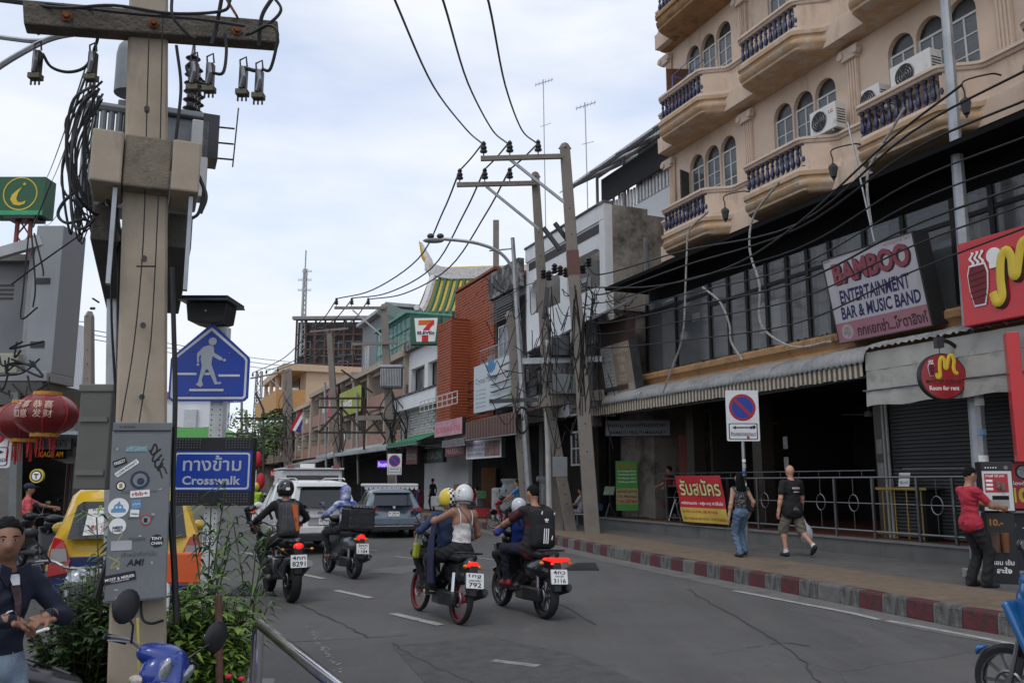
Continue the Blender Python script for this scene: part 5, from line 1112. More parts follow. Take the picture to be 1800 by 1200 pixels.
# sticker box on the pole
bxx=thing('sticker_cabinet','grey steel meter box covered with stickers and graffiti strapped to the near pole','meter box',(-2.06,4.93,1.07),R(22.9)); 
bxx.rotation_euler=(0,R(-1.4),R(22.9)); bxx.location.x=-2.10
bx('box_body',GREYP,bxx,-.155,.155,-.10,.06,0,.93,.006); bx('box_lid',mat('cabinet_lid',(.13,.14,.145),rough=.6),bxx,-.152,.152,-.113,.065,.93,.975,.004); bx('door',GREYP,bxx,-.150,.150,-.106,-.10,.012,.915,.002)
def stk(par,name,x,z,w,h,m,rot=0,rd=False,texts=(),lab=None):
    P=disc(0,0,w/2,22) if rd else rrect(-w/2,w/2,-h/2,h/2,.004,2); o=MB().prism(P,-.0015,0).build(name,m,par,smooth=0); o.location=(x,-.1075,z); o.rotation_euler=(0,R(-rot),0)
    for s,x0,x1,z0,z1,mm in texts: txt(o,s,x0*w,x1*w,z0*h,z1*h,-.0018,mm,bold=.02)
    if lab: o['label']=lab
    return o
kx=lambda px:(px-252)*.00330; kz=lambda py:(1041-py)*.00330
bp_=mat('sticker_sky',(.13,.27,.45)); gs=mat('graffiti_black',(.012,.012,.014),var=0); ys=mat('graffiti_yellow',(.33,.30,.12)); navy=mat('sticker_navy',(.03,.04,.08)); rs=mat('sticker_red',(.42,.05,.05))
stk(bxx,'sticker',kx(219),kz(812),.07,.035,BLK,22,0,(('FREEZY',-.42,.42,-.2,.25,WHT),)); stk(bxx,'sticker',kx(230),kz(822),.135,.026,WHT,36,0,(('I LOVE POWATT',-.45,.45,-.25,.25,BLK),))
stk(bxx,'sticker',kx(244),kz(790),.11,.03,mat('sticker_teal',(.2,.3,.33),var=.6,vs=90)); 
a=stk(bxx,'sticker',kx(251),kz(842),.10,.1,navy,0,1); flat(a,disc(0,0,.036,20),mat('sticker_grey',(.2,.21,.22)),-.0018,'print',.0006); flat(a,disc(.004,-.008,.02,12),navy,-.003,'print',.0006)
a=stk(bxx,'sticker',kx(222),kz(851),.052,.05,gs,0,1); flat(a,disc(0,0,.020,16),WHT,-.0018,'print',.0006); flat(a,rrect(-.008,.008,-.012,.012,.003),mat('print_amber',(.4,.22,.02)),-.003,'print',.0006)
stk(bxx,'sticker',kx(252),kz(865),.1,.038,WHT,3,0,(('rbb+',-.4,.4,-.25,.3,rs),)); 
a=stk(bxx,'sticker',kx(220),kz(887),.105,.105,WHT,0,1); flat(a,[(-.036,-.026),(.036,-.026),(.038,-.012),(.024,-.002),(.022,.012),(.010,.018),(.004,.036),(-.008,.022),(-.022,.012),(-.024,-.002),(-.038,-.012)],bp_,-.0018,'print',.0006); 
for x in (-.009,.009): flat(a,disc(x,.002,.006,10),WHT,-.0032,'print',.0004)
stk(bxx,'sticker',kx(247),kz(882),.05,.05,bp_,5,0,(('LA PLAYA',-.4,.4,-.1,.1,WHT),)); stk(bxx,'sticker',kx(245),kz(897),.045,.04,WHT,-4,0,(('FISHERMAN',-.4,.4,-.2,.0,BLK),))
stk(bxx,'sticker',kx(220),kz(917),.085,.085,WHT,0,1,(('AMBER',-.32,.32,-.2,.0,BLK),('LABEL',-.3,.3,-.36,-.22,BLK)))
a=stk(bxx,'sticker',kx(263),kz(909),.058,.06,rs,0,1); flat(a,disc(0,0,.021,16),mat('print_cyan',(.2,.35,.38)),-.0018,'print',.0006); flat(a,rrect(-.012,.008,-.013,.012,.004),BLK,-.003,'print',.0006)
stk(bxx,'sticker',kx(281),kz(944),.07,.068,BLK,0,1,(('TINY',-.4,.4,.08,.32,WHT),('CHAN',-.4,.4,-.3,-.06,WHT))); stk(bxx,'sticker',kx(227),kz(949),.105,.052,mat('blank_label',(.4,.4,.4)))
stk(bxx,'sticker',kx(227),kz(1001),.16,.048,BLK,8,0,(('MOST & MERIER',-.46,.46,-.16,.16,WHT),('CHANGE',-.28,.28,-.36,-.24,WHT)))
o=txt(bxx,'AMI',kx(236),kx(263),kz(983),kz(972),-.1065,gs,name='printed_word',shear=.2,bold=.02); txt(bxx,'9.24/2555',-.12,-.04,.945,.958,-.1135,gs,name='printed_word')
for s,x0,x1,y in (('การไฟฟ้าส่วนภูมิภาค',224,278,862),('อันตราย ไฟฟ้าแรงสูง',235,276,905),('ติดต่อสอบถาม',238,264,939),('เจ้าหน้าที่เท่านั้น',228,282,964)): txt(bxx,s,kx(x0),kx(x1),kz(y+4),kz(y-4),-.1065,mat('faded_print',(.075,.08,.08)),name='printed_word')
def brush(par,pts,r,m,nm='graffiti'): s=MB().tube(spline([(kx(x),-.107,kz(y)) for x,y in pts],4),r,4); s.v=[(x,-.1065-max(-.0008,min(.0008,(y+.107))),z) for x,y,z in s.v]; return s.build(nm,m,par,smooth=0)
brush(bxx,[(266,797),(272,782),(276,792),(269,800),(264,792)],.005,gs); brush(bxx,[(282,790),(272,800),(270,811),(281,808)],.005,gs); brush(bxx,[(284,800),(274,812),(276,822),(286,815),(278,828)],.005,gs); brush(bxx,[(287,806),(281,822),(286,840)],.004,gs); brush(bxx,[(276,824),(287,821),(293,833)],.004,gs)
for pts in ([(205,905),(208,900),(213,908),(208,916),(205,912)],[(217,925),(227,930),(222,940),(228,950),(217,955)],[(206,965),(226,978),(212,985),(224,968)]): brush(bxx,pts,.004,ys)
for x,y in ((214,790),(284,858),(250,881),(255,935),(224,985),(275,980),(222,1020),(273,900)): q=MB(); r=.012; q.prism([(r*rnd.uniform(.3,1.2)*math.cos(a),r*rnd.uniform(.2,.9)*math.sin(a)) for a in (0,.8,1.6,2.4,3.2,4,4.8,5.6)],-.001,0); o=q.build('torn_sticker',mat('torn_paper',(.4,.4,.4)),bxx,smooth=0); o.location=(kx(x),-.1075,kz(y))
# second cabinet and channel behind
T2=thing('steel_cabinet','plain olive-grey steel cabinet behind the near pole, beside the lanterns','cabinet',(-2.93,6.0,1.66)); bx('cabinet_body',mat('olive_cabinet',(.10,.10,.085),rough=.6,var=.15),T2,-.115,.11,0,.3,0,.72,.01); bx('cabinet_lid',mat('olive_lid',(.125,.125,.11),rough=.6),T2,-.125,.12,-.012,.31,.68,.735,.008)
for z in (.1,.47): bx('strap',mat('olive_lid',(.125,.125,.11)),T2,-.1,.095,-.016,0,z,z+.035)
tag(MB().beam(V(200,455,6.9),V(192,1120,6.9),.085,.06,(0,1,0)).build('steel_channel',GAL,smooth=0,bevel=.006),'tall galvanised steel channel standing behind the near concrete pole','steel post')
# transformer
TT=thing('transformer','grey oil transformer with drum and cooling pipes mounted behind the near pole','transformer',(-2.93,6.3,3.78),R(22.9)); TG_=mat('transformer_grey',(.17,.185,.195),rough=.5,var=.15,vs=3,dirt=.25,dcol=(.06,.06,.06))
bx('tank',TG_,TT,-.1,.44,0,.55,.05,.8,.03); bx('tank_lid',TG_,TT,-.14,.5,-.05,.6,.8,.85,.01); MB().lathe([(.13,.0),(.13,.32),(.12,.38),(.08,.44),(.02,.46)],20,(-.05,.0,.92)).build('oil_drum',TG_,TT)
for k in range(5): MB().tube([(-.34+.055*k,-.06,.02),(-.34+.055*k,-.06,.74)],.024,8).build('cooling_pipe',TG_,TT)
for z in (.0,.76): MB().tube([(-.38,-.06,z),(.1,-.06,z)],.04,8).build('header_pipe',TG_,TT)
bx('side_box',mat('pale_transformer_box',(.42,.42,.42),dirt=.2),TT,.40,.53,-.2,-.02,.1,.72,.01); bx('terminal_board',PORC,TT,.48,.60,-.2,.05,.42,.78)
for k in range(3): MB().tube([(.58,-.1,.46+.13*k),(.72,-.12,.46+.13*k)],.008,5).build('terminal_rod',PORC,TT)
MB().tube([(.72,-.12,.4),(.74,-.12,.9)],.006,5).build('terminal_rod',PORC,TT)
def bushing(T,x,y,z,h=.5,r=.06):
    pr=[(r*.4,0)]
    for k in range(7): pr+=[(r*.5,h*k/7+.01),(r,h*k/7+.03),(r*.55,h*k/7+.05)]
    MB().lathe(pr+[(r*.3,h),(.012,h+.08)],10,(x,y,z)).build('bushing',PORC,T)
for k in range(3): bushing(TT,.38+.03*k,.0+.2*k,.85,.5)
bx('valve_block',PORC,TT,-.06,.06,-.25,-.1,.6,.95,.02)
for k,(px,py) in enumerate(((68,78),(165,80),(343,98),(371,100),(429,106),(457,112))):
    C=thing('fuse_cutout','black fuse cutout clamp on the near crossarm, '+('at its left tip','beside the transformer drum','first right of the shaft','second right of the shaft','fifth from the left','outermost at its right end')[k],'fuse cutout',V(px,py,4.86)-Vector((0,0,.13)),.0,'fuse cutouts hanging from the near crossarm')
    bx('clamp_body',PORC,C,-.022,.022,-.02,.03,-.06,.085,.006); MB().tube([(0,-.03,-.06),(.02,-.05,.0),(.004,-.03,.07)],.013,6).build('fuse_link',STEEL,C); bx('clamp_foot',mat('clamp_brass',(.10,.09,.06)),C,-.036,.036,-.03,.03,-.10,-.065,.004)
    for x in (-.025,.0,.025): MB().cyl((x,0,-.10),(x,0,-.135),.006,n=6).build('pin',PORC,C)
    MB().tube([(-.02,0,.08),(-.025,0,.13),(.012,0,.15),(.02,0,.09)],.006,5).build('hook',PORC,C)
def cable(lab,pts,r,group='black cables looping round the near pole',m=CAB,nm='cable'): return tag(MB().tube(spline([V(*p) for p in pts],6),r,6).build(nm,m),lab,'cable',group)
CL=['outermost wide black cable loop left of the transformer','second black cable loop left of the transformer','black cable hanging in a long loop to a wavy lower end','short inner black cable loop against the cooling pipes','low black cable loop reaching far left under the transformer','drooping black jumper between the two left fuse cutouts','small black jumper loop from the first right fuse cutout','black jumper rising from the second right fuse cutout','tiny black link between the two outer fuse cutouts','black jumper looping round the right tip of the crossarm','black line lying along the top of the crossarm','black line curling above the crossarm right of the shaft','black drop line from the frame top to the first right fuse cutout','nearly straight black drop to the outermost fuse cutout','wavy black line above the right tip of the crossarm','straight black drop to the second right fuse cutout','black cable falling along the right side of the shaft','black cable elbow right of the concrete collar','thinner inner black cable elbow right of the collar','short black lead down to the leftmost fuse cutout','black lead curving over the crossarm to the drum','thick black cable running down left of the shaft under the collar','black cable along the dark beam behind the shaft']
for pts in ([(165,150,5.2),(130,175,5),(118,230,5),(118,290,5),(133,340,5),(160,372,5.1),(185,380,5.2)],[(168,160,5.2),(140,190,5.1),(127,250,5.1),(130,330,5.1),(145,365,5.1)],[(150,170,5.2),(128,250,5),(124,330,5),(130,395,5),(150,400,5),(165,385,5.1)],[(160,180,5.3),(150,220,5.2),(158,280,5.2),(172,300,5.2)],[(135,335,5),(112,355,5),(102,378,5),(118,392,5),(150,384,5)],[(75,95,4.9),(90,118,4.9),(120,127,4.9),(150,118,4.9),(166,90,4.9)],
  [(345,106,4.85),(328,118,4.85),(340,140,4.85),(365,147,4.85),(372,128,4.85)],[(372,128,4.85),(392,128,4.85),(398,90,4.85),(395,60,4.85)],[(432,120,4.85),(445,124,4.85),(455,125,4.85)],[(460,122,4.85),(476,120,4.85),(488,60,4.8),(470,45,4.8),(440,60,4.8)],[(-5,0,4.7),(60,5,4.7),(150,15,4.75),(250,26,4.8),(350,34,4.8),(430,46,4.8)],[(0,2,4.7),(110,14,4.7),(200,10,4.7),(300,24,4.8),(390,20,4.8),(405,0,4.8)],[(302,-5,4.8),(304,30,4.8),(330,60,4.85),(345,68,4.85)],[(480,-5,4.8),(460,30,4.8),(455,80,4.85)],[(478,-8,4.8),(494,18,4.8),(470,44,4.8),(432,62,4.85)],[(390,-5,4.8),(380,50,4.85),(372,78,4.85)],[(310,80,4.9),(318,150,4.95),(312,220,4.95),(302,300,5)],[(346,308,5),(358,330,5),(350,372,5),(338,384,5)],[(350,310,5),(362,345,5),(352,375,5)],[(50,15,4.8),(62,50,4.85),(68,60,4.85)],[(165,90,4.9),(172,60,4.85),(160,20,4.8),(110,8,4.75)],[(180,330,5.05),(195,365,5.1),(212,410,5.15),(222,440,5.2)],[(230,500,5.4),(226,620,5.4),(224,760,5.4)]):
    CI=globals().get('CI',-1)+1; cable(CL[CI],pts,.0095 if len(pts)>3 else .012,None)
for k,(a,b) in enumerate((((150,120,8),(70,330,30)),((165,110,8),(82,330,30)),((172,240,8),(78,395,30)))): tag(MB().tube(sag(V(*a),V(*b),.3),.008,4).build('thin_line',CAB),('left','middle','right')[k]+' thin dark line from the near pole past the crescent sign','cable','thin lines left of the near pole')
o=cable('pale curved lamp arm tube entering at the upper left edge',[(-20,130,6),(30,98,6),(90,68,6),(150,58,6),(190,60,6)],.022,None,GAL,'curved_tube'); o=cable('pale straight tube above the curved lamp arm at the upper left',[(-20,63,6.5),(50,72,6.5),(80,72,6.5)],.02,None,GAL,'curved_tube')
cable('curved grey conduit elbow under the transformer left of the collar',[(168,318,5.25),(158,322,5.2),(160,345,5.2),(172,375,5.2),(178,385,5.2)],.03,None,GAL,'conduit')
q=MB(); r_=random.Random(21)
for k in range(16):
    x0=r_.uniform(120,190); y0=r_.uniform(90,200); x1=r_.uniform(108,150); y1=r_.uniform(230,330); x2=r_.uniform(130,205); y2=r_.uniform(330,410); q.tube(spline([V(170+r_.uniform(-6,14),y0,5.3),V(x1+16,(y0+y1)/2,5.2),V(x1,y1,5.15),V((x1+x2)/2,y2+14,5.15),V(x2,y2-10,5.25),V(205,y2+r_.uniform(0,60),5.4)],5),r_.choice((.004,.006,.008)),5)
for k in range(9):
    x=r_.uniform(195,222); q.tube(spline([V(x,r_.uniform(390,430),5.35),V(x+r_.uniform(-6,8),560,5.4),V(x+r_.uniform(-5,9),760,5.4),V(x-r_.uniform(0,25),1000,5.3)],5),.007,5)
tag(q.build('cable_tangle',CAB),'tangle of thin black cables left of the near pole, hanging under the transformer','cables',kind='stuff')
# ---------------- crosswalk signs
SY=7.0; k7=1/ppm(SY); sx=-2.447
T=thing('sign_post','white perforated square sign post carrying the blue crosswalk signs','sign post',(sx,SY+.06,0)); bx('post',mat('post_white',(.62,.62,.6),rough=.5,dirt=.2,ds=5,dcol=(.25,.24,.22)),T,-.056,.056,0,.1,0,3.0,.006)
s=MB()
for k in range(46):
    z=1.0+k*.042
    for x in (-.035,.035): s.box(x-.005,x+.005,-.0015,.0,z-.005,z+.005)
o=s.build('perforation',PORC,T,smooth=0); o['kind']='stuff'
st_=bx('sticker',WHT,T,-.05,.05,-.003,-.001,1.20,1.33); 
for k in range(3): txt(st_,'ELVO',-.045,.045,1.205+k*.042,1.24+k*.042,-.003,BLK,bold=.04)
T=thing('crosswalk_sign','blue pentagon pedestrian crossing sign with white walking figure','road sign',(V(369,640,SY).x,SY,V(369,705,SY).z))
w=.328; h1=.36; h=.64
def pent(w,h1,h,r=.03,z0=0): return [(-w+r,z0),(w-r,z0),(w,z0+r),(w,h1-.01),(w-.012,h1+.012),(r,h-.012),(0,h),(-r,h-.012),(-w+.012,h1+.012),(-w,h1-.01),(-w,z0+r)]
MB().prism(pent(w,h1,h),0,.012).build('plate',SIGNB,T,smooth=0)
def outline(P1,P2,m,y,name,par):
    n=len(P1); return MB().add([(x,y,z) for x,z in P1]+[(x,y,z) for x,z in P2],[(i,(i+1)%n,n+(i+1)%n,n+i) for i in range(n)]).build(name,m,par,smooth=0)
outline(pent(w-.018,h1-.008,h-.026,.02,.018),pent(w-.036,h1-.016,h-.05,.012,.036),SIGNW,-.0015,'border',T)
q=lambda pts:[((x-369)*k7,(705-y)*k7+.005) for x,y in pts]
FG=mat('sign_figure_grey',(.45,.47,.50),rough=.5,var=.05)
flat(T,disc(*q([(372,598)])[0],.033,20),FG,-.001,'figure'); 
flat(T,q([(356,608),(366,605),(374,607),(376,619),(390,627),(392,632),(386,632),(373,625),(372,640),(378,655),(384,672),(391,671),(391,675),(380,676),(367,650),(363,648),(356,668),(359,677),(355,681),(346,676),(350,672),(353,655),(355,642),(352,630),(353,622),(349,626),(350,636),(346,636),(345,620)]),FG,-.001,'figure')
for c in ((395,632),(348,640)): flat(T,disc(*q([c])[0],.012,12),FG,-.001,'figure')
for a,b,y in ((312,346,657),(361,370,657),(386,424,660),(335,396,686)): x=q([(a,y),(b,y)]); flat(T,[(x[0][0],x[0][1]-.009),(x[1][0],x[0][1]-.009),(x[1][0],x[0][1]+.009),(x[0][0],x[0][1]+.009)],SIGNW,-.001,'line')
for x,y in ((336,615),(404,619),(333,691),(401,692)): MB().ball((*[(x-369)*k7][:1],-.004,(705-y)*k7),.008,.006,.008,8,6).build('rivet',STEEL,T)
T=thing('solar_unit','black solar panel and lamp box on top of the crosswalk sign','solar panel',(V(367,570,SY).x,SY,V(367,570,SY).z)); MB().prism([(-.15,.02),(-.08,0),(.08,0),(.15,.02),(.17,.17),(-.17,.17)],-.08,.18).build('lamp_box',BLKP,T,smooth=0,bevel=.005); bx('solar_panel',mat('solar_cell',(.015,.018,.03),rough=.2,coat=.5),T,-.2,.2,-.16,.28,.185,.215,.004); bx('panel_frame',STEEL,T,-.205,.205,-.165,.285,.175,.187); MB().cyl((.0,-.084,.1),(.0,-.09,.1),.01,n=8).build('lock',CHR,T)
T=thing('led_sign','blue illuminated sign reading Crosswalk in Thai and English with LED strips','road sign',(V(371,888,SY).x,SY-.02,V(371,888,SY).z)); w=.325
bx('cabinet',BLKP,T,-w,w,0,.1,0,.545,.006); p=bx('face',SIGNB,T,-w+.004,w-.004,-.006,0,.115,.435); outline(rrect(-w+.02,w-.02,.128,.422,.025),rrect(-w+.034,w-.034,.142,.408,.018),SIGNW,-.0075,'border',T)
FGL=mat('sign_letter_grey',(.52,.54,.57),rough=.5,var=.04); txt(p,'ทางข้าม',-.235,.235,.275,.40,-.0065,FGL,bold=.012); txt(p,'Crosswalk',-.235,.235,.165,.235,-.0065,FGL,bold=.03,spacing=1.05)
s=MB()
for z0 in (.02,.452):
    for xs in (-w+.03,.105):
        for r in range(4):
            for c in range(9): s.ball((xs+c*.0235,-.004,z0+.01+r*.021),.0075,.006,.0075,6,4)
o=s.build('led_bulb',mat('led_lens',(.11,.115,.12),rough=.25),T); o['kind']='stuff'
# ---------------- poles along the right pavement
def insulator(T,x,y,z,s=1,m=PORC): MB().lathe([(.02*s,-.14*s),(.02*s,0),(.11*s,.02*s),(.12*s,.07*s),(.07*s,.1*s),(.1*s,.14*s),(.1*s,.2*s),(.06*s,.24*s),(.08*s,.3*s),(.05*s,.36*s),(.02*s,.38*s)],10,(x,y,z)).build('insulator',m,T)
def ppole(lab,top,base_px,Y,w0=.38,w1=.24,arm=None,ins=(),brace=None,band=False,m=PCF,name='utility_pole',extra=None,zb=.2):
    tp=V(*top,Y); bxp=(base_px-900)/1520*Y; T=thing(name,lab,'utility pole',(bxp,Y,zb)); h=tp.z-zb; shaft(T,h,w0,w1,w0,w1,tp.x-bxp,m)
    MB().lathe([(w1*.7,0),(w1*.35,.18)],4,(tp.x-bxp,0,h)).build('cap',m,T,smooth=0)
    s=MB()
    for k in range(10): z=h*(.2+.07*k); s.box((tp.x-bxp)*z/h-.02,(tp.x-bxp)*z/h+.02,-(w0+(w1-w0)*z/h)/2-.003,-(w0+(w1-w0)*z/h)/2,z,z+.04)
    o=s.build('peg_hole',PORC,T,smooth=0)
    o['kind']='stuff'
    if arm:
        a,b=V(*arm[0],Y-.22)-T.location,V(*arm[1],Y-.22)-T.location; MB().beam(a,b,.12,.14).build('crossarm',m,T,smooth=0)
        for px in ins: p=V(px,arm[0][1]+(arm[1][1]-arm[0][1])*(px-arm[0][0])/(arm[1][0]-arm[0][0]),Y-.22)-T.location; insulator(T,p.x,p.y,p.z+.18)
    if brace:
        for a,b in brace: MB().beam(V(*a,Y-.2)-T.location,V(*b,Y-.1)-T.location,.08,.08).build('brace',GAL,T,smooth=0)
    if band:
        z=h*.655; MB().beam(((tp.x-bxp)*z/h,0,z),((tp.x-bxp)*(z+.75)/h,0,z+.75),.36,.36,(0,1,0)).build('paint_band',mat('faded_red_band',(.13,.06,.05),var=.2),T,smooth=0)
    return T
PA=ppole('tall concrete pole with the highest crossarm, right of its twin','x' and (993,262),1040,25.2,.42,.3,((845,279),(988,275)),(850,896,946),[((896,280),(1000,362))],True)
PB=ppole('second tall concrete pole with crossarm just left of its taller twin',(941,312),978,27.2,.42,.26,((803,325),(944,322)),(808,852,896),[((855,328),(950,405))])
PCc=ppole('short leaning concrete pole without crossarm beside the streetlight',(897,556),928,29.3,.4,.3)
PD=ppole('concrete pole with grey transformer and three insulators beyond the chain-store sign',(675,540),694,45.9,.5,.35,((588,541),(678,541)),(591,618,647),[((620,545),(672,590))])
PE=ppole('leaning concrete pole with a sagging crossarm in front of the dark billboard',(579,585),600,57.5,.5,.35,((545,583),(612,577)),(551,608))
PF_=ppole('far thick concrete pole near the end of the visible row',(508,650),514,84,.55,.45,((440,665),(507,652)),(444,468,488),[((468,660),(503,690))])
PG_=ppole('thinner pole close behind the far thick pole',(499,655),505,88,.4,.3)
for (lab,t,b,Y,arm) in (('small distant pole with a cross arm at the street bend',(395,705),395,118,((380,708),(425,706))),('small distant pole left of the trees with two lamps',(425,690),425,125,((415,700),(436,699))),('distant pole standing in front of the round tree',(470,690),472,110,((450,700),(492,697))),('short distant pole beside the lattice tower',(433,722),434,120,None)):
    ppole(lab,t,b,Y,.35,.28,arm,())
s=MB()
for x0,y0,x1,y1 in ((560,716,722,716),(560,760,722,760),(722,700,722,800),(640,700,640,790),(600,716,600,790),(560,700,640,700),(600,716,640,760),(640,760,690,716),(690,716,722,760),(560,760,600,716),(655,690,600,650),(640,716,690,790),(690,760,660,800)): s.beam(V(x0,y0,49),V(x1,y1,49),.11,.11)
tag(s.build('sign_truss',mat('truss_rust',(.05,.03,.024),rough=.9,var=.3),smooth=0),'rusty open truss frame standing out over the far shop awnings','truss')
for px,Y,y0,lb in ((571,60,672,'thin galvanised pole left of the leaning pole'),(601,58,700,'pale downpipe on the cream shophouse front'),(627,56,690,'second pale downpipe right of the yellow-green sign')): tag(MB().tube([V(px,y0,Y),V(px+3,850,Y)],.09,6).build('thin_pole',GAL),lb,'pole')
T=PD; z=V(686,682,45).z-.2; 
tr=thing('transformer','grey finned transformer hanging on the pole beyond the chain-store sign','transformer',(V(687,680,45.3).x,45.3,V(687,680,45).z)); bx('tank',GREYP,tr,-.55,.55,0,.7,0,1.1); bx('tank_lid',mat('pale_lid',(.4,.41,.42)),tr,-.62,.62,-.15,.75,1.1,1.22)
s=MB()
for k in range(13): s.box(-.54+k*.085,-.50+k*.085,-.14,0,.08,1.02)
s.build('cooling_fin',mat('fin_grey',(.42,.43,.44)),tr,smooth=0)
MB().beam(V(625,735,45.6)-PD.location,V(715,732,45.6)-PD.location,.2,.25).build('platform_beam',PCF,PD,smooth=0); MB().beam(V(618,605,45.6)-PD.location,V(700,602,45.6)-PD.location,.12,.14).build('lower_arm',PCF,PD,smooth=0)
# twin-pole platform: beams, breakers, cutouts and boxes
tw=thing('pole_platform','concrete and steel platform with black switchgear between the twin tall poles','platform'); Yt=26.0
MB().beam(V(918,635,Yt),V(1058,631,Yt),.16,.18).build('steel_beam',GAL,tw,smooth=0); MB().beam(V(945,708,Yt),V(1062,694,Yt),.35,.32).build('concrete_beam',PCF,tw,smooth=0,bevel=.02); MB().beam(V(860,705,Yt),V(945,702,Yt),.1,.12).build('steel_arm',PORC,tw,smooth=0)
for k in range(9):
    px=955+k*10; MB().lathe([(.05,0),(.11,.05),(.06,.1),(.11,.15),(.06,.2),(.1,.25),(.04,.32)],8,V(px,490-k*1.9+6*math.sin(k*2.1),Yt-.3)).build('disc_insulator',PORC,tw)
for k,(px,py) in enumerate(((928,655),(948,657),(967,655),(985,655),(993,653))): MB().box(-.05,.05,-.06,.06,-.3,.1).build('fuse_link',PORC,tw,bevel=.02); o=bpy.context.scene.objects[-1] if 0 else None
for o,(px,py) in zip([c for c in tw.children if c.name.startswith('fuse_link')],((928,655),(948,657),(967,655),(985,655),(993,653))): o.location=V(px,py,Yt-.2)
MB().cyl(V(960,610,Yt),V(985,606,Yt),.22,n=12).build('breaker_tank',mat('breaker_grey',(.3,.3,.3)),tw)
MB().box(-.3,.3,-.3,.3,-.3,.35).build('breaker_body',PORC,tw,bevel=.05).location=V(985,612,Yt)
for (px0,px1,py0,py1,mm) in ((970,1015,658,692,GREYP),(972,997,803,838,GREYP),(1003,1017,583,603,mat('pale_meter',(.4,.4,.4)))): 
    a,b=V(px0,py1,Yt-.4),V(px1,py0,Yt-.4); bx('meter_box',mm,tw,a.x,b.x,Yt-.5,Yt-.2,a.z,b.z,.02)
for px0,py0,px1,py1 in ((962,505,956,560),(996,470,1015,520),(955,400,985,440),(975,392,1000,425)): MB().beam(V(px0,py0,Yt-.3),V(px1,py1,Yt-.3),.12,.14).build('lightning_arrester',PORC,tw,smooth=0,bevel=.02)
for px,b in ((962,840),(1075,0)):
    if b: MB().cyl(V(962,700,Yt+.6),V(966,905,Yt+.6),.09,n=8).build('riser_pipe',mat('pale_pipe',(.4,.39,.37)),tw)
# pole with stripped bark look between: short white-painted stump
PH=ppole('short whitewashed concrete pole carrying a meter box beside the plastic-wrapped cabinet',(963,700),1003,26.6,.36,.3); 
# streetlight
T=thing('street_lamp','curved-arm street lamp with a long arm over the road beside the leaning pole','street lamp',(V(935,880,28.8).x,28.8,.2)); z1=V(901,418,28.8); MB().tube([(0,0,0),Vector((z1.x,28.8,z1.z))-T.location],[.14,.07],8).build('pole',GAL,T)
MB().tube(spline([V(907,478,28.8)-T.location,V(880,445,28.8)-T.location,V(840,428,28.8)-T.location,V(790,421,28.8)-T.location,V(768,421,28.8)-T.location],6),.06,6).build('arm',GAL,T); MB().tube([V(860,441,28.8)-T.location,V(902,437,28.8)-T.location],.03,5).build('tie_rod',GAL,T); p=V(762,423,28.8)-T.location; sdf_obj('lamp_head',[('e',tuple(p),(.38,.16,.09),None,0)],[mat('lamp_grey',(.2,.2,.2))],T,.04,.03)
for k in range(2): MB().ball(V(757+k*17,415,28.8)-T.location,.13,.1,.1,8,6).build('lamp_sensor',PORC,T)
for px,y0,y1,nm,lb in ((872,388,465,'stub_column','bare concrete column stub on the dark house roof'),):
    a,b=V(px,y1+10,42),V(px,y0,42); tag(MB().beam(a,b,.3,.3,(0,1,0)).build(nm,PCF,smooth=0),lb,'column')
for px,y0,y1,Y,lb in ((953,140,330,40,'tall thin television antenna left of the twin poles'),(1028,180,350,36,'television antenna standing by the pale rooftop terrace')):
    T=thing('tv_antenna',lb,'antenna',V(px+6,y1,Y)); h=V(px,y0,Y).z-V(px,y1,Y).z; MB().tube([(0,0,-2.5),(-.08,0,h)],.025,5).build('mast',GAL,T); s=MB(); s.beam((-.5,0,h-.3),(.4,0,h),.03,.03)
    for k in range(6): x=-.45+k*.16; s.beam((x,-.25,h-.28+k*.055),(x,.25,h-.28+k*.055),.015,.015)
    s.build('dipole_array',GAL,T,smooth=0); MB().beam((-.25,-.1,h*.55),(.3,.1,h*.6),.02,.02).build('lower_dipole',GAL,T,smooth=0)
# ---------------- overhead wires
def wire(lab,pts,r,group,n=6): return tag(MB().tube(spline([p if isinstance(p,Vector) else V(*p) for p in pts],n),r*1.25,5).build('power_line',CAB),lab,'power line',group)
ga='high voltage lines meeting the twin poles'
for i,(x0,x1,xm,ym) in enumerate(((690,848,762,152),(774,893,822,145),(853,945,888,150))):
    wire(('leftmost','middle','rightmost')[i]+' of the three high lines coming down from the top of the photo',[(x0-20,-60,15),(x0+6,5,16.5),(xm,ym,22),(x1-28,228,27.5),(x1,253,24.95)],.022,ga)
for i,(a,b) in enumerate((((848,253),(808,300)),((893,253),(852,298)),((945,253),(896,298)))): wire(('outer','middle','inner')[i]+' short line joining the twin crossarms',[(*a,24.95),((a[0]+b[0])/2,(a[1]+b[1])/2+2,26),(*b,26.95)],.022,ga)
for i,(a,b,m) in enumerate((((808,300),(591,525),(735,455)),((852,298),(618,524),(760,470)),((896,298),(647,526),(790,470)))): wire(('outer','middle','inner')[i]+' long sagging line from the twin poles to the transformer pole',[(*a,26.95),(a[0]*.6+m[0]*.4,a[1]*.6+m[1]*.4+10,31),(*m,36),(m[0]*.45+b[0]*.55,m[1]*.4+b[1]*.6+12,41),(*b,45.6)],.026,ga)
for i,(a,b) in enumerate((((591,527),(551,575)),((618,527),(565,578)),((647,528),(608,572)))): wire(('outer','middle','inner')[i]+' line from the transformer pole to the leaning pole',[(*a,45.6),((a[0]+b[0])/2,(a[1]+b[1])/2+6,51.5),(*b,57.2)],.028,ga)
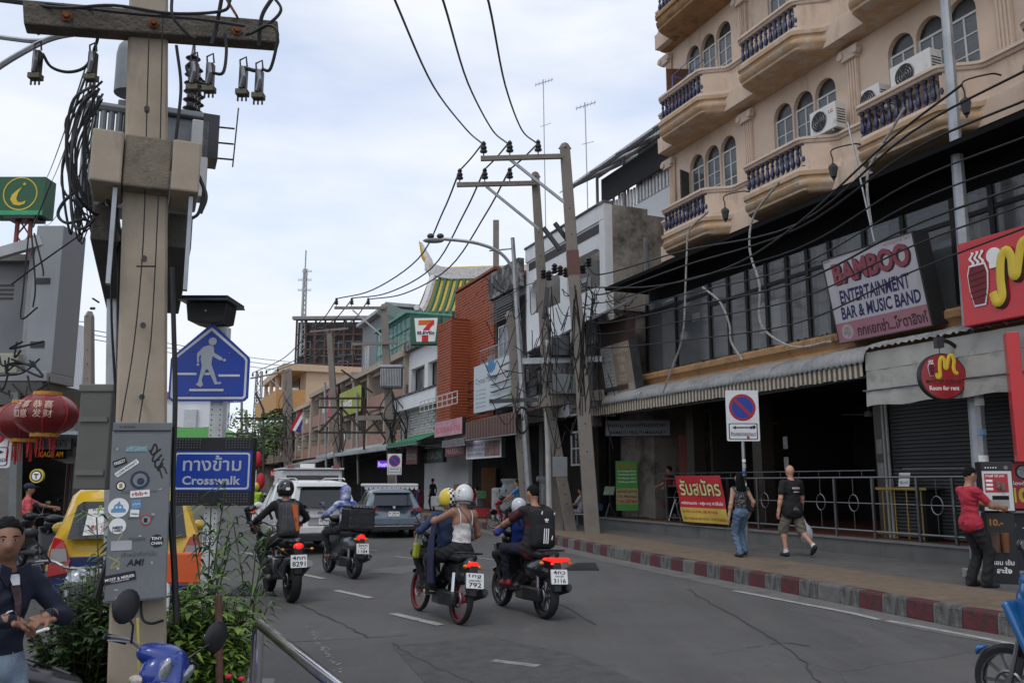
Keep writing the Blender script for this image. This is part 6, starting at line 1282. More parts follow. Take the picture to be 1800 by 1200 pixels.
for i,(a,b) in enumerate((((551,577),(444,655)),((580,580),(468,652)),((608,573),(488,650)))): wire(('outer','middle','inner')[i]+' line from the leaning pole to the far thick pole',[(*a,57.2),((a[0]+b[0])/2,(a[1]+b[1])/2+14,72),(*b,83.7)],.03,ga)
for i,y in enumerate((620,628,636)): wire(('upper','middle','lower')[i]+' faint far line crossing the sky behind the pentagon sign',[(150,y-42,60),(300,y-16,75),(440,y+8,90),(510,y+16,100)],.025,'far lines behind the crosswalk sign')
def VFL(P,v): return [VF(*p,v) for p in P]
for k,(ya,yb,yc) in enumerate(((505,340,165),(520,385,230),(540,420,270),(556,455,315),(575,490,350),(600,540,390),(470,330,110))):
    wire(('topmost','second','third','fourth','fifth','sixth and lowest','steeper thin')[k]+' black telephone cable across the glass bar front',VFL([(1033,ya),(1060,ya+12),(1200,(ya*2+yb)/3+18),(1400,(ya+yb*2)/3+8+10*(k==6)),(1600,(yb+yc)/2+14),(1830,yc)],-1.5),.0135 if k%3 else .018,'telephone cables across the bar front')
wire('pale grey cable sagging across the glass bar front',VFL([(1030,505),(1150,503),(1280,470),(1400,395),(1560,250),(1690,150)],-1.6),.018,None)
PALE=mat('peeling_cable',(.3,.29,.27),var=.6,vs=14)
for lab,pts in (('peeling cable dropping from the lower left balcony to the awning',[(1245,372),(1212,405),(1207,450),(1205,500),(1200,590),(1180,650),(1165,690)]),('bent pale pipe arching before the glass bar',[(1235,505),(1265,530),(1282,570),(1285,600),(1305,632)]),('peeling cable dropping from the middle balcony to the sill',[(1370,320),(1325,380),(1318,440),(1335,500),(1335,560),(1355,590),(1400,610),(1460,600)]),('peeling cable hanging from the right balcony to the bar sign',[(1590,190),(1560,240),(1530,290),(1524,330),(1532,400)])):
    tag(MB().tube(spline([VF(*p,-1.0) for p in pts],5),.026,6).build('hanging_cable',PALE),lab,'cable')
tag(MB().tube([VF(1490,215,-1.1),VF(1537,425,-1.1)],.018,5).build('stay_rod',GAL),'straight thin stay rod from the right balcony to the bar sign','rod')
for k in range(70):   # slack tangles around the twin poles and down the row
    a=(rnd.uniform(890,1070),rnd.uniform(480,720)); b=(a[0]+rnd.uniform(-70,70),a[1]+rnd.uniform(-20,60)); Y=rnd.uniform(24.8,26.8)
    if k==0: q=MB()
    q.tube(spline([V(*a,Y),V((a[0]+b[0])/2+rnd.uniform(-14,14),max(a[1],b[1])+rnd.uniform(5,40),Y),V(*b,Y)],5),.013,4)
for k in range(26):
    x=rnd.choice((1010,1030,1042,960,968)); q.tube(spline([V(x+rnd.uniform(-4,4),500+rnd.uniform(0,60),25.0),V(x+rnd.uniform(-14,14),600,25.0),V(x+rnd.uniform(-14,18),680+rnd.uniform(-40,60),25.0)],5),.014,4)
o=tag(q.build('cable_tangle',CAB),'tangle of black cables around the twin tall poles','cables',kind='stuff'); 
q=MB()
for k in range(5):
    r=rnd.uniform(.34,.5); c=V(918,738,28)
    q.tube([(c.x+r*.55*math.cos(t*.42),28+.03*k,c.z+r*1.15*math.sin(t*.42)) for t in range(15)],.015,4,closed=True)
tag(q.build('cable_coil',CAB),'coil of spare black cable hung on the leaning pole','cable coil')
for k,(ya,yb) in enumerate(((640,735),(655,748),(668,760),(682,775),(700,790))): wire(('topmost','second','third','fourth','lowest')[k]+' low service cable from the twin poles along the shopfronts',[(1000,ya-30,30),(900,ya+10,31),(760,ya+55,46),(640,yb+18,58),(520,yb+28,82)],.02,'service cables along the far shopfronts')
q=MB()
for k in range(30):
    px=rnd.choice((680,684,690,700,505,509,592)); Y={680:45,684:45,690:45,700:45,505:83,509:83,592:57}[px]; y0=rnd.uniform(680,760); q.tube(spline([V(px+rnd.uniform(-8,8),y0,Y),V(px+rnd.uniform(-16,16),y0+30,Y),V(px+rnd.uniform(-10,14),y0+rnd.uniform(50,90),Y)],4),.03,4)
tag(q.build('cable_tangle',CAB),'tangles of dark cable round the far poles','cables',kind='stuff')
# ---------------- signs on the right
MAR=mat('faded_maroon',(.26,.055,.075),rough=.6,var=.15,vs=4); NVY=mat('sign_navy',(.012,.015,.08),rough=.6,var=.1); BARW=mat('bar_sign_white',(.44,.42,.45),rough=.6,var=.08,vs=2,dirt=.15,dcol=(.25,.23,.23),ds=3,streak=1); PINKB=mat('faded_pink',(.32,.14,.17),rough=.6,var=.12,vs=3)
T=board('bar_sign','tilted white bar sign with maroon and navy lettering above the awning','sign',FW(13.27,-.42,4.5),FRZ,2.32,1.78,.4,BARW,mat('sign_side_black',(.012,.012,.013)),(('ENTERTAINMENT',.12,.88,.44,.60,NVY,.03,.1),('BAR & MUSIC BAND',.10,.95,.265,.41,NVY,.03,.1),('แบมบูบาร์ โชว์',.70,.97,.925,.975,MAR),('พลังแสง',.02,.10,.95,.985,MAR)),11,(mat('sign_edge',(.03,.03,.03)),.025))
p=[c for c in T.children if c.name.startswith('face_panel')][0]; w,h=2.32,1.78
txt(p,'BAMBOO',-w/2+.115*w,-w/2+.945*w,.655*h,.905*h,-.0015,mat('letter_shadow',(.035,.012,.02)),bold=.055); txt(p,'BAMBOO',-w/2+.095*w,-w/2+.925*w,.67*h,.92*h,-.006,MAR,bold=.04)
flat(p,[(-w/2+.02,.02),(w/2-.02,.02),(w/2-.02,.235*h),(-w/2+.02,.235*h)],PINKB,-.0012,'lower_band',.003); txt(p,'กกหยกซ่า...โชดาสิงห์',-w/2+.24*w,-w/2+.97*w,.05*h,.19*h,-.0045,mat('letter_plum',(.05,.02,.03)),bold=.03)
flat(p,disc(-w/2+.13*w,.125*h,.15,26),mat('emblem_pale',(.38,.34,.34),var=.2,vs=20),-.0045,'emblem',.002); flat(p,disc(-w/2+.13*w,.125*h,.105,20),mat('emblem_rose',(.3,.24,.24),var=.5,vs=24),-.007,'emblem',.002)
T=board('massage_sign','tilted weathered massage sign with foot drawing and tan lettering half','sign',FW(3.42,-.55,4.24),FRZ,1.72,1.55,.3,mat('tan_board',(.27,.205,.15),rough=.7,var=.15,vs=3),mat('slate_side',(.035,.038,.042),var=.4),(),9)
p=[c for c in T.children if c.name.startswith('face_panel')][0]; w,h=1.72,1.55; GLD=mat('faded_cream_letter',(.40,.35,.29),var=.15)
flat(p,[(-w/2+.02,.02),(-w/2+.4*w,.02),(-w/2+.4*w,h-.02),(-w/2+.02,h-.02)],mat('pale_board',(.38,.38,.37),var=.2,vs=6),-.001,'foot_panel',.003)
for i,(s,x0,x1) in enumerate((('MASSAGE',.44,.95),('THAI',.55,.82),('OIL',.60,.78),('FOOT',.55,.82),('MASSAGE',.44,.95))): txt(p,s,-w/2+x0*w,-w/2+x1*w,h*(.80-.18*i),h*(.92-.18*i),-.002,GLD,bold=.03)
for cx in (-.70,-.36):
    x=cx+.02; outline([(x+.11*math.cos(R(a))*(1+.25*math.sin(R(a))),.55+.42*math.sin(R(a))) for a in range(0,360,15)],[(x+.095*math.cos(R(a))*(1+.25*math.sin(R(a))),.55+.405*math.sin(R(a))) for a in range(0,360,15)],BLK,-.005,'foot_drawing',p)
    for k in range(5): outline([(x-.1+.05*k+.028*math.cos(R(a)),1.03+.03*math.sin(k)+.04*math.sin(R(a))) for a in range(0,360,40)],[(x-.1+.05*k+.02*math.cos(R(a)),1.03+.03*math.sin(k)+.03*math.sin(R(a))) for a in range(0,360,40)],BLK,-.005,'foot_drawing',p)
    for k in range(6): flat(p,[(x-.07,.25+.11*k),(x+.06,.27+.11*k),(x+.06,.285+.11*k),(x-.07,.265+.11*k)],BLK,-.004,'foot_drawing',.001)
for k in range(3): txt(p,'ปวดหลัง ไหล่ เข่า',-w/2+.05*w,-w/2+.37*w,1.2+.09*k,1.25+.09*k,-.004,BLK)
# red shop cabinet
RED=mat('shop_red',(.50,.012,.018),rough=.35,var=.06,vs=2,coat=.2); YEL=mat('logo_yellow',(.62,.44,.02),rough=.4,var=.05)
T=board('shop_sign','big red illuminated kebab shop sign with yellow M at the right edge','sign',FW(16.9,-1.0,4.26),FRZ,2.75,1.42,.25,RED,RED,())
p=[c for c in T.children if c.name.startswith('face_panel')][0]
def logoM(par,x,z,s,m,y,sh=None):
    A=[(-.08,.1),(-.02,-.08),(.08,.0),(.08,.3),(.12,.62),(.22,.74),(.30,.6),(.30,.34),(.36,.3),(.42,.52),(.5,.78),(.62,.8),(.68,.6),(.64,.3),(.70,.12),(.8,.1)]
    o=MB().tube(spline([(x+a*s,y,z+b*s) for a,b in A],4),.075*s,8); o.v=[(q[0],y+(q[1]-y)*.25,q[2]) for q in o.v]; return o.build('yellow_letter',m,par)
SHB=mat('logo_shadow',(.03,.012,.012)); logoM(p,-.66,.32,.98,SHB,-.02); logoM(p,-.68,.36,.98,YEL,-.05)
def kebab(par,x,z,s,y):
    P=[(-.09,-.3),(.09,-.3),(.15,-.05),(.17,.2),(.13,.34),(-.13,.34),(-.17,.2),(-.15,-.05)]
    flat(par,[(x+a*1.14*s,z+b*1.1*s) for a,b in P],WHT,y,'skewer_outline',.01); flat(par,[(x+a*s,z+b*s) for a,b in P],mat('meat_red',(.16,.012,.02),var=.3,vs=12),y-.011,'skewer_meat',.012)
    for k in range(5): flat(par,[(x-.15*s,z+(-.2+.1*k)*s),(x+.15*s,z+(-.17+.1*k)*s),(x+.15*s,z+(-.155+.1*k)*s),(x-.15*s,z+(-.19+.1*k)*s)],SHB,y-.024,'meat_fold',.004)
    for k in (-1,0,1): flat(par,[(x+(k*.09+.03*math.sin(t*1.1))*s+(.022 if t<9 else -.0)*s*(1),z+(.36+t*.028)*s) for t in range(9)]+[(x+(k*.09+.03*math.sin(t*1.1)-.022)*s,z+(.36+t*.028)*s) for t in range(8,-1,-1)],WHT,y-.004,'steam',.008)
kebab(p,-1.02,.62,1.0,-.012)
flat(p,disc(-.70,1.06,.13,16)+[],WHT,-.014,'round_hat',.02); flat(p,rrect(-.79,-.61,.86,1.0,.02),WHT,-.014,'hat_band',.018)
tag(bx('red_post_panel',RED,None,-.09,.09,-.14,.14,0,2.0,.01),'tall red panel post under the kebab shop sign at the right edge','sign post'); o=bpy.data.objects['red_post_panel']; o.location=V(1797,800,13.2)-Vector((0,0,.1)); o.rotation_euler=(0,0,FRZ+.8)
# lamp post with round sign
T=thing('lamp_post','tall grey steel lamp post rising past the red kebab shop sign','lamp post',G(1738,1003,KZ)); YL=T.location.y; tp=V(1657,-60,YL)-T.location
MB().tube([(0,0,.5),Vector((0,0,.5)).lerp(tp,.45),tp],[.14,.115,.085],10).build('pole',mat('steel_post',(.33,.34,.35),rough=.45,metal=.5,var=.2,vs=3,dirt=.15),T); bx('base_box',mat('base_grey',(.22,.22,.22),var=.2,dirt=.3),T,-.2,.2,-.2,.2,0,.5,.02); st=bx('base_notice',mat('pale_notice',(.4,.4,.4),var=.5,vs=30),T,-.19,-.0,-.206,-.2,.2,.46); 
for z,m_,w_ in ((3.0,BLK,.1),(2.75,WHT,.12),(2.25,mat('sticker_pale_blue',(.2,.35,.5)),.1),(1.75,WHT,.16)): 
    t=(z-.5)/(tp.z-.5); s=MB(); xx=tp.x*t; P=[(xx+.145*math.sin(R(a)),-.145*math.cos(R(a))) for a in range(-35,36,10)]; n=len(P); s.add([(x,y,z) for x,y in P]+[(x,y,z+w_) for x,y in P],[(i,i+1,n+i+1,n+i) for i in range(n-1)]); s.build('sticker',m_,T)
Yr=YL-.3; c=V(1655,662,Yr); T=thing('round_sign','round red hanging sign reading Room for rent under a black bracket','sign',c); r=.395
MB().lathe([(r,-.06),(r,.06)],36,(0,0,0),(0,1,0)).build('sign_drum',BLKP,T,smooth=0); f=MB().prism(disc(0,0,r-.02,36),-.068,-.061).build('face',mat('round_red',(.28,.012,.014),rough=.35,coat=.2,var=.1),T,smooth=0); txt(f,'Room for rent',-.25,.25,-.235,-.16,-.0685,WHT,bold=.02); txt(f,'MASTER KEBAB',-.30,.30,-.115,-.055,-.0685,SHB,bold=.03); bx('rule',SHB,f,-.29,.29,-.07,-.068,-.135,-.128); logoM(f,-.09,.01,.42,YEL,-.075); kebab(f,-.2,.1,.3,-.07)
MB().tube([(0,0,r),(0,0,r+.12)],.008,5).build('hanger',BLKP,T); bx('lamp_can',BLKP,T,-.06,.06,-.06,.06,r+.1,r+.28); MB().tube(spline([(.0,0,r+.24),(.22,.06,r+.2),(.42,.15,r+.05),(.5,.25,-.05+r*.5)],5),.035,8).build('bracket_arm',BLKP,T); bx('bracket_plate',BLKP,T,.46,.62,.1,.2,-.1,.35)
# no parking signs
NPR=mat('np_red',(.36,.01,.02),rough=.4,var=.08); NPB=mat('np_blue',(.008,.035,.28),rough=.4,var=.08)
def noparking(lab,px,py0,py1,Y,w,base,stick=False,zb=KZ,rz=0,txt_='ห้ามจอดตลอดแนว'):
    top=V(px,py0,Y); h=top.z-V(px,py1,Y).z; T=thing('no_parking_sign',lab,'road sign',(V(base,900,Y).x,Y,zb),rz); dx=top.x-T.location.x; z0=top.z-h-zb
    MB().tube([(0,0,0),(dx,.03,top.z-zb-.05)],.035,8).build('post',GAL,T); q=MB().prism(rrect(dx-w/2,dx+w/2,z0,z0+h,.03),-.02,-.005).build('plate',SIGNW,T,smooth=0)
    cz=z0+h*.66; r=w*.41; flat(q,disc(dx,cz,r,30),NPR,-.0205,'red_ring',.002); flat(q,disc(dx,cz,r*.8,30),NPB,-.0235,'blue_disc',.002); a=R(-45); d=Vector((math.cos(a),math.sin(a))); n=Vector((-d.y,d.x))*r*.11; P=[Vector((dx,cz))+d*r*.9*s1+n*s2 for s1,s2 in ((-1,-1),(1,-1),(1,1),(-1,1))]; flat(q,[tuple(p) for p in P],NPR,-.0265,'red_bar',.002)
    outline(rrect(dx-w*.44,dx+w*.44,z0+h*.03,z0+h*.35,.03),rrect(dx-w*.41,dx+w*.41,z0+h*.045,z0+h*.335,.025),BLK,-.0215,'border',q)
    zz=z0+h*.265; flat(q,[(dx-w*.33,zz),(dx-w*.22,zz+h*.035),(dx-w*.22,zz+h*.012),(dx+w*.22,zz+h*.012),(dx+w*.22,zz+h*.035),(dx+w*.33,zz),(dx+w*.22,zz-h*.035),(dx+w*.22,zz-h*.012),(dx-w*.22,zz-h*.012),(dx-w*.22,zz-h*.035)],BLK,-.0215,'arrow',.002); txt(q,txt_,dx-w*.38,dx+w*.38,z0+h*.1,z0+h*.19,-.0215,BLK,bold=.02)
    if stick:
        for k in range(9): z=.9+k*.12; s=MB(); s.tube([(dx*z/(top.z-zb),.0,z),(dx*(z+.06)/(top.z-zb),.0,z+.06+.03*(k%2))],.0365,8,caps=False); s.build('sticker',(WHT,BLK,NPB,mat('torn_paper',(.4,.4,.4)))[k%4],q)
        flat(q,disc(dx+w*.14,z0+h*.07,.03,14),NPR,-.024,'sticker',.002); flat(q,disc(dx+w*.33,z0+h*.275,.035,14),BLK,-.024,'sticker',.002)
    return T
noparking('no parking sign on a stickered post beside the woman in jeans',1303,686,775,17.6,.68,1311,True,rz=.03)
noparking('no parking sign by the grey hatchback under the green awning',694,797,834,40,.66,700)
noparking('small distant no parking sign right of the LED crosswalk sign',442,826,853,60,.72,443,zb=0)
noparking('cropped no parking sign at the left edge below the lanterns',-8,718,822,8.6,.36 if 0 else .42,-2,zb=0)
# 7-eleven
Y7=40.1; c=V(748,605,Y7); w,h=1.46,1.42; T=board('chain_store_sign','square green, white and red sign with a big 7 and ELEVEN on an iron arm','sign',Vector((c.x,Y7,c.z)),-.08,w,h,.45,mat('store_green',(.012,.085,.04),rough=.4),mat('store_green_side',(.012,.05,.03)),()); p=[q for q in T.children if q.name.startswith('face_panel')][0]
flat(p,[(-.56,h-.15),(.57,h-.15),(.46,.13),(-.44,.13)],WHT,-.002,'white_field',.006); OR7=mat('store_orange',(.62,.14,.02)); RD7=mat('store_red',(.55,.02,.02))
flat(p,[(-.36,1.17),(.40,1.17),(.40,.93),(-.36,.93)],OR7,-.009,'numeral_bar',.006); flat(p,[(.40,1.17),(.40,1.0),(.22,.80),(.13,.55),(.13,.13),(-.18,.13),(-.18,.5),(-.10,.75),(.08,.93)],RD7,-.0165,'numeral_stem',.006); flat(p,[(-.40,.66),(.42,.66),(.42,.44),(-.40,.44)],WHT,-.024,'name_field',.006); txt(p,'ELEVEn',-.40,.42,.47,.63,-.031,mat('store_black',(.01,.02,.015)),bold=.05)
s=MB(); a=V(800,550,Y7); s.beam(V(797,548,Y7),V(800,745,Y7),.12,.12,(0,1,0)); s.beam(V(800,568,Y7),V(880,572,Y7+1),.1,.12); s.beam(V(802,553,Y7),V(828,568,Y7),.08,.1); s.beam(V(776,630,Y7),V(835,642,Y7),.05,.05); s.beam(V(800,636,Y7),V(832,665,Y7),.09,.1)
s.build('iron_arm',mat('rust_brown',(.07,.045,.035),rough=.9,var=.3),None,smooth=0); o=bpy.data.objects['iron_arm']; tag(o,'rusty iron arm frame holding the chain-store sign by the orange tower','sign frame')
# crystal massage billboard
PB_=mat('pale_blue_board',(.40,.44,.46),rough=.5,var=.06,vs=2)
T=fboard('massage_billboard','pale massage billboard with a blue lotus above a brown striped awning','billboard',(833,645),(905,712),-1.1,.2,PB_,GREYP,(('Crystal Massage',.05,.62,.56,.72,mat('letter_slate',(.06,.07,.09)),.0,.1),)+tuple((s,.06+.36*c,.06+.36*c+.26,.44-.085*r,.475-.085*r,mat('letter_slate',(.06,.07,.09))) for c in (0,1) for r,s in enumerate(('Thai Massage','Foot Massage','Oil Massage','Aroma','Head & Shoulder'))),0)
p=[q for q in T.children if q.name.startswith('face_panel')][0]; bb=[Vector(b) for b in p.bound_box]; bw=max(b.x for b in bb)-min(b.x for b in bb); bh=max(b.z for b in bb)
for k in range(-2,3): a=R(90+k*28); c0=Vector((-bw*.05,bh*.76)); d=Vector((math.cos(a),math.sin(a))); n=Vector((-d.y,d.x))*.12; flat(p,[tuple(c0),tuple(c0+d*.4+n),tuple(c0+d*.75),tuple(c0+d*.4-n)],mat('lotus_blue',(.06,.18,.35)),-.002,'lotus_petal',.003)
flat(p,[(bw*.12,bh*.48),(bw*.36,bh*.48),(bw*.36,bh*.8),(bw*.12,bh*.8)],mat('photo_patch',(.5,.48,.5),var=.25,vs=1.5),-.002,'picture',.003); flat(p,[(bw*.3,bh*.1),(bw*.49,bh*.1),(bw*.49,bh*.5)],mat('leaf_patch',(.3,.36,.2),var=.3),-.002,'picture',.003)
# awnings along the row
def fawning(lab,pa,pb,v0,v1,drop,m,m2=None,scall=False,rise=.7):
    (u0,z0),(u1,z1)=U(*pa,v0),U(*pb,v0); T=thing('shop_awning',lab,'awning',FW(u0,0,0),FRZ); L_=u1-u0; z=(z0+z1)/2; s=MB(); n=max(8,int(L_/.14))
    s.add([(L_*i/n,v0+.02*(i%2),z) for i in range(n+1)]+[(L_*i/n,v1+.02*(i%2),z+rise) for i in range(n+1)],[(i,i+1,n+2+i,n+1+i) for i in range(n)]); o=s.build('awning_sheet',m,T,smooth=0); so=o.modifiers.new('s','SOLIDIFY'); so.thickness=.02
    s=MB(); 
    for i in range(n): s.mi=i%2; s.box(L_*i/n,L_*(i+1)/n-.01,v0-.03-.015*(i%2),v0-.02,z-drop,z+.04)
    s.build('valance',[m2 or m,m],T,smooth=0); MB().tube([(0,v0,z-drop-.03),(L_,v0,z-drop-.03)],.03,6).build('rail',GAL,T)
    for x in (.1,L_-.1): MB().beam((x,v0,z),(x,v1,z-.1),.04,.04).build('support',BLKP,T,smooth=0)
    return T
BRS=mat('brown_stripe',(.085,.045,.035),rough=.85,var=.15); BRS2=mat('brown_stripe_pale',(.15,.09,.075),rough=.85,var=.15)
fawning('brown striped awning under the pale massage billboard',(820,745),(908,727),-2.1,.2,.62,BRS,BRS2); fawning('green awning sheltering the shops beyond the whitewashed bricks',(682,783),(733,772),-2.2,.3,.12,mat('awning_green',(.02,.16,.07),rough=.6),None,rise=.9); fawning('long pale corrugated awning along the far shops',(556,806),(680,779),-2.0,.3,.15,mat('pale_awning',(.33,.36,.36),rough=.6,var=.15)); fawning('grey hanging shed awning at the far end of the shops',(500,822),(556,808),-2.3,.3,.5,mat('grey_awning',(.2,.21,.21),var=.15)); fawning('short grey corrugated awning between the pink sign and the brown awning',(778,778),(818,769),-1.9,.3,.2,mat('dull_awning',(.12,.12,.12),var=.2)); 
for lab,tl,br,v,c,s,tc in (('pink and white patterned shop sign over the whitewashed brick base',(764,742),(812,762),-1.6,(.42,.22,.25),'นวดแผนไทย',(.35,.02,.05)),('dark red shop sign left of the purple menu sign',(782,786),(818,800),-1.2,(.16,.03,.04),'MASSAGE',(.4,.3,.3)),('dim green-grey shop board under the dark eave',(738,790),(778,812),-.9,(.03,.045,.04),'SPA & SALON',(.25,.25,.22)),('faded red shop board beside the green awning',(714,785),(733,815),-1.4,(.16,.06,.06),'ร้านอาหาร',(.4,.35,.3))):
    fboard('shop_sign',lab,'sign',tl,br,v,.2,mat('sg_'+lab[:8].replace(' ','_'),c,var=.3,vs=2.5),BLKP,((s,.08,.92,.25,.75,mat('st_'+lab[:8].replace(' ','_'),tc)),))
T=fboard('menu_sign','white and purple picture menu sign under the brown striped awning',  'sign',(820,776),(881,803),-1.5,.18,mat('menu_white',(.42,.40,.44),var=.15,vs=2),STEEL,(('Thai Massage',.06,.5,.66,.84,mat('menu_purple',(.22,.03,.3)),.02),('Foot 200 Oil 300',.06,.55,.42,.56,BLK),('Aroma 400 Baht',.06,.5,.2,.32,BLK)),0,(SIGNW,.06)); p=[q for q in T.children if q.name.startswith('face_panel')][0]; bb=[Vector(b) for b in p.bound_box]; bw=max(b.x for b in bb); bh=max(b.z for b in bb); flat(p,[(0.1*bw,.1*bh),(.92*bw,.1*bh),(.92*bw,.88*bh),(.1*bw,.88*bh)],mat('menu_photo',(.22,.13,.11),var=.7,vs=2.2),-.002,'picture',.003)
T=vboard('massage_lightbox','dim grey hanging light box of the health massage shop in its doorway','sign',(1064,738),(1178,766),27.0,.16,mat('dim_box',(.26,.28,.30),var=.1),BLKP,(('แบมบู นวดเพื่อสุขภาพ',.05,.93,.5,.85,BLK,.02),('BAMBOO HEALTH MASSAGE *',.08,.93,.12,.34,BLK,.02)),rz=-.10)
T=fboard('restaurant_sign','yellow-green shop sign on the cream shophouse roofline','sign',(597,692),(634,722),-.9,.25,mat('lime_board',(.33,.36,.06),var=.1),BLKP,(('Celesta',.06,.62,.3,.7,WHT,.02),('Lounge',.66,.97,.4,.7,mat('lime_text',(.12,.16,.02)))),0); fboard('shop_sign','tall pink vertical sign left of the yellow-green sign','sign',(577,687),(592,728),-.9,.2,mat('pink_vertical',(.38,.06,.09),var=.2),BLKP,(('โรงแรม',.1,.9,.3,.7,WHT),)); T=vboard('neon_sign','small violet lit sign reading in Thai beside the far no parking sign','sign',(663,809),(682,822),45,.1,mat('neon_violet',(.12,.03,.5),emit=.5),BLKP,(('ร้านยา',.1,.9,.2,.8,mat('neon_white',(.8,.75,1),emit=1)),))
# massage price banner, job banner
GB_=mat('banner_green',(.07,.30,.035),rough=.5,var=.12,vs=2); YT=mat('banner_yellow_text',(.5,.36,.03)); RT=mat('banner_red',(.42,.012,.02),rough=.5,var=.1,vs=2)
a,b=V(1082,810,27.6),V(1122,897,27.6); T=thing('price_banner','green massage price banner on a stand at the left end of the shop platform','banner',Vector(((a.x+b.x)/2,27.6,.57)),-.05); w,h=b.x-a.x,a.z-b.z; z0=b.z-.57
p=bx('banner_sheet',GB_,T,-w/2,w/2,0,.01,z0,z0+h); txt(p,'Massage',-w*.4,w*.4,z0+h*.86,z0+h*.93,-.001,mat('banner_orange',(.55,.12,.02)),bold=.03)
for k,s in enumerate(('นวดแผนไทย','Thai Massage 200 B','Foot Massage 200 B','Oil Massage 300 B')): txt(p,s,-w*.42,w*.42,z0+h*(.78-.075*k),z0+h*(.82-.075*k),-.001,WHT,bold=.02)
flat(p,[(-w/2,z0+h*.13),(w/2,z0+h*.13),(w/2,z0+h*.45),(-w/2,z0+h*.45)],mat('banner_lime',(.30,.36,.16)),-.0005,'pale_band',.003)
for s,q0,q1 in (('special price',.34,.42),('OIL Massage',.245,.315),('2 Hrs. 500 Bath',.15,.22)): txt(p,s,-w*.46,w*.46,z0+h*q0,z0+h*q1,-.004,RT,bold=.04)
for x in (-w/2,w/2): MB().cyl((x,.02,0),(x,.02,z0+h),.012,n=6).build('stand_pole',BLKP,T)
bx('stand_base',BLKP,T,-w/2-.1,w/2+.3,-.25,.2,0,.02)
# red and yellow job banner draped on the rail
q=[U(1188,836,-.06),U(1262,833,-.06),U(1275,916,-.06),U(1206,916,-.06)]; T=thing('job_banner','red and yellow Thai hiring banner tied to the shop railing','banner',FW(q[0][0],-.06,q[3][1]),FRZ); W_=(q[1][0]-q[0][0]); H_=q[0][1]-q[3][1]; dxs=(q[3][0]-q[0][0])
def bp(x,z): return (x*W_*1.06+dxs*.75*(1-z),-.015-.03*math.sin(x*7+z*3)*(1-z)-.01*math.sin(z*9),z*H_)
def bsheet(n0,n1,m,nm,off=0,par=None):
    s=MB(); nx=14; nz=8; s.add([(lambda p:(p[0],p[1]-off,p[2]))(bp(i/nx,n0+(n1-n0)*j/nz)) for j in range(nz+1) for i in range(nx+1)],[(j*(nx+1)+i,j*(nx+1)+i+1,(j+1)*(nx+1)+i+1,(j+1)*(nx+1)+i) for j in range(nz) for i in range(nx)]); return s.build(nm,m,par or T,smooth=60)
bsheet(.31,1,RT,'red_sheet'); bsheet(0,.31,mat('banner_yellow',(.48,.36,.06),var=.1),'yellow_sheet')
def btext(s,x0,x1,z0,z1,m,bold,off=.004):
    o=txt(T,s,x0,x1,z0,z1,0,m,bold=bold)
    for v in o.data.vertices: x,z=v.co.x,v.co.z; p=bp(x,z); v.co=Vector((p[0],p[1]-off,p[2]))
btext('รับสมัคร',.05,.96,.56,.93,mat('letter_dark',(.03,.02,.02)),.06,.004); btext('รับสมัคร',.06,.95,.57,.92,mat('letter_gold',(.58,.50,.22)),.02,.008); btext('พนักงานนวด - หญิง อายุ 18 ปีขึ้นไป',.05,.95,.36,.45,WHT,.02); btext('โทร 092-416-5946, 083-091-0106',.04,.8,.19,.27,RT,.02); btext('เปิด 10.00-24.00 ทุกวัน 17.00 เป็นต้นไป',.06,.96,.04,.12,RT,.02)
# ---------------- steel railing on the platform edge
RL=thing('steel_railing','stainless steel railing with rings along the edge of the raised shop platform','railing',FW(0,0,0),FRZ); SS=mat('stainless',(.20,.20,.205),rough=.32,metal=.85,var=.15); zt=.57
posts=[4.66,7.45,8.62,10.05,11.15,12.2,13.3,14.1,15.6,17.0]; s=MB()
for u in posts: bx('rail_post',SS,RL,u-.024,u+.024,.105,.155,zt,1.78)
MB().tube([(4.4,.13,1.78),(17.4,.13,1.80)],.022,8).build('top_rail',SS,RL); MB().tube([(4.3,.13,1.93),(12.3,.13,1.93)],.014,6).build('upper_rail',SS,RL); MB().tube([(13.0,.13,1.95),(17.4,.13,1.95)],.014,6).build('upper_rail',SS,RL); MB().tube([(4.66,.13,.72),(17.4,.13,.72)],.02,6).build('lower_rail',SS,RL); MB().tube([(4.66,.13,1.27),(17.4,.13,1.27)],.012,6).build('mid_rail',SS,RL)
for k in range(13): MB().cyl((4.5+k*.62,.13,1.80),(4.5+k*.62,.13,1.93),.008,n=5).build('rail_stub',SS,RL)
for u in (5.17,8.87,10.72,11.67,13.73,16.3): 
    MB().tube([(u+.13*math.cos(R(a)),.13,1.27+.17*math.sin(R(a))) for a in range(0,360,20)],.013,6,closed=True).build('ring',SS,RL)
    for z0,z1 in ((.72,1.10),(1.44,1.78)): MB().cyl((u,.13,z0),(u,.13,z1),.009,n=5).build('spindle',SS,RL)
# folding table with sign
T=thing('side_table','tall yellow-framed table with a paper sign behind the railing','table',FW(12.6,.75,zt),FRZ); YF=mat('yellow_tube',(.33,.22,.03),rough=.6,var=.2); bx('table_top',mat('dark_table_top',(.05,.03,.025)),T,-.62,.62,-.3,.3,.98,1.02,.005); bx('table_edge',YF,T,-.63,.63,-.31,-.30,.975,1.025)
for x in (-.5,-.2,.1,.45): MB().tube([(x,-.25,.02),(x,-.25,.97)],.014,6).build('leg',YF,T)
MB().tube([(-.7,-.28,.1),(.75,-.28,.12)],.016,6).build('cross_bar',YF,T); bx('table_back',DARK,T,.4,.5,-.2,.2,0,.97)
T=board('paper_sign','white paper notice standing on the tall table behind the railing','notice',FW(12.55,.6,1.6),FRZ-.1,.32,.3,.01,WHT,BLKP,(('หาหมอดู',.1,.9,.6,.85,BLK),('082-419',.15,.85,.2,.4,BLK)),-10)
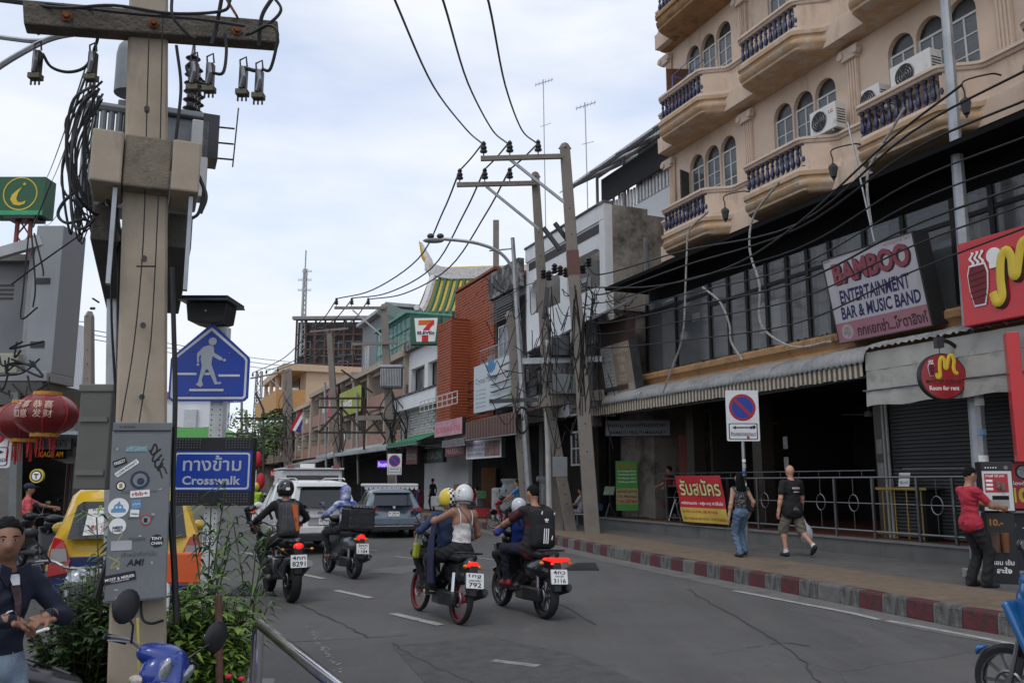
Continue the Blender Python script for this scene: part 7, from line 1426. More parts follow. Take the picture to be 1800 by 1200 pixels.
tag(MB().lathe([(.04,0),(.045,.12),(.03,.16),(.016,.2),(.016,.24)],10).build('bottle',mat('bottle_dark',(.05,.03,.06),rough=.2)),'small dark bottle standing on the tall table left of the paper notice','bottle'); bpy.data.objects['bottle'].location=FW(12.2,.7,1.59)
# lectern-like menu stands
for i,(px,py,Y,lab) in enumerate(((1071,862,28.2,'green menu stand on a tripod at the far end of the platform'),)):
    c=V(px,py,Y); T=thing('menu_stand',lab,'menu stand',Vector((c.x,Y,.55)),-.3); h=c.z-.55
    for a in (0,2.1,4.2): MB().tube([(.0,0,.55*h),(.22*math.cos(a),.22*math.sin(a),0)],.014,5).build('leg',SS,T)
    MB().tube([(0,0,.4*h),(0,0,h)],.018,6).build('pole',BLKP,T); o=bx('menu_panel',mat('menu_green',(.3,.38,.25),var=.3,vs=8),T,-.17,.17,-.01,.01,-.2,.2); o.location=(0,0,h); o.rotation_euler=(R(-50),0,0)
for k,(px,lab) in enumerate(((1158,'slanted steel prop behind the left end of the railing'),(1268,'slanted steel prop behind the red job banner'))):
    T=thing('easel_stand',lab,'easel',FW((4.3,7.2)[k],.5,zt),FRZ); MB().tube([(-.15,0,0),(.02,.1,.55),(.12,.1,.62)],.016,6).build('front_leg',WHT,T); MB().tube([(.2,.2,0),(.05,.12,.55)],.016,6).build('back_leg',SS,T); MB().ball((-.0,.1,.12),.1,.03,.12,10,6).build('wheel_guard',BLKP,T)
# seated massage counter
T=thing('bar_table','dark tall table with small bottles beside the massage price banner','table',FW(3.7,1.2,zt),FRZ); bx('table_top',mat('tabletop_brown',(.10,.045,.03),var=.2),T,-.45,.45,-.3,.3,.98,1.03)
for x in (-.38,.38): bx('leg',BLKP,T,x-.03,x+.03,-.25,.25,0,.98)
for k in range(6): MB().lathe([(.035,0),(.03,.12),(.012,.16)],8,(-.35+.13*k,.05,1.03)).build('jar',mat('jar_red',(.2,.03,.03),rough=.3),T)
# vending kiosk
MX=G(1752,1022,KZ).x; MY=12.9
T=thing('vending_machine','white and red coffee vending machine with round button panel beside the lamp post','vending machine',(V(1727,860,MY).x,MY,V(1740,897,MY).z),-.30); w,h=.40,.66
bx('cabinet',BLKP,T,0,w+.02,.02,.4,-.02,h+.06,.008); wp=mat('machine_white',(.6,.58,.57),rough=.4,var=.06); bx('front_panel',wp,T,.01,w,-.01,.02,.0,h-.08,.004); bx('ad_panel',mat('machine_red',(.38,.02,.03),rough=.35,var=.1),T,.035,w-.055,-.016,-.01,.27,h-.12); bx('dispense_bay',DARK,T,.12,w-.06,-.013,.0,.16,.22); bx('cup_bay',mat('bay_grey',(.3,.3,.3)),T,.07,w-.06,-.014,-.009,.04,.16)
bx('control_strip',BLKP,T,.01,w+.02,-.014,.02,h-.075,h+.05)
for k in range(5): MB().cyl((.06+.035*k,-.016,h-.03),(.06+.035*k,-.012,h-.03),.01,n=8).build('button',WHT,T)
MB().cyl((w-.07,-.02,h-.03),(w-.07,-.012,h-.03),.028,n=14).build('dial',SS,T); 
for k in range(3): bx('price_tag',WHT,T,.05,.14,-.019,-.016,.30+.06*k,.335+.06*k)
for x,z in ((.21,.33),(.27,.30)): MB().lathe([(.028,0),(.036,.09),(.036,.1)],10,(x,-.03,z)).build('cup_picture',mat('cup_brown',(.2,.12,.1)),T)
txt(T,'กาแฟ 10 บาท',.05,.30,.49,.53,-.0165,WHT,bold=.02)
bx('base_cabinet',mat('ad_black',(.012,.012,.014),rough=.4),T,.02,w,.03,.38,-1.1,-.03,.008); txt(T,'10.-',.06,.24,-.22,-.12,.028,mat('ad_orange',(.35,.14,.03)),bold=.04)
for x,c in ((.12,(.12,.07,.05)),(.24,(.2,.08,.03))): MB().lathe([(.05,0),(.065,.26),(.068,.28)],12,(x,.012,-.6)).build('cup_picture',mat('cup%d'%int(c[0]*100),c,var=.4),T)
txt(T,'หอม เข้ม',.05,.34,-.78,-.70,.028,WHT,bold=.02); txt(T,'สะใจ',.1,.3,-.9,-.81,.028,WHT,bold=.04)
T=thing('kiosk_counter','red and black drinks kiosk with a grey tray at the right edge','kiosk',(V(1782,1000,13.2).x,13.3,KZ),-.25); bx('body',mat('kiosk_navy',(.012,.015,.03),rough=.4),T,0,1.3,.1,.7,.0,1.0,.01); bx('tray',SS,T,-.02,1.3,-.1,.6,1.0,1.03,.004); p=bx('price_board',mat('kiosk_red',(.33,.012,.02),rough=.4),T,-.03,1.3,.25,.32,1.06,1.75,.004); txt(p,'10',.2,.42,1.15,1.38,.248,YEL,bold=.05); txt(p,'เครื่องดื่ม',.12,.45,1.42,1.48,.248,WHT,bold=.02); flat(p,disc(.38,1.62,.12,20),BLK,.249,'emblem',.003); flat(p,disc(.38,1.62,.09,20),mat('emblem_grey',(.3,.3,.3),var=.6,vs=30),.245,'emblem',.003); flat(T,disc(.12,.82,.05,16),mat('sticker_green',(.15,.35,.06)),.099,'sticker',.002); txt(T,'TEA',.25,.5,.68,.78,.098,WHT)
bx('base_block',CON2,T,-.6,.5,-.1,.3,0,.14,.01)
# ---------------- left side of the street
T=thing('display_cabinet','tall light grey steel signboard box with vents at the left edge','signboard',V(90,655,11.)); GP=mat('panel_grey',(.25,.26,.27),rough=.5,var=.05,vs=1); GPd=mat('panel_grey_dark',(.15,.155,.16),rough=.55,var=.08,vs=1); k=1/ppm(11)
bx('end_panel',GP,T,-.36,0,0,.6,-.0,1.98,.01); bx('end_panel_inner',mat('panel_grey_mid',(.24,.245,.25),rough=.5),T,-.48,-.36,.1,.7,.0,1.88,.01); bx('back_panel',GPd,T,-2.2,-.48,.35,.5,.1,1.55); bx('top_rail',mat('rail_concrete',(.14,.135,.125)),T,-2.2,-.48,.2,.5,1.55,1.64); bx('base_ledge',GP,T,-2.2,0.0,-.1,.6,-.12,.0,.01); bx('junction_box',mat('cream_box',(.30,.30,.22),rough=.5),T,-.68,-.38,-.12,.0,-.02,.24,.01)
for j in range(4): bx('vent_slot',mat('vent_dark',(.05,.05,.05)),T,-1.05,-.8,.34,.35,1.05+.06*j,1.075+.06*j)
for z in (1.18,.33): bx('cable_slot',BLKP,T,-.3,-.12,-.012,.0,z,z+.08)
MB().beam((-1.1,-.2,1.42),(-.3,.05,1.78),.13,.13).build('slanted_beam',mat('beam_pale',(.38,.38,.38)),T,smooth=0)
tag(bx('building_ledge',mat('ledge_concrete',(.09,.085,.075),var=.3,vs=2,dirt=.4),None,-2.4,-.05,-.1,1.2,-.42,-.13),'stained concrete ledge under the grey signboard box','ledge'); bpy.data.objects['building_ledge'].location=T.location
tag(MB().beam(V(30,690,10.6),V(26,935,10.6),.09,.12,(0,1,0)).build('grey_post',mat('post_grey',(.13,.14,.14),rough=.6,var=.2),smooth=0),'thick grey steel post beneath the signboard box, behind the lanterns','post')
q=MB()
for pts in (((180,385),(60,470),(20,500)),((55,405),(62,500),(58,540)),((60,410),(75,470),(76,485)),((50,415),(40,520),(38,560),(66,540)),((62,640),(30,640),(10,655)),((70,630),(40,655),(0,660)),((58,400),(90,320))): q.tube(spline([V(x,y,10.7) for x,y in pts],6),.012,4)
for k in range(12): x=rnd.uniform(-10,60); y=rnd.uniform(600,690); q.tube(spline([V(x,y,10.6),V(x+rnd.uniform(-25,25),y+rnd.uniform(0,30),10.6),V(x+rnd.uniform(-40,40),y+rnd.uniform(-10,20),10.6)],5),.014,4)
tag(q.build('cable_tangle',CAB),'loose black cables draped over the grey signboard box','cables',kind='stuff')
# green crescent sign on a lattice
Yc=16; T=thing('crescent_sign','green rooftop sign with a yellow crescent and star in a ring','sign',(V(-2,378,Yc).x,Yc,V(0,378,Yc).z)); k=1/ppm(Yc); w=80*k; h=74*k; bx('cabinet',mat('crescent_green',(.01,.085,.03),rough=.5),T,-.2,w,0,.4,0,h); bx('lower_strip',mat('crescent_strip',(.05,.30,.14)),T,-.2,w,-.012,.0,0,.09); CY=mat('crescent_yellow',(.60,.42,.03),rough=.5)
cx,cz=(34+2)*k,(378-337)*k; r=32*k; outline(disc(cx,cz,r,40),disc(cx,cz,r*.93,40),CY,-.006,'ring',T); flat(T,[(cx-.55*r+0*r,cz-.35*r),(cx-.35*r,cz-.65*r),(cx-.0*r,cz-.72*r),(cx+.3*r,cz-.62*r),(cx+.36*r,cz-.42*r),(cx+.1*r,cz-.52*r),(cx-.1*r,cz-.5*r),(cx-.2*r,cz-.3*r),(cx-.12*r,cz+.05*r),(cx+.1*r,cz+.42*r),(cx-.22*r,cz+.2*r),(cx-.48*r,cz-.08*r)],CY,-.004,'crescent',.004); flat(T,[(cx+.2*r+(.13 if i%2==0 else .055)*r*math.sin(R(36*i)),cz+.58*r+(.13 if i%2==0 else .055)*r*math.cos(R(36*i))) for i in range(10)],CY,-.004,'star',.004)
s=MB()
for x in (.26,.52): s.beam((x,.2,0),(x,.2,-1.1),.06,.06)
for z in (0,-.35,-.7): s.beam((.26,.2,z),(.52,.2,z-.35),.025,.025); s.beam((.52,.2,z),(.26,.2,z-.35),.025,.025)
s.build('lattice_support',mat('support_red',(.22,.06,.05),var=.3),T,smooth=0); bx('support_cap',BLKP,T,.1,.7,.0,.4,-.06,0)
# lanterns
LR=mat('lantern_red',(.15,.004,.005),rough=.45,var=.15,vs=10,coat=.2); LG=mat('lantern_gold',(.45,.20,.015),rough=.5,var=.3,vs=20); LC=mat('lantern_print',(.55,.38,.28),rough=.6)
def lantern(lab,px,py,Y,r,txts=True):
    c=V(px,py,Y); T=thing('paper_lantern',lab,'lantern',c,0,'red chinese lanterns by the grey post'); n=32; m=10; vs=[];fs=[]
    for i in range(m+1):
        a=math.pi*(.13+.74*i/m); 
        for j in range(n): b=2*math.pi*j/n; rr=r*math.sin(a)*(1-.045*(j%4==0)); vs.append((rr*math.cos(b),rr*math.sin(b),-r*.72*math.cos(a)))
    for i in range(m):
        for j in range(n): fs.append((i*n+j,i*n+(j+1)%n,(i+1)*n+(j+1)%n,(i+1)*n+j))
    MB().add(vs,fs).build('shell',LR,T,smooth=60); 
    for sg in (1,-1): MB().cyl((0,0,sg*r*.62),(0,0,sg*r*.76),r*.45,n=20).build('rim',LG,T)
    for j in range(8):
        b=2*math.pi*(j+.5)/8; MB().tube([(r*1.0*math.sin(a)*math.cos(b),r*1.0*math.sin(a)*math.sin(b),-r*.725*math.cos(a)) for a in [math.pi*(.13+.74*i/8) for i in range(9)]],.006,4).build('rib',mat('lantern_rib',(.36,.02,.02)),T)
    s=MB()
    for k in range(26): b=k*.7; rr=r*.42*(.5+.5*(k%3)/2); s.beam((rr*math.cos(b),rr*math.sin(b),-r*.74),(rr*math.cos(b)*1.1,rr*math.sin(b)*1.1,-r*1.02-.04*(k%4)),.007,.007)
    o=s.build('tassel',mat('tassel_red',(.40,.015,.012),rough=.8),T,smooth=0); MB().cyl((0,0,r*.7),(0,0,r*1.3),.006,n=5).build('hang_wire',CAB,T)
    if txts:
        for i,(s_,b) in enumerate((('恭喜发财',-68),('万事如意',-112))):
            for q,ch in enumerate(s_):
                x0=-.085+.09*(q%2); z0=.04-.085*(q//2); o=txt(T,ch,x0,x0+.075,z0,z0+.075,0,LC,bold=.01)
                for v in o.data.vertices:
                    x,z=v.co.x,v.co.z; aa=math.acos(max(-1,min(1,-z/(r*.72)))); rr=r*math.sin(aa)*1.006+.002; th=R(b)+x/rr; v.co=Vector((rr*math.cos(th),rr*math.sin(th),z))
lantern('largest red chinese lantern with pale gold characters, in front',81,728,8.0,.275); lantern('red chinese lantern half hidden behind and left of the largest one',42,740,8.5,.27,False); lantern('red chinese lantern cut by the left edge, lowest of the three',16,750,8.9,.26,False)
# background of the left street
T=thing('corrugated_billboard','tall white corrugated billboard back with faded red print, left of the near pole','billboard',V(143,700,34).xy.to_3d()+Vector((0,0,0)),.5); s=MB(); z0,z1=V(100,690,34).z,V(100,575,34).z
n=44; s.add([(-1.3+1.3*i/n*1.0,.03*(i%2),z0) for i in range(n+1)]+[(-1.3+1.3*i/n,.03*(i%2),z1+.3*(1-i/n)) for i in range(n+1)],[(i,i+1,n+2+i,n+1+i) for i in range(n)]); o=s.build('sheet',mat('white_sheet',(.60,.61,.63),rough=.6,var=.06,dirt=.12,ds=1),T,smooth=0); so=o.modifiers.new('s','SOLIDIFY'); so.thickness=.04; txt(o,'พื้นที่ให้เช่า',-.9,-.4,z1-.35,z1-.2,-.01,MAR); txt(o,'02-8-1-882',-.9,-.4,z1-.6,z1-.45,-.01,MAR); MB().beam((-1.32,.1,0),(-1.32,.1,z1),.08,.08).beam((0,.1,0),(0,.1,z1),.08,.08).build('frame_post',GAL,T,smooth=0)
ppole('concrete pole with dark insulator strings between the corrugated billboard and the near pole',(157,556),162,30,.34,.26); T=thing('solar_light','small solar street light arm on the concrete pole behind the billboard','solar light',V(157,566,30)); MB().tube([(0,0,0),(-.9,0,.05)],.02,5).build('arm',GAL,T); o=bx('panel',STEEL,T,-.12,.12,-.1,.1,0,.02); o.location=(-.92,0,.15); o.rotation_euler=(.5,.3,0)
for k in range(6): MB().lathe([(.03,0),(.09,.03),(.03,.06),(.09,.09),(.03,.12)],8,V(163+k*4,569+k*2.6,30)).build('string_insulator',PORC,T)
for k in range(2): MB().lathe([(.05,-.1),(.12,-.05),(.12,.05),(.05,.1)],8,V(158+k*8,601,30)).build('string_insulator',PORC,T)
LW=[(-14.2,14),(-11.6,20)]
def lbuild(lab,Y0,Y1,h,m,off=0,fl=1,awn=None):
    p0=Vector((-2.6-.4224*Y0+off,Y0)); d=FD; T=thing('shophouse',lab,'building',(p0.x,p0.y,0),FRZ+math.pi); L_=(Y1-Y0)/d.y
    # local x points away from the camera, y into the left-hand plot
    bx('wall',m,T,0,L_,.3,9,3.2,h); bx('shop_back',INT,T,0,L_,3.0,3.2,0,3.2); bx('side_wall',m,T,0.0,.2,.3,3,0,3.2); bx('floor_band',CON2,T,-.1,L_+.1,-.1,.3,3.0,3.4)
    for f in range(fl):
        for b in range(int(L_/3)): window(T,.6+b*3,2.6+b*3,4.4+f*3,5.9+f*3,.28,3,1)
    if awn: bx('shop_awning',awn,T,0,L_,-1.6,.1,2.75,2.83)
    return T,L_
lbuild('dark open shopfronts on the left behind the man in the pink shirt',19,31,3.9,mat('left_wall',(.16,.15,.14),var=.2,dirt=.3),0,0,mat('pale_blue_awning',(.3,.36,.4))); lbuild('low left-hand shophouse farther along behind the bus',31.2,44,4.6,mat('left_wall_far',(.2,.19,.18),var=.2),0,0); lbuild('far left-hand shop row beyond the bus by the trees',44.5,70,4.2,mat('left_wall_red',(.2,.08,.07),var=.2),0,0)
for lab,tl,br,Y,c,s,tc in (('black and white ice cream shop sign under the lanterns',(60,768),(124,790),21,(.5,.5,.5),'CAFE 038-424716',BLK),('dark shop sign with orange letters below the ice cream sign',(66,790),(115,806),21.2,(.02,.02,.02),'CAGE  AM',mat('orange_letters',(.6,.28,.02),emit=.3)),('narrow red sign over the far left shops',(475,826),(495,838),70,(.35,.02,.02),'NEWS',WHT)):
    vboard('shop_sign',lab,'sign',tl,br,Y,.12,mat('ls_'+lab[:7].replace(' ','_'),c),BLKP,((s,.1,.9,.2,.8,tc),))
T=thing('round_shop_sign','small round yellow, black and white sign with a tap symbol above the pink-shirted man','sign',V(64,836,18)); MB().prism(disc(0,0,.145,28),0,.06).build('drum',mat('round_yellow',(.55,.45,.05)),T,smooth=0); flat(T,disc(0,0,.115,24),BLK,-.001,'ring',.003); flat(T,disc(0,0,.09,24),WHT,-.005,'disc',.003); flat(T,[(-.012,-.06),(.012,-.06),(.012,.02),(.05,.02),(.05,.045),(-.05,.045),(-.05,.02),(-.012,.02)],BLK,-.009,'tap',.003)
for k in range(5):
    if k==0: q=MB()
    a=V(75+k*9,800+k*3,22); q.beam(a,a+Vector((1.2,.4,-.1)),.04,.04)
tag(q.build('awning_frame',mat('white_frame_tube',(.5,.52,.53)),smooth=0),'pale tube awning frames over the left shopfronts','awning frame'); 
# bus
T=thing('bus','white and black minibus seen from behind left of the olive cabinet','bus',(-11.7,25,0),.38); bw_=mat('bus_white',(.5,.5,.49),rough=.35,coat=.3,var=.06); bx('body',bw_,T,-1.0,1.0,0,6,.45,2.5,.08); bx('rear_window',GLASS,T,-.92,.92,-.03,.02,.95,2.38,.02); bx('roof_cap',bw_,T,-1.0,1.0,-.1,6,2.45,2.72,.06); bx('marker_lamp',mat('bus_orange',(.6,.15,.02),emit=.1),T,-.4,.6,-.13,-.09,2.5,2.62); bx('bumper',BLKP,T,-1.0,1.0,-.12,.1,.35,.7,.03)
for x in (-.85,.85): MB().cyl((x-.12,1.2,.42),(x+.12,1.2,.42),.42,n=16).build('wheel',RUB,T)
for x in (-.9,.78): bx('tail_lamp',REDD,T,x,x+.12,-.04,.0,.8,1.1)
bx('door_frame',BLKP,T,-1.012,-.99,.4,5.6,1.15,2.2)
# far white blocks, roofs and trees on the left
T=thing('white_building','far white apartment block with a red roof edge and outside stairs behind the sign post','building',V(330,760,150).xy.to_3d()); k=1/ppm(150); zt_=V(330,700,150).z; bx('wall',mat('far_white',(.62,.63,.64),var=.04,vs=.3),T,-15,4.5,0,8,0,zt_); bx('roof_edge',mat('far_red',(.35,.08,.06)),T,-15.4,5,-.6,8.4,zt_,zt_+1.1); bx('stair_bay',mat('stair_grey',(.45,.46,.46)),T,-.5,1.6,-.8,0,0,zt_-2)
for r in range(4):
    for c in (-13,-9.5,-6,-2.6,2.6): window(T,c,c+1.3,3+2.3*r,4.2+2.3*r,-.03,2,1)
T=thing('green_roof_hall','market hall with a bright green striped roof and orange sign far left','building',V(330,778,100).xy.to_3d()); z0=V(330,775,100).z; s=MB(); s.prism([(-5,z0),(6,z0),(3,z0+1.6),(-4,z0+1.6)],0,6); s.build('roof',mat('roof_green',(.12,.38,.10),var=.1),T,smooth=0); bx('wall',mat('hall_white',(.5,.5,.5)),T,-4.8,5.8,.5,6,0,z0); bx('orange_sign',mat('orange_sign',(.6,.14,.03)),T,-1.5,.2,-.1,0.3,z0-1.6,z0+.2)
T=thing('maroon_roof_house','house with a dark maroon sheet roof at the street bend','building',V(480,800,105).xy.to_3d()); z0=V(480,772,105).z; s=MB(); s.add([(-3,0,z0-3.2),(5,0,z0-3.2),(5,5,z0),(-3,5,z0)],[(0,1,2,3)]); o=s.build('roof',mat('maroon_roof',(.14,.05,.05),var=.2),T,smooth=0); so=o.modifiers.new('s','SOLIDIFY'); so.thickness=.15; bx('wall',mat('maroon_wall',(.25,.22,.2),var=.2),T,-2.8,4.8,.6,5,0,z0-3.2); bx('gable',mat('pale_gable',(.4,.4,.38)),T,-3.6,-3.05,-.2,1.2,0,z0-.5)
T=thing('lattice_tower','thin dark lattice tower beyond the street bend, left of the far poles','tower',V(449,800,130).xy.to_3d()); h=V(449,652,130).z; s=MB()
for x,y in ((-.6,-.6),(.6,-.6),(.6,.6),(-.6,.6)): s.beam((x,y,0),(x*.6,y*.6,h),.14,.14)
for k in range(14): z=h*k/14; w=.6-.24*k/14; s.beam((-w,-w,z),(w,-w,z+h/14),.08,.08); s.beam((w,-w,z),(-w,-w,z+h/14),.08,.08)
s.build('lattice',mat('lattice_grey',(.1,.1,.1)),T,smooth=0)
s=MB()
for x0,y0,x1,y1 in ((450,690,463,720),(463,720,463,838),(463,735,500,735),(500,735,500,770),(463,770,520,770),(418,735,470,735),(375,762,450,762)): s.beam(V(x0,y0,75),V(x1,y1,75),.16,.16)
tag(s.build('gantry_frame',mat('gantry_dark',(.04,.035,.035)),smooth=0),'dark empty sign gantry frames over the road at the bend','sign frame')
# ---------------- foliage
def leafmat(n,c): return mat('leaf_'+n,c,rough=.55,var=.35,vs=2.2)
LF=[leafmat('dark',(.022,.052,.012)),leafmat('mid',(.045,.10,.018)),leafmat('bright',(.16,.25,.03))]
def tree(lab,px,py0,py1,Y,w,m=None):
    b=V(px,860,Y); T=thing('tree',lab,'tree',(b.x,Y,0)); zt_=V(px,py0,Y).z; zb=V(px,py1,Y).z; t=MB(); t.tube([(0,0,0),(.1,0,zb*.6),(0,.1,zb+(zt_-zb)*.4)],[.3,.22,.08],7)
    for k in range(5): a=k*1.3; t.tube([(0,0,zb*.7),(w*.3*math.cos(a),w*.3*math.sin(a),zb+(zt_-zb)*.5)],[.12,.04],5)
    t.build('trunk',mat('bark',(.06,.045,.03)),T); s=MB(); r_=random.Random(int(px)); cl=[(r_.uniform(-1,1)*w*.38,r_.uniform(-1,1)*w*.3,zb+(zt_-zb)*r_.uniform(.15,.85),r_.uniform(.18,.32)*w) for _ in range(13)]
    for cx,cy,cz,cr in cl:
        for k in range(130):
            v=Vector((r_.gauss(0,1),r_.gauss(0,1),r_.gauss(0,1))).normalized()*cr*r_.uniform(.55,1.05); p=Vector((cx,cy,cz))+Vector((v.x,v.y,v.z*.75)); a=Vector((r_.gauss(0,1),r_.gauss(0,1),r_.gauss(0,.5))).normalized()*.17; c=a.orthogonal().normalized()*.1; s.mi=r_.choice((0,0,1,1,2)); s.add([p-a,p+c,p+a,p-c],[(0,1,2,3)])
    o=s.build('crown',LF,T,smooth=0,fix=False); o['kind']='stuff'
tree('large round dark green tree at the street bend behind the LED sign',452,728,800,88,7.5); tree('low dark tree between the far thick pole and the lattice tower',492,735,800,95,4.5); tree('bushy tree just above the crosswalk LED sign at the bend',430,760,830,80,4.5)
for k,(px,py) in enumerate(((453,807),(458,845))): tag(MB().ball((0,0,0),.25,.25,.45,10,8).build('red_lantern_string',mat('far_lantern',(.5,.02,.03))),('upper','lower')[k]+' of two distant red lanterns right of the LED sign','lantern'); [o for o in COL.objects if o.name.startswith('red_lantern_string')][-1].location=V(px,py,48)
def leaf(s,p,d,l,w,r_,droop=.25,mi=None):
    d=Vector(d).normalized(); sd=d.cross(Vector((0,0,1))); sd=sd.normalized()*w if sd.length>.05 else Vector((w,0,0)); up=Vector((0,0,1)); p=Vector(p)
    a=p+d*l*.45+up*l*.05; b=p+d*l-up*l*droop; s.mi=r_.choice((0,1,1,2)) if mi is None else mi
    s.add([p,a+sd-up*.1*w,b,a-sd-up*.1*w,a],[(0,1,4),(1,2,4),(0,4,3),(4,2,3)])
def bush(lab,base,w,d,h,n,mats,seed,ll=(.05,.09)):
    T=thing('bush',lab,'bush',base); r_=random.Random(seed); st=MB(); s=MB()
    for k in range(n):
        a=r_.uniform(0,6.28); rr=math.sqrt(r_.random()); t=Vector((w*rr*math.cos(a),d*rr*math.sin(a),h*(.35+.65*r_.random())*(1-.35*rr*rr))); b0=Vector((t.x*.3,t.y*.3,0)); m=b0.lerp(t,.55)+Vector((0,0,.06)); P=spline([b0,m,t],4); st.tube(P,.003,3,caps=False)
        for q in P[3:]:
            for j in range(4):
                an=r_.uniform(0,6.28); leaf(s,q,(math.cos(an),math.sin(an),r_.uniform(-.2,.6)),r_.uniform(*ll),r_.uniform(.012,.022),r_)
    st.build('stem',mat('stem_brown',(.05,.04,.02)),T); o=s.build('foliage',mats,T,smooth=0,fix=False); o['kind']='stuff'; return T
bush('dark leafy bush between the man in navy and the near pole',(-2.74,5.75,.12),.34,.4,1.12,260,[LF[0],LF[0],LF[1]],3); bush('bright green leafy bush right of the near pole below the LED sign',(-1.93,5.5,.12),.33,.4,1.02,420,[LF[1],LF[2],LF[2]],5,(.06,.11)); bush('low green shoots at the planter edge by the steel rail',(-1.52,5.0,.1),.18,.25,.34,40,LF,8); bush('tuft of small leaves under the end of the steel rail',(-1.25,4.3,.1),.22,.25,.30,40,LF,9)
def longleaf(lab,base,n,h,seed,spread=.3,m=None):
    T=thing('spiky_plant',lab,'plant',base); r_=random.Random(seed); s=MB(); st=MB()
    for k in range(n):
        a=r_.uniform(0,6.28); hh=h*r_.uniform(.45,1); P=spline([(0,0,0),(.04*math.cos(a),.04*math.sin(a),hh*.55),(spread*.35*math.cos(a),spread*.35*math.sin(a),hh)],4); st.tube(P,.005,4,caps=False)
        for q in P[4:]:
            for j in range(6): an=r_.uniform(0,6.28); leaf(s,q,(math.cos(an),math.sin(an),r_.uniform(.0,.9)),r_.uniform(.16,.30),.012,r_,.35)
    st.build('stem',mat('stem_green',(.05,.07,.02)),T); s.build('leaf',LF,T,smooth=0,fix=False)['kind']='stuff'
longleaf('spiky long-leaved shrub in front of the white sign post, right of the meter box',(-2.2,6.4,.12),7,1.55,11,.42); longleaf('spiky dark leaves sticking out above the taxi beside the olive cabinet',(-2.72,5.9,.3),4,1.45,12,.3); longleaf('spiky plant right of the white sign post over the road edge',(-2.05,6.9,.12),5,1.35,13,.45)
# small red flowers in the planter
for k,(px,py) in enumerate(((402,1188),(425,1192))): tag(MB().ball((0,0,0),.02,.02,.015,8,5).build('flower',mat('flower_red',(.45,.02,.05))),('left','right')[k]+' small red flower at the planter edge bottom','flower'); [o for o in COL.objects if o.name.startswith('flower')][-1].location=V(px,py,4.9)
# planter and rail
PLK=mat('planter_kerb',(.20,.195,.185),rough=.9,var=.2,vs=4,dirt=.3); poly=[(-3.35,4.0),(-1.62,3.3),(-1.50,5.2),(-1.95,7.4),(-3.1,7.4)]
q=MB().prism(poly,0,.12,ax='z').build('planter_island',PLK,None,smooth=0,bevel=.02); struct(q); q2=MB().prism([(-3.2,4.15),(-1.78,3.55),(-1.66,5.1),(-2.05,7.2),(-3.0,7.2)],.12,.128,ax='z').build('soil',mat('soil',(.035,.025,.018),rough=1,bump=1,bs=40),None,smooth=0); struct(q2)
T=thing('guard_rail','polished stainless steel guard rail bending down at the planter, nearest the camera','guard rail'); a=V(452,1092,4.75); a2=Vector((a.x,a.y,0)); b=G(600,1222,a.z-.02); SS2=mat('polished_steel',(.62,.62,.63),rough=.16,metal=1,var=.1,vs=6)
dirr=(Vector((b.x,b.y,a.z))-a).normalized(); e=a+dirr*2.2
MB().tube([a2,a-Vector((0,0,.10))]+spline([a-Vector((0,0,.10)),a-Vector((0,0,.03))+dirr*.02,a+dirr*.08],4)[1:]+[e],.027,12).build('rail',SS2,T)
m=a+dirr*.10; MB().tube([(m.x,m.y,0),(m.x,m.y,a.z-.02)],.021,10).build('inner_post',SS2,T); m=a+dirr*2.0; MB().tube([(m.x,m.y,0),(m.x,m.y,a.z-.02)],.021,10).build('inner_post',SS2,T)
tag(MB().tube([V(384,1045,5.2),V(386,1215,5.2)],.022,8).build('rusty_post',mat('rust_post',(.10,.05,.035),rough=.9,var=.4,vs=12)),'rusty brown steel post standing in the bright bush','post'); tag(MB().tube([V(242,1085,4.75),V(246,1200,4.75)],.008,6).build('yellow_pipe',mat('yellow_pipe',(.45,.36,.09),var=.2)),'thin yellow pipe against the foot of the near pole','pipe')
cable('black cable bundle running down behind the dark bush beside the meter box',[(203,860,5.3),(196,960,5.3),(182,1010,5.3),(170,1050,5.3)],.02,None); cable('black cable hanging from the meter box foot to the right bush',[(247,1045,4.95),(250,1085,4.9),(265,1095,4.9),(286,1090,5.0)],.008,None); cable('thick black cable from the meter box down into the right bush',[(300,900,5.0),(306,990,5.0),(310,1090,5.0)],.018,None)
for z,lab in ((0,'orange and white plastic road barrier behind the right bush'),):
    T=thing('road_barrier',lab,'barrier',(V(330,1020,9.2).x,9.2,-.12)); bx('panel',mat('barrier_orange',(.62,.10,.02),rough=.5,var=.1),T,-.25,.2,0,.06,.78,1.10,.02)
    for x in (-.22,.17): MB().cyl((x,.03,0),(x,.03,1.05),.03,n=8).build('leg',WHT,T)
# striped flag
T=thing('flag','leaning red, white and blue striped flag near the far shophouse','flag',V(536,735,80)); MB().tube([(-.3,0,-2.2),(.9,0,1.6)],.05,5).build('flag_pole',GAL,T)
for k,(c,w_) in enumerate(((mat('flag_red',(.4,.02,.03)),1),(WHT,1),(mat('flag_blue',(.02,.03,.2)),2),(WHT,1),(mat('flag_red',(.4,.02,.03)),1))):
    o0=(0,1,2,4,5)[k]; x0=-.9+.27*o0; x1=x0+.27*w_; s=MB(); s.add([(x0+.5,.02,.9-.10*o0),(x1+.5,.02,.9-.10*(o0+w_)),(x1-.5,.05,-1.0-.1*(o0+w_)),(x0-.5,.05,-1.0-.1*o0)],[(0,1,2,3)]); s.build('stripe',c,T,smooth=0)
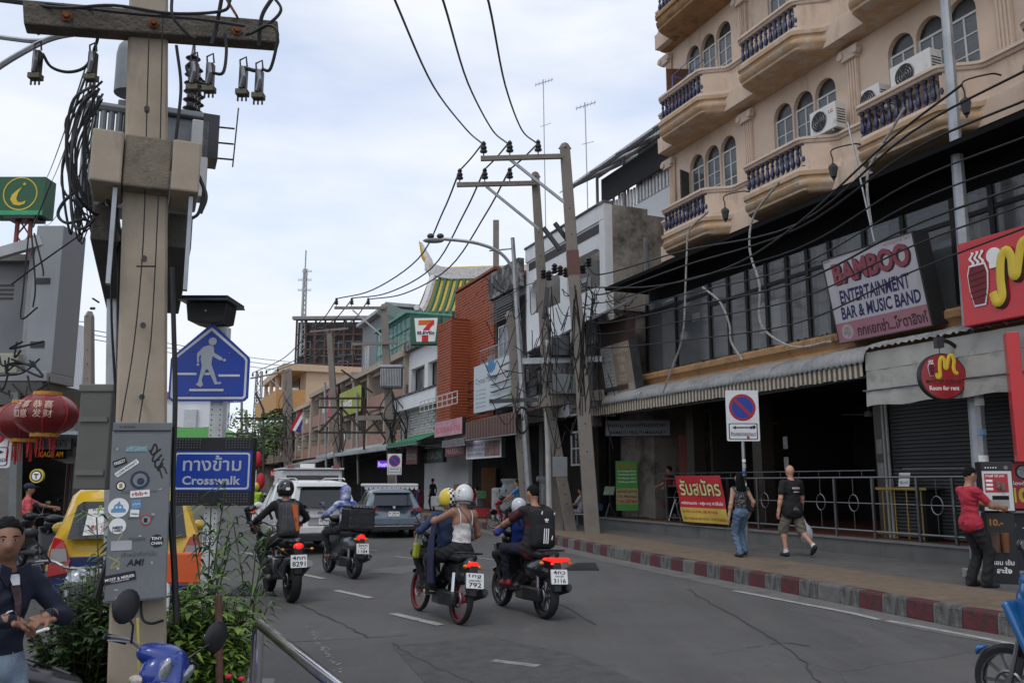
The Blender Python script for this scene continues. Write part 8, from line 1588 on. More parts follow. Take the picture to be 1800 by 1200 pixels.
# plastic wrapped goods and boxes before the far shops
PW=mat('plastic_wrap',(.32,.33,.33),rough=.3,var=.3,vs=6,bump=.9,bs=9)
T=thing('wrapped_cabinet','tall street cart wrapped in clear grey plastic behind the man in blue','wrapped cart',V(893,892,33).xy.to_3d()+Vector((0,0,.2))); sdf_obj('plastic_cover',[('b',(0,0,.65),(.62,.35,.62),None,.08,0),('b',(.2,0,1.35),(.40,.3,.2),None,.08,0),('b',(.2,0,1.56),(.48,.36,.04),None,.03,0)],[PW],T,.04,.12)
T=thing('wrapped_stand','narrow plastic-wrapped stand just left of the short whitewashed pole','wrapped stand',V(962,895,32).xy.to_3d()+Vector((0,0,.2))); sdf_obj('plastic_cover',[('b',(0,0,.8),(.22,.2,.8),None,.08,0),('b',(-.1,0,1.6),(.3,.25,.1),None,.05,0)],[PW],T,.03,.08)
for nm,lab,p0,p1,Y,c in (('cardboard_box','brown cardboard box standing before the dark shopfront',(797,850),(827,872),37,(.22,.12,.05)),('plywood_board','tall brown plywood board leaning in the shopfront',(846,822),(872,895),38,(.16,.07,.03)),('foam_crate','pale foam crate on the pavement by the grey hatchback',(757,872),(780,890),36,(.4,.42,.42)),('green_tray','green tray on the street stall',(838,862),(856,876),35,(.06,.14,.07)),('blue_crate','blue bag lying on the platform end',(1044,885),(1060,897),29,(.02,.06,.14))):
    a,b=V(p0[0],p1[1],Y),V(p1[0],p0[1],Y); o=MB().box(a.x,b.x,Y,Y+.4,a.z,b.z).build(nm,mat('m_'+nm,c,var=.25,vs=4),None,smooth=0,bevel=.02); tag(o,lab,nm.split('_')[1])
T=thing('street_stall','low dark street stall with a red cloth on the far pavement','stall',V(845,905,35).xy.to_3d()+Vector((0,0,.1))); bx('counter',BLKP,T,-.9,.7,0,.5,.5,.62,.01); bx('cloth',mat('stall_red',(.35,.02,.03),var=.2),T,-.3,.4,-.03,.0,.2,.55)
for x in (-.85,.6): bx('leg',STEEL,T,x,x+.05,.1,.15,0,.5)
# ---------------- vehicles
def rear(px,py,rz,back): g=G(px,py); return Vector((g.x-math.sin(rz)*back,g.y+math.cos(rz)*back,0))
SUV=build_suv(rear(566,973,.47,2.1),.47); HB=build_hatch(rear(690,945,.27,1.95),.27); TX=build_taxi(Vector((-5.5,12.6,0)),.40)
vw=paint('van_white',(.60,.60,.59))
T=thing('pickup_truck','white canopied pickup with red roof lamps just ahead of the SUV','pickup',(-7.6,32,0),.36); bx('canopy',vw,T,-1.05,1.05,-1.6,1.2,.9,2.12,.08); bx('rear_window',GLASS,T,-.9,.9,-1.63,-1.58,1.25,1.92,.01); bx('cab',vw,T,-.9,.9,1.2,3.4,.5,1.75,.12); bx('bed',vw,T,-.95,.95,-1.75,3.4,.45,.92,.04); bx('roof_rack',vw,T,-1.08,1.08,-1.7,1.3,2.12,2.18,.01); bx('side_stripe',mat('van_red',(.3,.02,.02)),T,-1.056,-1.05,-1.5,1.1,1.1,1.2)
for x in (-.9,.66): bx('roof_lamp',REDD,T,x,x+.24,-1.72,-1.6,2.18,2.25)
bx('siren',WHT,T,-.25,.25,-.2,.1,2.18,2.34,.02)
for x in (-.8,.8):
    for y in (-.9,2.5): MB().cyl((x-.1,y,.36),(x+.1,y,.36),.36,n=14).build('wheel',RUB,T)
T=thing('canopy_cart','small cart with a white scalloped canopy roof behind the grey-blue hatchback','cart',(-4.9,34.5,0),.25); bx('canopy_roof',mat('canopy_white',(.60,.60,.60),rough=.6,var=.05),T,-1.05,1.05,-.9,.9,1.50,1.62,.04)
s=MB()
for k in range(12): s.prism([(-1.05+.175*k,1.5),(-1.05+.175*k+.03,1.41),(-1.05+.175*k+.09,1.37),(-1.05+.175*k+.145,1.41),(-1.05+.175*(k+1),1.5)],-.915,-.90)
s.build('scalloped_trim',mat('canopy_white',(.6,.6,.6)),T,smooth=0)
for x in (-1,1):
    for y in (-.8,.8): MB().cyl((x,y,.5),(x,y,1.5),.025,n=6).build('post',mat('canopy_blue',(.03,.05,.2)),T)
bx('tray',STEEL,T,-1,1,-.85,.85,.4,.75,.02)
for x in (-.95,.95): MB().cyl((x-.05,0,.3),(x+.05,0,.3),.3,n=14).build('wheel',RUB,T)
bp0=paint('bike_black',(.012,.012,.014)); bpb=paint('bike_blue',(.006,.03,.22)); bpl=paint('bike_light_blue',(.012,.11,.30)); bpg=paint('bike_grey',(.05,.055,.06)); bpr=paint('bike_red',(.30,.012,.02))
Z=.0
r1=.50; L1=rear(512,1058,r1,.68); M1=motorcycle('black motorcycle ridden by the person with the orange and grey backpack',L1,r1,bp0,pl=(('4กท',-.4,.4,.1,.4),('8291',-.4,.4,-.4,-.02)))
r2=.56; L2=rear(621,1017,r2,.63); M2=scooter('dark scooter with round lit tail lamp carrying the black delivery box',L2,r2,bpg,lampw=.14,lamp_shape=2,pl=(('3กท',-.36,.36,.16,.42),('ชลบุรี',-.25,.25,-.06,.1),('1184',-.36,.36,-.42,-.12)),roll=3)
r3=.50; L3=rear(806,1097,r3,.63); M3=scooter('small black scooter with red wheel rims carrying the couple, plate ending 792',L3,r3,bp0,cub=True,lampw=.12,rim=mat('red_rim',(.25,.03,.04),rough=.4),pl=(('1กฐ',-.36,.36,.16,.42),('นครราชสีมา',-.36,.36,-.06,.1),('792',-.36,.36,-.42,-.12)),roll=6,exh=BLKP)
r4=.46; L4=rear(958,1087,r4,.63); M4=scooter('large black maxi scooter with wide lit red tail lamp, plate ending 3116',L4,r4,bp0,lampw=.34,lamp_shape=1,pl=(('4กว',-.36,.36,.16,.42),('ชลบุรี',-.25,.25,-.06,.1),('3116',-.36,.36,-.42,-.12)),roll=3,exh=BLKP)
M5=scooter('bright blue scooter cropped by the right edge of the photo',(4.0,5.98,0),.6,bpl,roll=0,visible_front=True)
sdf_obj('side_fairing',[('e',(0,.38,.86),(.15,.18,.17),None,0),('c',(0,.46,.72),(0,.15,.46),.13,.15,0),('c',(0,-.1,.6),(0,-.7,.75),.13,.1,0)],[bpl],M5,.016,.06)
M6=scooter('blue and black parked scooter at the lower left, headlight towards the camera',(-1.80,3.72,.04),R(-131),bpb,roll=-9,visible_front=True,lamp=False,mk=dict(mirw=.085,mh=.17,ma=1.15))
sdf_obj('front_fairing',[('e',(0,.42,.92),(.125,.12,.17),None,0),('c',(0,.50,1.03),(0,.565,.86),.03,.03,0),('c',(-.13,.36,.78),(-.05,.5,1.0),.03,.03,0),('c',(.13,.36,.78),(.05,.5,1.0),.03,.03,0)],[bpb],M6,.010,.03)
for sg in (-1,1): Rm=Matrix.Rotation(R(-20),3,'X')@Matrix.Rotation(R(sg*18),3,'Y'); MB().ball((sg*.062,.50,.93),.036,.032,.098,14,10,Rm).build('headlamp_lens',LAMPC,M6); MB().ball((sg*.15,.40,.87),.03,.05,.03,8,6).build('front_indicator',mat('indicator_clear',(.45,.4,.35),rough=.15),M6)
from mathutils import Euler
best=None; rm=Euler((0,R(-22),R(-122))).to_matrix()*.88
for i in range(60):
    l=V(222,1065,2.8+.03*i)-rm@Vector((.343,.335,1.22))
    if best is None or abs(l.z)<abs(best.z): best=l
M6.location=best; M6.rotation_euler=(0,R(-22),R(-122)); M6.scale=(.88,.88,.88)
M7=motorcycle('dark parked motorcycle behind the man in the navy jacket',(-3.55,7.35,0),.35+3.14,bp0,lamp=False)
for k,(x,y,a,lb,c) in enumerate(((-9.3,17.3,1.2,'black parked scooter the man in pink is holding',bp0),(-8.4,16.2,.8,'black parked scooter right of the man in pink, white plate showing',bp0),(-9.9,20,1.0,'dark scooter parked behind the others at the left shopfronts',bpg))): scooter(lb,(x,y,0),a,c,lamp=False,pl=(('1กก',-.36,.36,.1,.4),('4%d7'%k,-.36,.36,-.4,-.05)),group='scooters parked on the left side')
gl=Vector((-8.75,29.5,0)); M8=scooter('distant scooter with lit red tail lamp ridden by the person in a lime vest',gl,.35,bp0,lampw=.2,pl=(('1กง',-.36,.36,.1,.4),('55',-.36,.36,-.4,-.05)),roll=0)
M9=scooter('red and white parked scooter under the man in the blue shirt',(V(900,925,29.5).x,29.5,.12),1.25,bpr,seat=BLKP,cub=True,lamp=False)
for k,(x,y,a) in enumerate(((-7.9,36,.3),(-8.8,41,.5),(-7.6,46,.4))): scooter(('scooter parked in the left lane beyond the lime-vest rider','second scooter beyond the lime-vest rider, farther up the road','third, farthest scooter up the left lane')[k],(x,y,0),a,(bp0,bpr,bpg)[k],lamp=False,group='scooters far up the left lane')
# ---------------- riders
def rider(lab,bike,seat=(0,-.28,.88),lean=10,hw=.33,hz=1.07,hy=.25,ft=(.17,.12,.30),bend=8,head=(0,-4),**k):
    kw=dict(pelvis=seat,lean=lean,bend=bend,hands=[(-hw,hy,hz),(hw,hy,hz)],feet=[(-ft[0],ft[1],ft[2],(-.1,1,0)),(ft[0],ft[1],ft[2],(.1,1,0))],knee=((-.6,1,.35),(.6,1,.35)),elbow=(Vector((-.8,-.3,-.7)),Vector((.8,-.3,-.7))),head=head,handspec=[((.2,.75,-.3),(0,0,-1),(1,0,0),1.1),((-.2,.75,-.3),(0,0,-1),(-1,0,0),1.1)])
    kw.update(k); T=person(lab,bike.location,0,**kw); T.rotation_euler=bike.rotation_euler; return T
def backpack(lab,P,col,w=.30,h=.44,d=.17,accents=None,cat='backpack'):
    q=T_info[P.name]; s=q['s']; T=thing('backpack',lab,cat,P.location); T.rotation_euler=P.rotation_euler; up=(q['nb']-q['pv']).normalized(); bk=-q['fw']; bk=(bk-up*bk.dot(up)).normalized(); rt=up.cross(bk)*-1
    c=q['nb']-up*.30*s+bk*(.105+d*.45)*s; Rm=[list(r) for r in Matrix((rt,-bk,up)).transposed()]
    sdf_obj('bag_body',[('b',tuple(c),(w/2,d/2,h/2),Rm,.06,0),('b',tuple(c-up*h*.16+bk*d*.45),(w*.40,d*.2,h*.25),Rm,.05,0),('b',tuple(c+up*h*.22+bk*d*.35),(w*.4,d*.2,h*.16),Rm,.05,0)],[col],T,.013,.03)
    for sg in (-1,1): MB().tube(spline([c+rt*sg*w*.32+up*h*.42-bk*d*.4,q['nb']+rt*sg*.12*s+up*.03*s,q['sh'][0 if sg<0 else 1]-bk*.07*s-rt*sg*.05*s,q['sh'][0 if sg<0 else 1]-up*.2*s-bk*.1*s],4),.02,6).build('strap',col,T)
    MB().tube(spline([c+rt*.04+up*h*.48,c+up*h*.56,c-rt*.04+up*h*.48],4),.009,5).build('handle',col,T)
    if accents: accents(T,c,rt,up,bk,w,h,d)
    return T
bj=cloth('black_jacket',(.012,.012,.014)); dk=cloth('dark_trousers',(.013,.013,.016)); GS=mat('grey_sneaker',(.26,.24,.22),rough=.8,var=.3)
P=rider('rider in black with a full black helmet on the black motorcycle',M1,(0,-.22,.9),8,.38,1.10,.22,(.22,-.08,.28),top=bj,sleeve='long',bottom=dk,shoe=GS,hair=None,h=1.72,bw=1.15); helmet(P,mat('helmet_black',(.012,.012,.013),rough=.15,coat=.5,var=.1),True,True,name='helmet')
q=T_info[P.name]; MB().box(-.03,.03,-.004,.004,-.02,.02).build('helmet_sticker',WHT,P).location=q['hc']-q['hf']*.152+q['hu']*-.0
def acc1(T,c,rt,up,bk,w,h,d):
    m=mat('pack_orange',(.45,.10,.02),rough=.8,var=.2)
    s=MB(); b=c+bk*(d*.56+.012); P_=[b-rt*w*.36+up*h*.40,b-rt*w*.05+up*h*.42,b-rt*w*.16-up*h*.05+bk*.02,b-rt*w*.26-up*h*.40+bk*.012,b-rt*w*.40-up*h*.36]; s.add(P_+[p-bk*.05 for p in P_],[(0,1,2,3,4),(0,5,6,1),(1,6,7,2),(2,7,8,3),(3,8,9,4),(4,9,5,0)]); s.build('orange_panel',m,T,smooth=0)
    for k in (-.02,.2): MB().tube([c+bk*(d*.6)+rt*(w*k)+up*h*.4,c+bk*(d*.72)+rt*(w*(k+.02))+up*0,c+bk*(d*.66)+rt*(w*k)-up*h*.38],.004,4).build('zip',STEEL,T)
backpack('grey backpack with an orange stripe on the back of the motorcycle rider',P,cloth('pack_grey',(.055,.055,.06)),.30,.50,.17,acc1)
jb=mat('camo_blue',(.02,.06,.32),rough=.8,var=0,dirt=.75,dcol=(.55,.57,.6),ds=5.5)
P=rider('rider in a blue and white patterned jacket and head scarf',M2,(0,-.05,.86),6,.33,1.07,.25,(.15,.28,.30),top=jb,sleeve='long',bottom=dk,shoe=mat('brown_sandal',(.2,.11,.07)),hair=None,h=1.62,female=True); q=T_info[P.name]; s=q['s']; hc=q['hc']; Rh=[list(r) for r in Matrix((q['hr'],q['hf'],q['hu'])).transposed()]
sdf_obj('head_scarf',[('e',tuple(hc+q['hu']*.015),(.108*s,.125*s,.135*s),Rh,0),('e',tuple(hc-q['hu']*.11-q['hf']*.02),(.11*s,.11*s,.1*s),Rh,0)],[jb],P,.011,.04,cuts=[('b',tuple(hc+q['hf']*.14),(.07*s,.06*s,.075*s),Rh,.02,0)])
DB=thing('delivery_box','black delivery box strapped on the scooter behind the blue and white rider','delivery box',M2.location); DB.rotation_euler=M2.rotation_euler; vb=mat('vinyl_black',(.018,.018,.02),rough=.35,var=.3,bump=.5,bs=14); bx('box_body',vb,DB,-.24,.24,-.86,-.40,.86,1.24,.03); bx('lid',mat('vinyl_grey',(.04,.04,.043),rough=.4,var=.3,bump=.4,bs=12),DB,-.25,.25,-.87,-.39,1.24,1.29,.015)
for z in (.96,1.12): bx('strap',BLKP,DB,-.245,.245,-.866,-.395,z,z+.03)
for k in range(7): bx('lid_mark',mat('mark_pale',(.2,.2,.2),var=.6),DB,-.2+.06*k,-.165+.06*k,-.874,-.87,1.25,1.28)
# the couple
den=cloth('denim_jacket',(.018,.035,.085)); tank=cloth('white_tank',(.56,.53,.52)); 
P=rider('rider in a dark denim jacket with a yellow helmet with checkered band',M3,(0,-.06,.80),6,.31,1.05,.22,(.13,.24,.31),top=den,sleeve='long',bottom=dk,shoe=SHOE,hair='short',h=1.68,head=(4,-2)); hy=mat('helmet_yellow',(.60,.44,.02),rough=.3,coat=.4,var=.05); helmet(P,hy,False,False,(WHT,BLK),BLKP)
PW2=person('passenger in a white strappy top and white helmet riding behind the denim rider',M3.location,0,h=1.62,pelvis=(0.02,-.44,.88),lean=4,bend=4,hands=[(-.18,-.02,1.24),(.20,-.16,.96)],elbow=(Vector((-1,-.5,-.6)),Vector((1,-.6,-.6))),feet=[(-.15,-.02,.28,(-.1,1,0)),(.17,-.02,.28,(.2,1,0))],knee=((-.8,1,.3),(.8,1,.3)),head=(-12,-6),top=tank,sleeve='none',bottom=dk,shoe=mat('cream_shoe',(.45,.36,.25)),skin=mat('skin_tan',(.27,.135,.085),rough=.5,var=.08,vs=8),hair='short',female=True,fat=1.06,bw=1.25); PW2.rotation_euler=M3.rotation_euler
helmet(PW2,mat('helmet_white',(.62,.61,.6),rough=.25,coat=.4,var=.04),True,False,None,BLKP); q=T_info[PW2.name]; s=q['s']; b0=q['nb']
for n_ in range(2): 
    o=txt(PW2,('Zaza','•••')[n_],-.045,.045,(.0,-.04)[n_],(.04,-.03)[n_],0,BLK,bold=.03,name='helmet_print'); a=R(-30)
    for v in o.data.vertices: x,z=v.co.x,v.co.z; d=(-q['hf']*math.cos(a+x*7)+q['hr']*math.sin(a+x*7)); v.co=q['hc']+q['hu']*(.015+z)+d*.1535*s*(1-.12*abs(math.sin(a)))
# bare upper back: strip the cloth above the bust line of the top
me=[c for c in PW2.children if c.name.startswith('body')][0].data
up=(q['nb']-q['pv']).normalized()
for p in me.polygons:
    if p.material_index==1 and (p.center-q['nb']).dot(up)>-.205*s+.02*math.cos((p.center-q['nb']).dot(q['rt'])*20): p.material_index=0
for sg in (-1,1): MB().tube(spline([b0-up*.21*s+q['rt']*sg*.085*s-q['fw']*.125*s,b0-up*.08*s+q['rt']*sg*.09*s-q['fw']*.115*s,b0+up*.005*s+q['rt']*sg*.095*s-q['fw']*.02*s,b0-up*.06*s+q['rt']*sg*.09*s+q['fw']*.1*s],4),.006,5).build('shoulder_strap',tank,PW2)
MB().tube(spline([b0+up*.01*s-q['rt']*.07*s-q['fw']*.05*s,b0-up*.1*s-q['rt']*.0*s-q['fw']*.125*s,b0-up*.24*s+q['rt']*.1*s-q['fw']*.12*s,b0-up*.42*s+q['rt']*.16*s-q['fw']*.06*s],4),.008,5).build('bag_strap',mat('strap_grey',(.12,.12,.12)),PW2)
s_=MB(); rg=[]
for i in range(10):
    t=i/9; c=Vector((-.27-.03*math.sin(t*4),-.22-.02*t,1.16-.72*t)); w=.06+.035*t; rg.append([(c.x+.03*math.cos(a*.7)*(1+.3*math.sin(a*2+i)),c.y+w*math.sin(a*.7)*(1+.2*math.cos(a*3+i)),c.z) for a in range(9)])
s_.loft(rg); DJ=s_.build('draped_jacket',cloth('navy_drape',(.018,.02,.055)),None,smooth=70); DJ.location=M3.location; DJ.rotation_euler=M3.rotation_euler; tag(DJ,'navy jacket hanging down at the left side of the couple','jacket')
T=thing('drink_bag','clear bag of green drink hanging from the left handlebar of the small scooter','drink bag',M3.location); T.rotation_euler=M3.rotation_euler; sdf_obj('bag_liquid',[('b',(-.31,.20,.80),(.05,.035,.10),None,.03,0)],[mat('green_drink',(.30,.33,.03),rough=.15,var=.15)],T,.01,.02); MB().tube(spline([(-.34,.2,.89),(-.33,.2,.99),(-.31,.22,1.05),(-.29,.2,.99),(-.28,.2,.89)],4),.012,5).build('bag_top',mat('clear_bag',(.45,.46,.4),rough=.2,alpha=.6),T)
# maxi scooter family
rb=mat('red_black_shirt',(.013,.012,.014),rough=.85,var=0,dirt=.48,dcol=(.34,.01,.02),ds=3.2)
P=rider('rider in a black and red shirt with short black hair on the maxi scooter',M4,(0,-.30,.86),4,.34,1.05,.22,(.19,.12,.33),top=rb,sleeve='short',bottom=cloth('navy_jeans',(.012,.016,.03)),shoe=mat('red_sneaker',(.32,.03,.04),var=.4,vs=20),hair='short',h=1.72,fat=1.18,hem=.08,head=(14,-14))
def acc2(T,c,rt,up,bk,w,h,d):
    for k in range(3): 
        x=w*(.02+.085*k); MB().beam(c+bk*(d*.5+.075)+rt*x-up*h*.40,c+bk*(d*.5+.082)+rt*(x-.012)-up*h*.02,.011,.006,bk).build('white_stripe',WHT,T,smooth=0)
    e=c+bk*(d*.5+.075)+rt*w*.05+up*h*.16
    for a in (-42,0,42): dd=up*math.cos(R(a))+rt*math.sin(R(a)); n=rt*math.cos(R(a))-up*math.sin(R(a)); MB().add([e,e+dd*.026+n*.011,e+dd*.046,e+dd*.026-n*.011,e+bk*-.03],[(0,1,2,3),(0,4,1),(0,3,4)]).build('trefoil_leaf',WHT,T,smooth=0)
    MB().beam(e-rt*.02-up*.008,e+rt*.02-up*.008,.006,.006,bk).build('trefoil_bar',WHT,T,smooth=0)
    for p_,l in ((c+bk*(d*.5+.06)-rt*w*.34+up*h*.40,.03),(c+bk*(d*.5+.06)+rt*w*.2+up*h*.42,.04),(c+bk*(d*.5+.07)-rt*w*.2-up*h*.2,.05)): MB().beam(p_,p_-up*l+rt*.012,.012,.006,bk).build('zip_pull',WHT,T,smooth=0)
backpack('black backpack with three white stripes and a trefoil emblem',P,cloth('pack_black',(.012,.012,.013)),.34,.50,.18,acc2)
PC_=rider('child in a blue jacket and white helmet riding in front on the maxi scooter',M4,(-.05,.08,.80),2,.30,1.05,.30,(.12,.3,.36),top=cloth('child_blue',(.01,.03,.20)),sleeve='long',bottom=dk,shoe=SHOE,hair=None,h=1.38,head=(0,0)); helmet(PC_,mat('helmet_pale',(.50,.51,.54),rough=.25,coat=.4,var=.06),True,False,None,BLKP)
P=rider('rider of the blue scooter cropped by the right edge',M5,(0,-.26,.84),4,.33,1.05,.25,(.17,.16,.32),top=bj,sleeve='none',bottom=dk,blen='short',shoe=SHOE,hair='short',h=1.7,skin=SKIN)
P=rider('distant rider in a lime vest and yellow helmet',M8,(0,-.28,.84),4,top=cloth('lime_vest',(.32,.55,.03)),sleeve='short',bottom=dk,hair=None,h=1.66,vox=.025); helmet(P,hy,False,False)
P=rider('man in a blue T-shirt sitting on the red and white parked scooter',M9,(0,-.22,.84),-2,.2,.95,.22,(.17,.12,.12),top=cloth('shirt_blue',(.045,.17,.36)),sleeve='short',bottom=dk,shoe=WHT,hair='short',h=1.7,vox=.022); MB().tube(spline([T_info[P.name]['nb']+Vector((.1,-.03,.03)),T_info[P.name]['ch']+Vector((0,-.12,0)),T_info[P.name]['pv']+Vector((-.16,-.05,.05))],4),.01,5).build('bag_strap',BLK,P)
# ---------------- pedestrians
pr=mat('speckled_top',(.02,.02,.024),rough=.9,var=0,dirt=.5,dcol=(.45,.45,.45),ds=26); jean=cloth('light_jeans',(.10,.155,.23))
W1=person('woman in a speckled sleeveless top and flared blue jeans walking away by the parking sign',(4.55,17.3,KZ),.30,h=1.64,female=True,top=pr,sleeve='none',bottom=jean,bw=1.12,shoe=mat('clog_black',(.015,.013,.012)),hair='long',feet=[(-.06,-.02,0,(-.1,1,0)),(.14,.12,.03,(.35,1,0))],hands=[(-.28,-.02,.80),(.24,.05,.86)],skin=mat('skin_light',(.40,.22,.15),rough=.55,var=.06),vox=.015)
T=thing('shoulder_bag','black shoulder bag at the right hip of the woman in jeans','bag',W1.location,.30); sdf_obj('bag_body',[('b',(.235,.02,.98),(.05,.09,.11),None,.03,0)],[cloth('bag_black',(.012,.012,.012))],T,.012,.02); MB().tube(spline([(.24,.08,1.06),(.2,.06,1.25),(.16,.0,1.38),(.2,-.04,1.2),(.24,-.05,1.06)],4),.01,5).build('strap',BLK,T)
W2=person('bald man in a black printed T-shirt and grey shorts walking away with a plastic bag',(5.60,17.35,KZ),.30,h=1.80,top=cloth('tee_black',(.011,.011,.012)),sleeve='short',bottom=cloth('khaki_shorts',(.19,.165,.13)),blen='short',bw=1.25,hem=.12,sock=mat('white_sock',(.6,.6,.58)),shoe=mat('black_runner',(.02,.02,.022),var=.5,vs=30),hair=None,feet=[(-.10,.14,0,(-.05,1,0)),(.24,-.30,.13,(.12,.75,-.62))],hands=[(-.33,.02,.80),(.33,.16,.82)],knee=((0,1,.1),(.1,1,.1)),skin=SKIN2,fat=1.10,twist=-6,vox=.015)
q=T_info[W2.name]; 
for s_,z0,z1,w_,m_ in (('MUANGTHAI',-.17,-.13,.16,WHT),('boxing',-.20,-.18,.1,REDD),('team',-.235,-.215,.13,WHT)):
    o=txt(W2,s_,-w_/2+.03,w_/2+.03,z0,z1,0,m_,bold=.03,name='shirt_print')
    for v in o.data.vertices: x,z=v.co.x,v.co.z; rt=q['rt']; v.co=q['nb']+q['up']*z+rt*x-q['fw']*(.127-abs(x)**2*1.2)*1.04
MB().prism(disc(.03,0,.022,12),-.003,0).build('shirt_print',REDD,W2).location=q['nb']-q['up']*.19-q['fw']*.136
T=thing('plastic_bag','white plastic carrier bag in the right hand of the bald man','plastic bag',W2.location,.30); sdf_obj('bag_body',[('e',(.41,.15,.42),(.13,.10,.19),None,0),('c',(.41,.15,.5),(.355,.16,.74),.07,.02,0)],[mat('carrier_white',(.48,.50,.54),rough=.4,var=.15,vs=8,bump=.8,bs=14)],T,.013,.05); MB().tube([(.345,.16,.73),(.335,.165,.80)],.014,6).build('bag_handle',mat('carrier_white',(.48,.5,.54)),T)
rp_=cloth('red_polo',(.40,.022,.045)); W3=person('man in a red polo shirt and black trousers pressing the drinks machine',(6.58,12.5,KZ),-1.45,h=1.68,top=rp_,sleeve='short',bottom=cloth('black_slacks',(.010,.010,.011)),bw=1.2,hem=.04,shoe=SHOE,hair='short',hands=[(-.05,.45,1.12),(.13,.42,1.10)],elbow=(Vector((-.4,-1,-.5)),Vector((.6,-1,-.4))),feet=[(-.10,.0,0,(-.1,1,0)),(.10,.10,0,(.15,1,0))],head=(2,-16),fat=1.0,vox=.014,face=True)
q=T_info[W3.name]; MB().tube([q['nb']+Vector((.07*math.cos(a*.5)*1.05,.01+.065*math.sin(a*.5),.005+.01*math.sin(a*.5))) for a in range(13)][:-1],.016,6,closed=True).build('collar',rp_,W3)
mk=cloth('navy_jacket',(.009,.013,.029)); W4=person('man in a navy jacket and pale jeans standing at the lower left holding a cigarette',(-2.56,4.42,0),R(-116),h=1.535,top=mk,sleeve='long',bottom=cloth('pale_jeans',(.21,.27,.33)),hair='short',head=(-26,-8),hands=[(-.10,.24,1.06),(.12,.26,1.07)],elbow=(Vector((-1,-.3,-.6)),Vector((1,-.3,-.6))),feet=[(-.1,0,0,(-.1,1,0)),(.1,.02,0,(.1,1,0))],fat=1.05,vox=.010,face=True,finehands=True,skin=mat('skin_face',(.24,.115,.07),rough=.5,var=.12,vs=12),handspec=[((.85,.12,-.25),(0,-.35,-1),(.2,1,-.3),.75),((-.85,.15,-.3),(0,-.3,-1),(-.2,1,-.3),.6)])
q=T_info[W4.name]; sp=mat('shirt_print_maroon',(.06,.03,.035),var=.8,vs=30); wt=mat('white_tee',(.5,.5,.5))
s=MB(); n=8; A=[q['nb']+Vector((-.028,.095+.03*min(1,i/3),-.03-.035*i)) for i in range(n)]; Bv=[p+Vector((.056-.006*i,0,0)) for i,p in enumerate(A)]; s.add(A+Bv,[(i,i+1,n+i+1,n+i) for i in range(n-1)]); s.build('shirt_front',sp,W4); s=MB(); s.add([q['nb']+Vector(v) for v in ((-.03,.09,-.01),(.03,.09,-.01),(.02,.116,-.06),(-.018,.116,-.06))],[(0,1,2,3)]); s.build('tee_neck',wt,W4)
for sg in (-1,1): s=MB(); s.prism([(sg*.022,.02),(sg*.075,.045),(sg*.085,-.01),(sg*.035,-.075)],.09,.105); o=s.build('collar',mk,W4,smooth=0); o.location=q['nb']
s=MB(); s.tube([(-.0,.0,0),(0,0,.05)],.0045,6); o=s.build('cigarette',WHT,None); o.data.transform(Matrix.Scale(1.7,4)); tag(o,'lit cigarette between the fingers of the man in the navy jacket','cigarette'); o.location=W4.matrix_basis@Vector((.05,.37,1.015)); o.rotation_euler=(R(75),0,R(60))
MB().tube([q['nb']+Vector((0,0,-.0))]*0+[Vector((.125+.03*math.cos(a*.6),.262+.012*math.sin(a*.6),1.085+.03*math.sin(a*.6))) for a in range(10)],.005,5,closed=True).build('wristwatch',CHR,W4)
pk=cloth('salmon_tee',(.55,.09,.10)); P=person('man in a salmon pink T-shirt and dark cap reaching to a parked scooter',(-10.05,18.0,0),-1.0,h=1.66,top=pk,sleeve='short',bottom=dk,hair='short',hands=[(-.15,.65,1.12),(.3,.1,.8)],elbow=(Vector((-.3,-.6,-.5)),Vector((1,-1,-.3))),vox=.02,fat=1.1); q=T_info[P.name]; sdf_obj('cap',[('e',tuple(q['hc']+Vector((0,-.01,.055))),(.098,.11,.075),None,0),('b',tuple(q['hc']+Vector((0,.13,.045))),(.07,.06,.008),None,.008,0)],[cloth('navy_cap',(.02,.025,.06))],P,.014,.02)
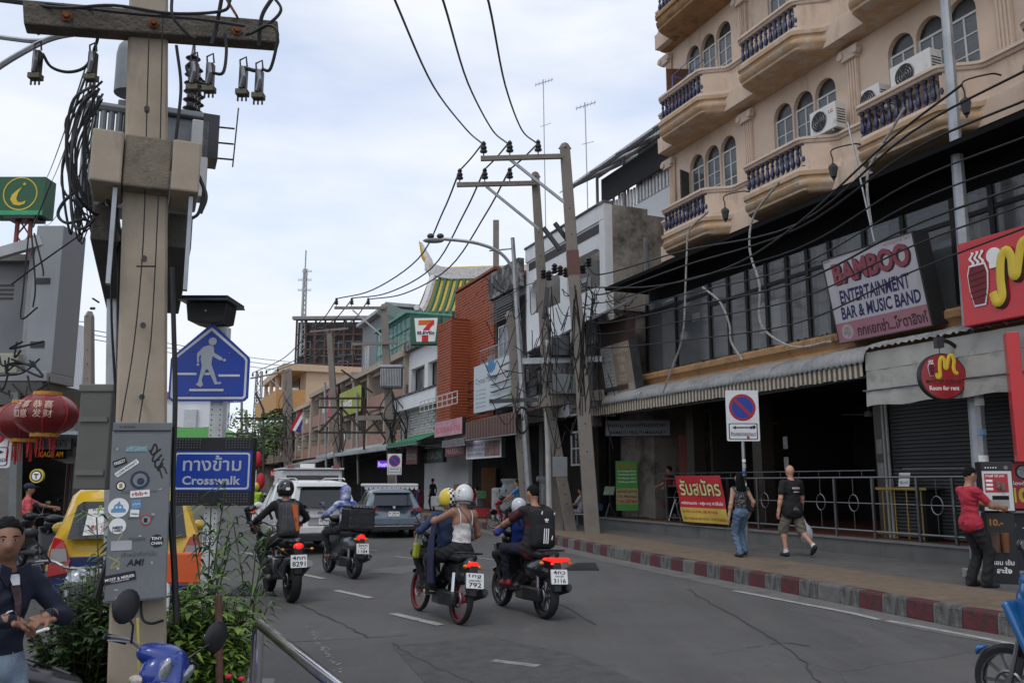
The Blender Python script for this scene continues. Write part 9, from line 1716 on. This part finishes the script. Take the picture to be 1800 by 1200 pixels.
person('person in a maroon shirt cropped by the left edge',(-10.75,17.6,0),-.6,h=1.62,top=cloth('maroon_tee',(.09,.015,.025)),bottom=dk,vox=.025)
def sitter(lab,loc,rz,top,bot,hair='short',sh=None,fem=True): return person(lab,loc,rz,h=1.6,pelvis=(0,0,.50),lean=-4,hands=[(-.12,.34,.64),(.12,.34,.64)],feet=[(-.10,.42,0),(.10,.44,0)],knee=(0,1,.6),top=top,sleeve='short',bottom=bot,shoe=sh or SHOE,hair=hair,female=fem,vox=.025)
c=lambda px,Y,z=KZ: Vector((V(px,890,Y).x,Y,z))
SEATS=[c(1020,29.4),c(1052,29.6),c(837,36),c(735,42),c(756,43)]
sitter('masseuse in white seated on a chair left of the tall pole',SEATS[0],1.2,cloth('masseuse_white',(.45,.44,.46)),cloth('masseuse_mauve',(.30,.27,.33))); sitter('person in orange seated behind the tall pole base',SEATS[1],1.0,cloth('seat_orange',(.35,.10,.02)),dk); sitter('person in red seated at the street stall',SEATS[2],.8,cloth('seat_red',(.3,.02,.04)),dk); sitter('dim seated person in dark red beside the hatchback',SEATS[3],.6,cloth('seat_dark_red',(.12,.015,.02)),dk)
for k,p in enumerate(SEATS):
    if k==4: continue
    T=thing('plastic_chair',('white plastic chair under the masseuse','plastic chair under the person in orange','plastic chair under the person at the stall','plastic chair under the dim seated person')[k],'chair',p,(1.2,1.0,.8,.6)[k]); cm=mat('chair_plastic%d'%(k%2),((.4,.4,.4),(.12,.02,.02))[k%2],rough=.5); bx('seat',cm,T,-.2,.2,-.2,.2,.36,.40); bx('backrest',cm,T,-.2,.2,-.24,-.2,.40,.8)
    for x in (-.18,.15):
        for y in (-.2,.15): bx('leg',cm,T,x,x+.03,y,y+.03,0,.36)
person('woman in a dark red dress standing behind the green price banner',FW(3.05,1.3,.57),.9,h=1.6,female=True,top=cloth('dress_red',(.14,.015,.02)),sleeve='short',bottom=cloth('dress_red',(.14,.015,.02)),hair='pony',vox=.022,hands=[(-.15,.35,1.0),(.2,.3,.95)]); person('woman in black standing in the dim doorway by the far shops',c(760,44),.8,h=1.6,female=True,top=BLACKCLOTH,hair='short',vox=.03)
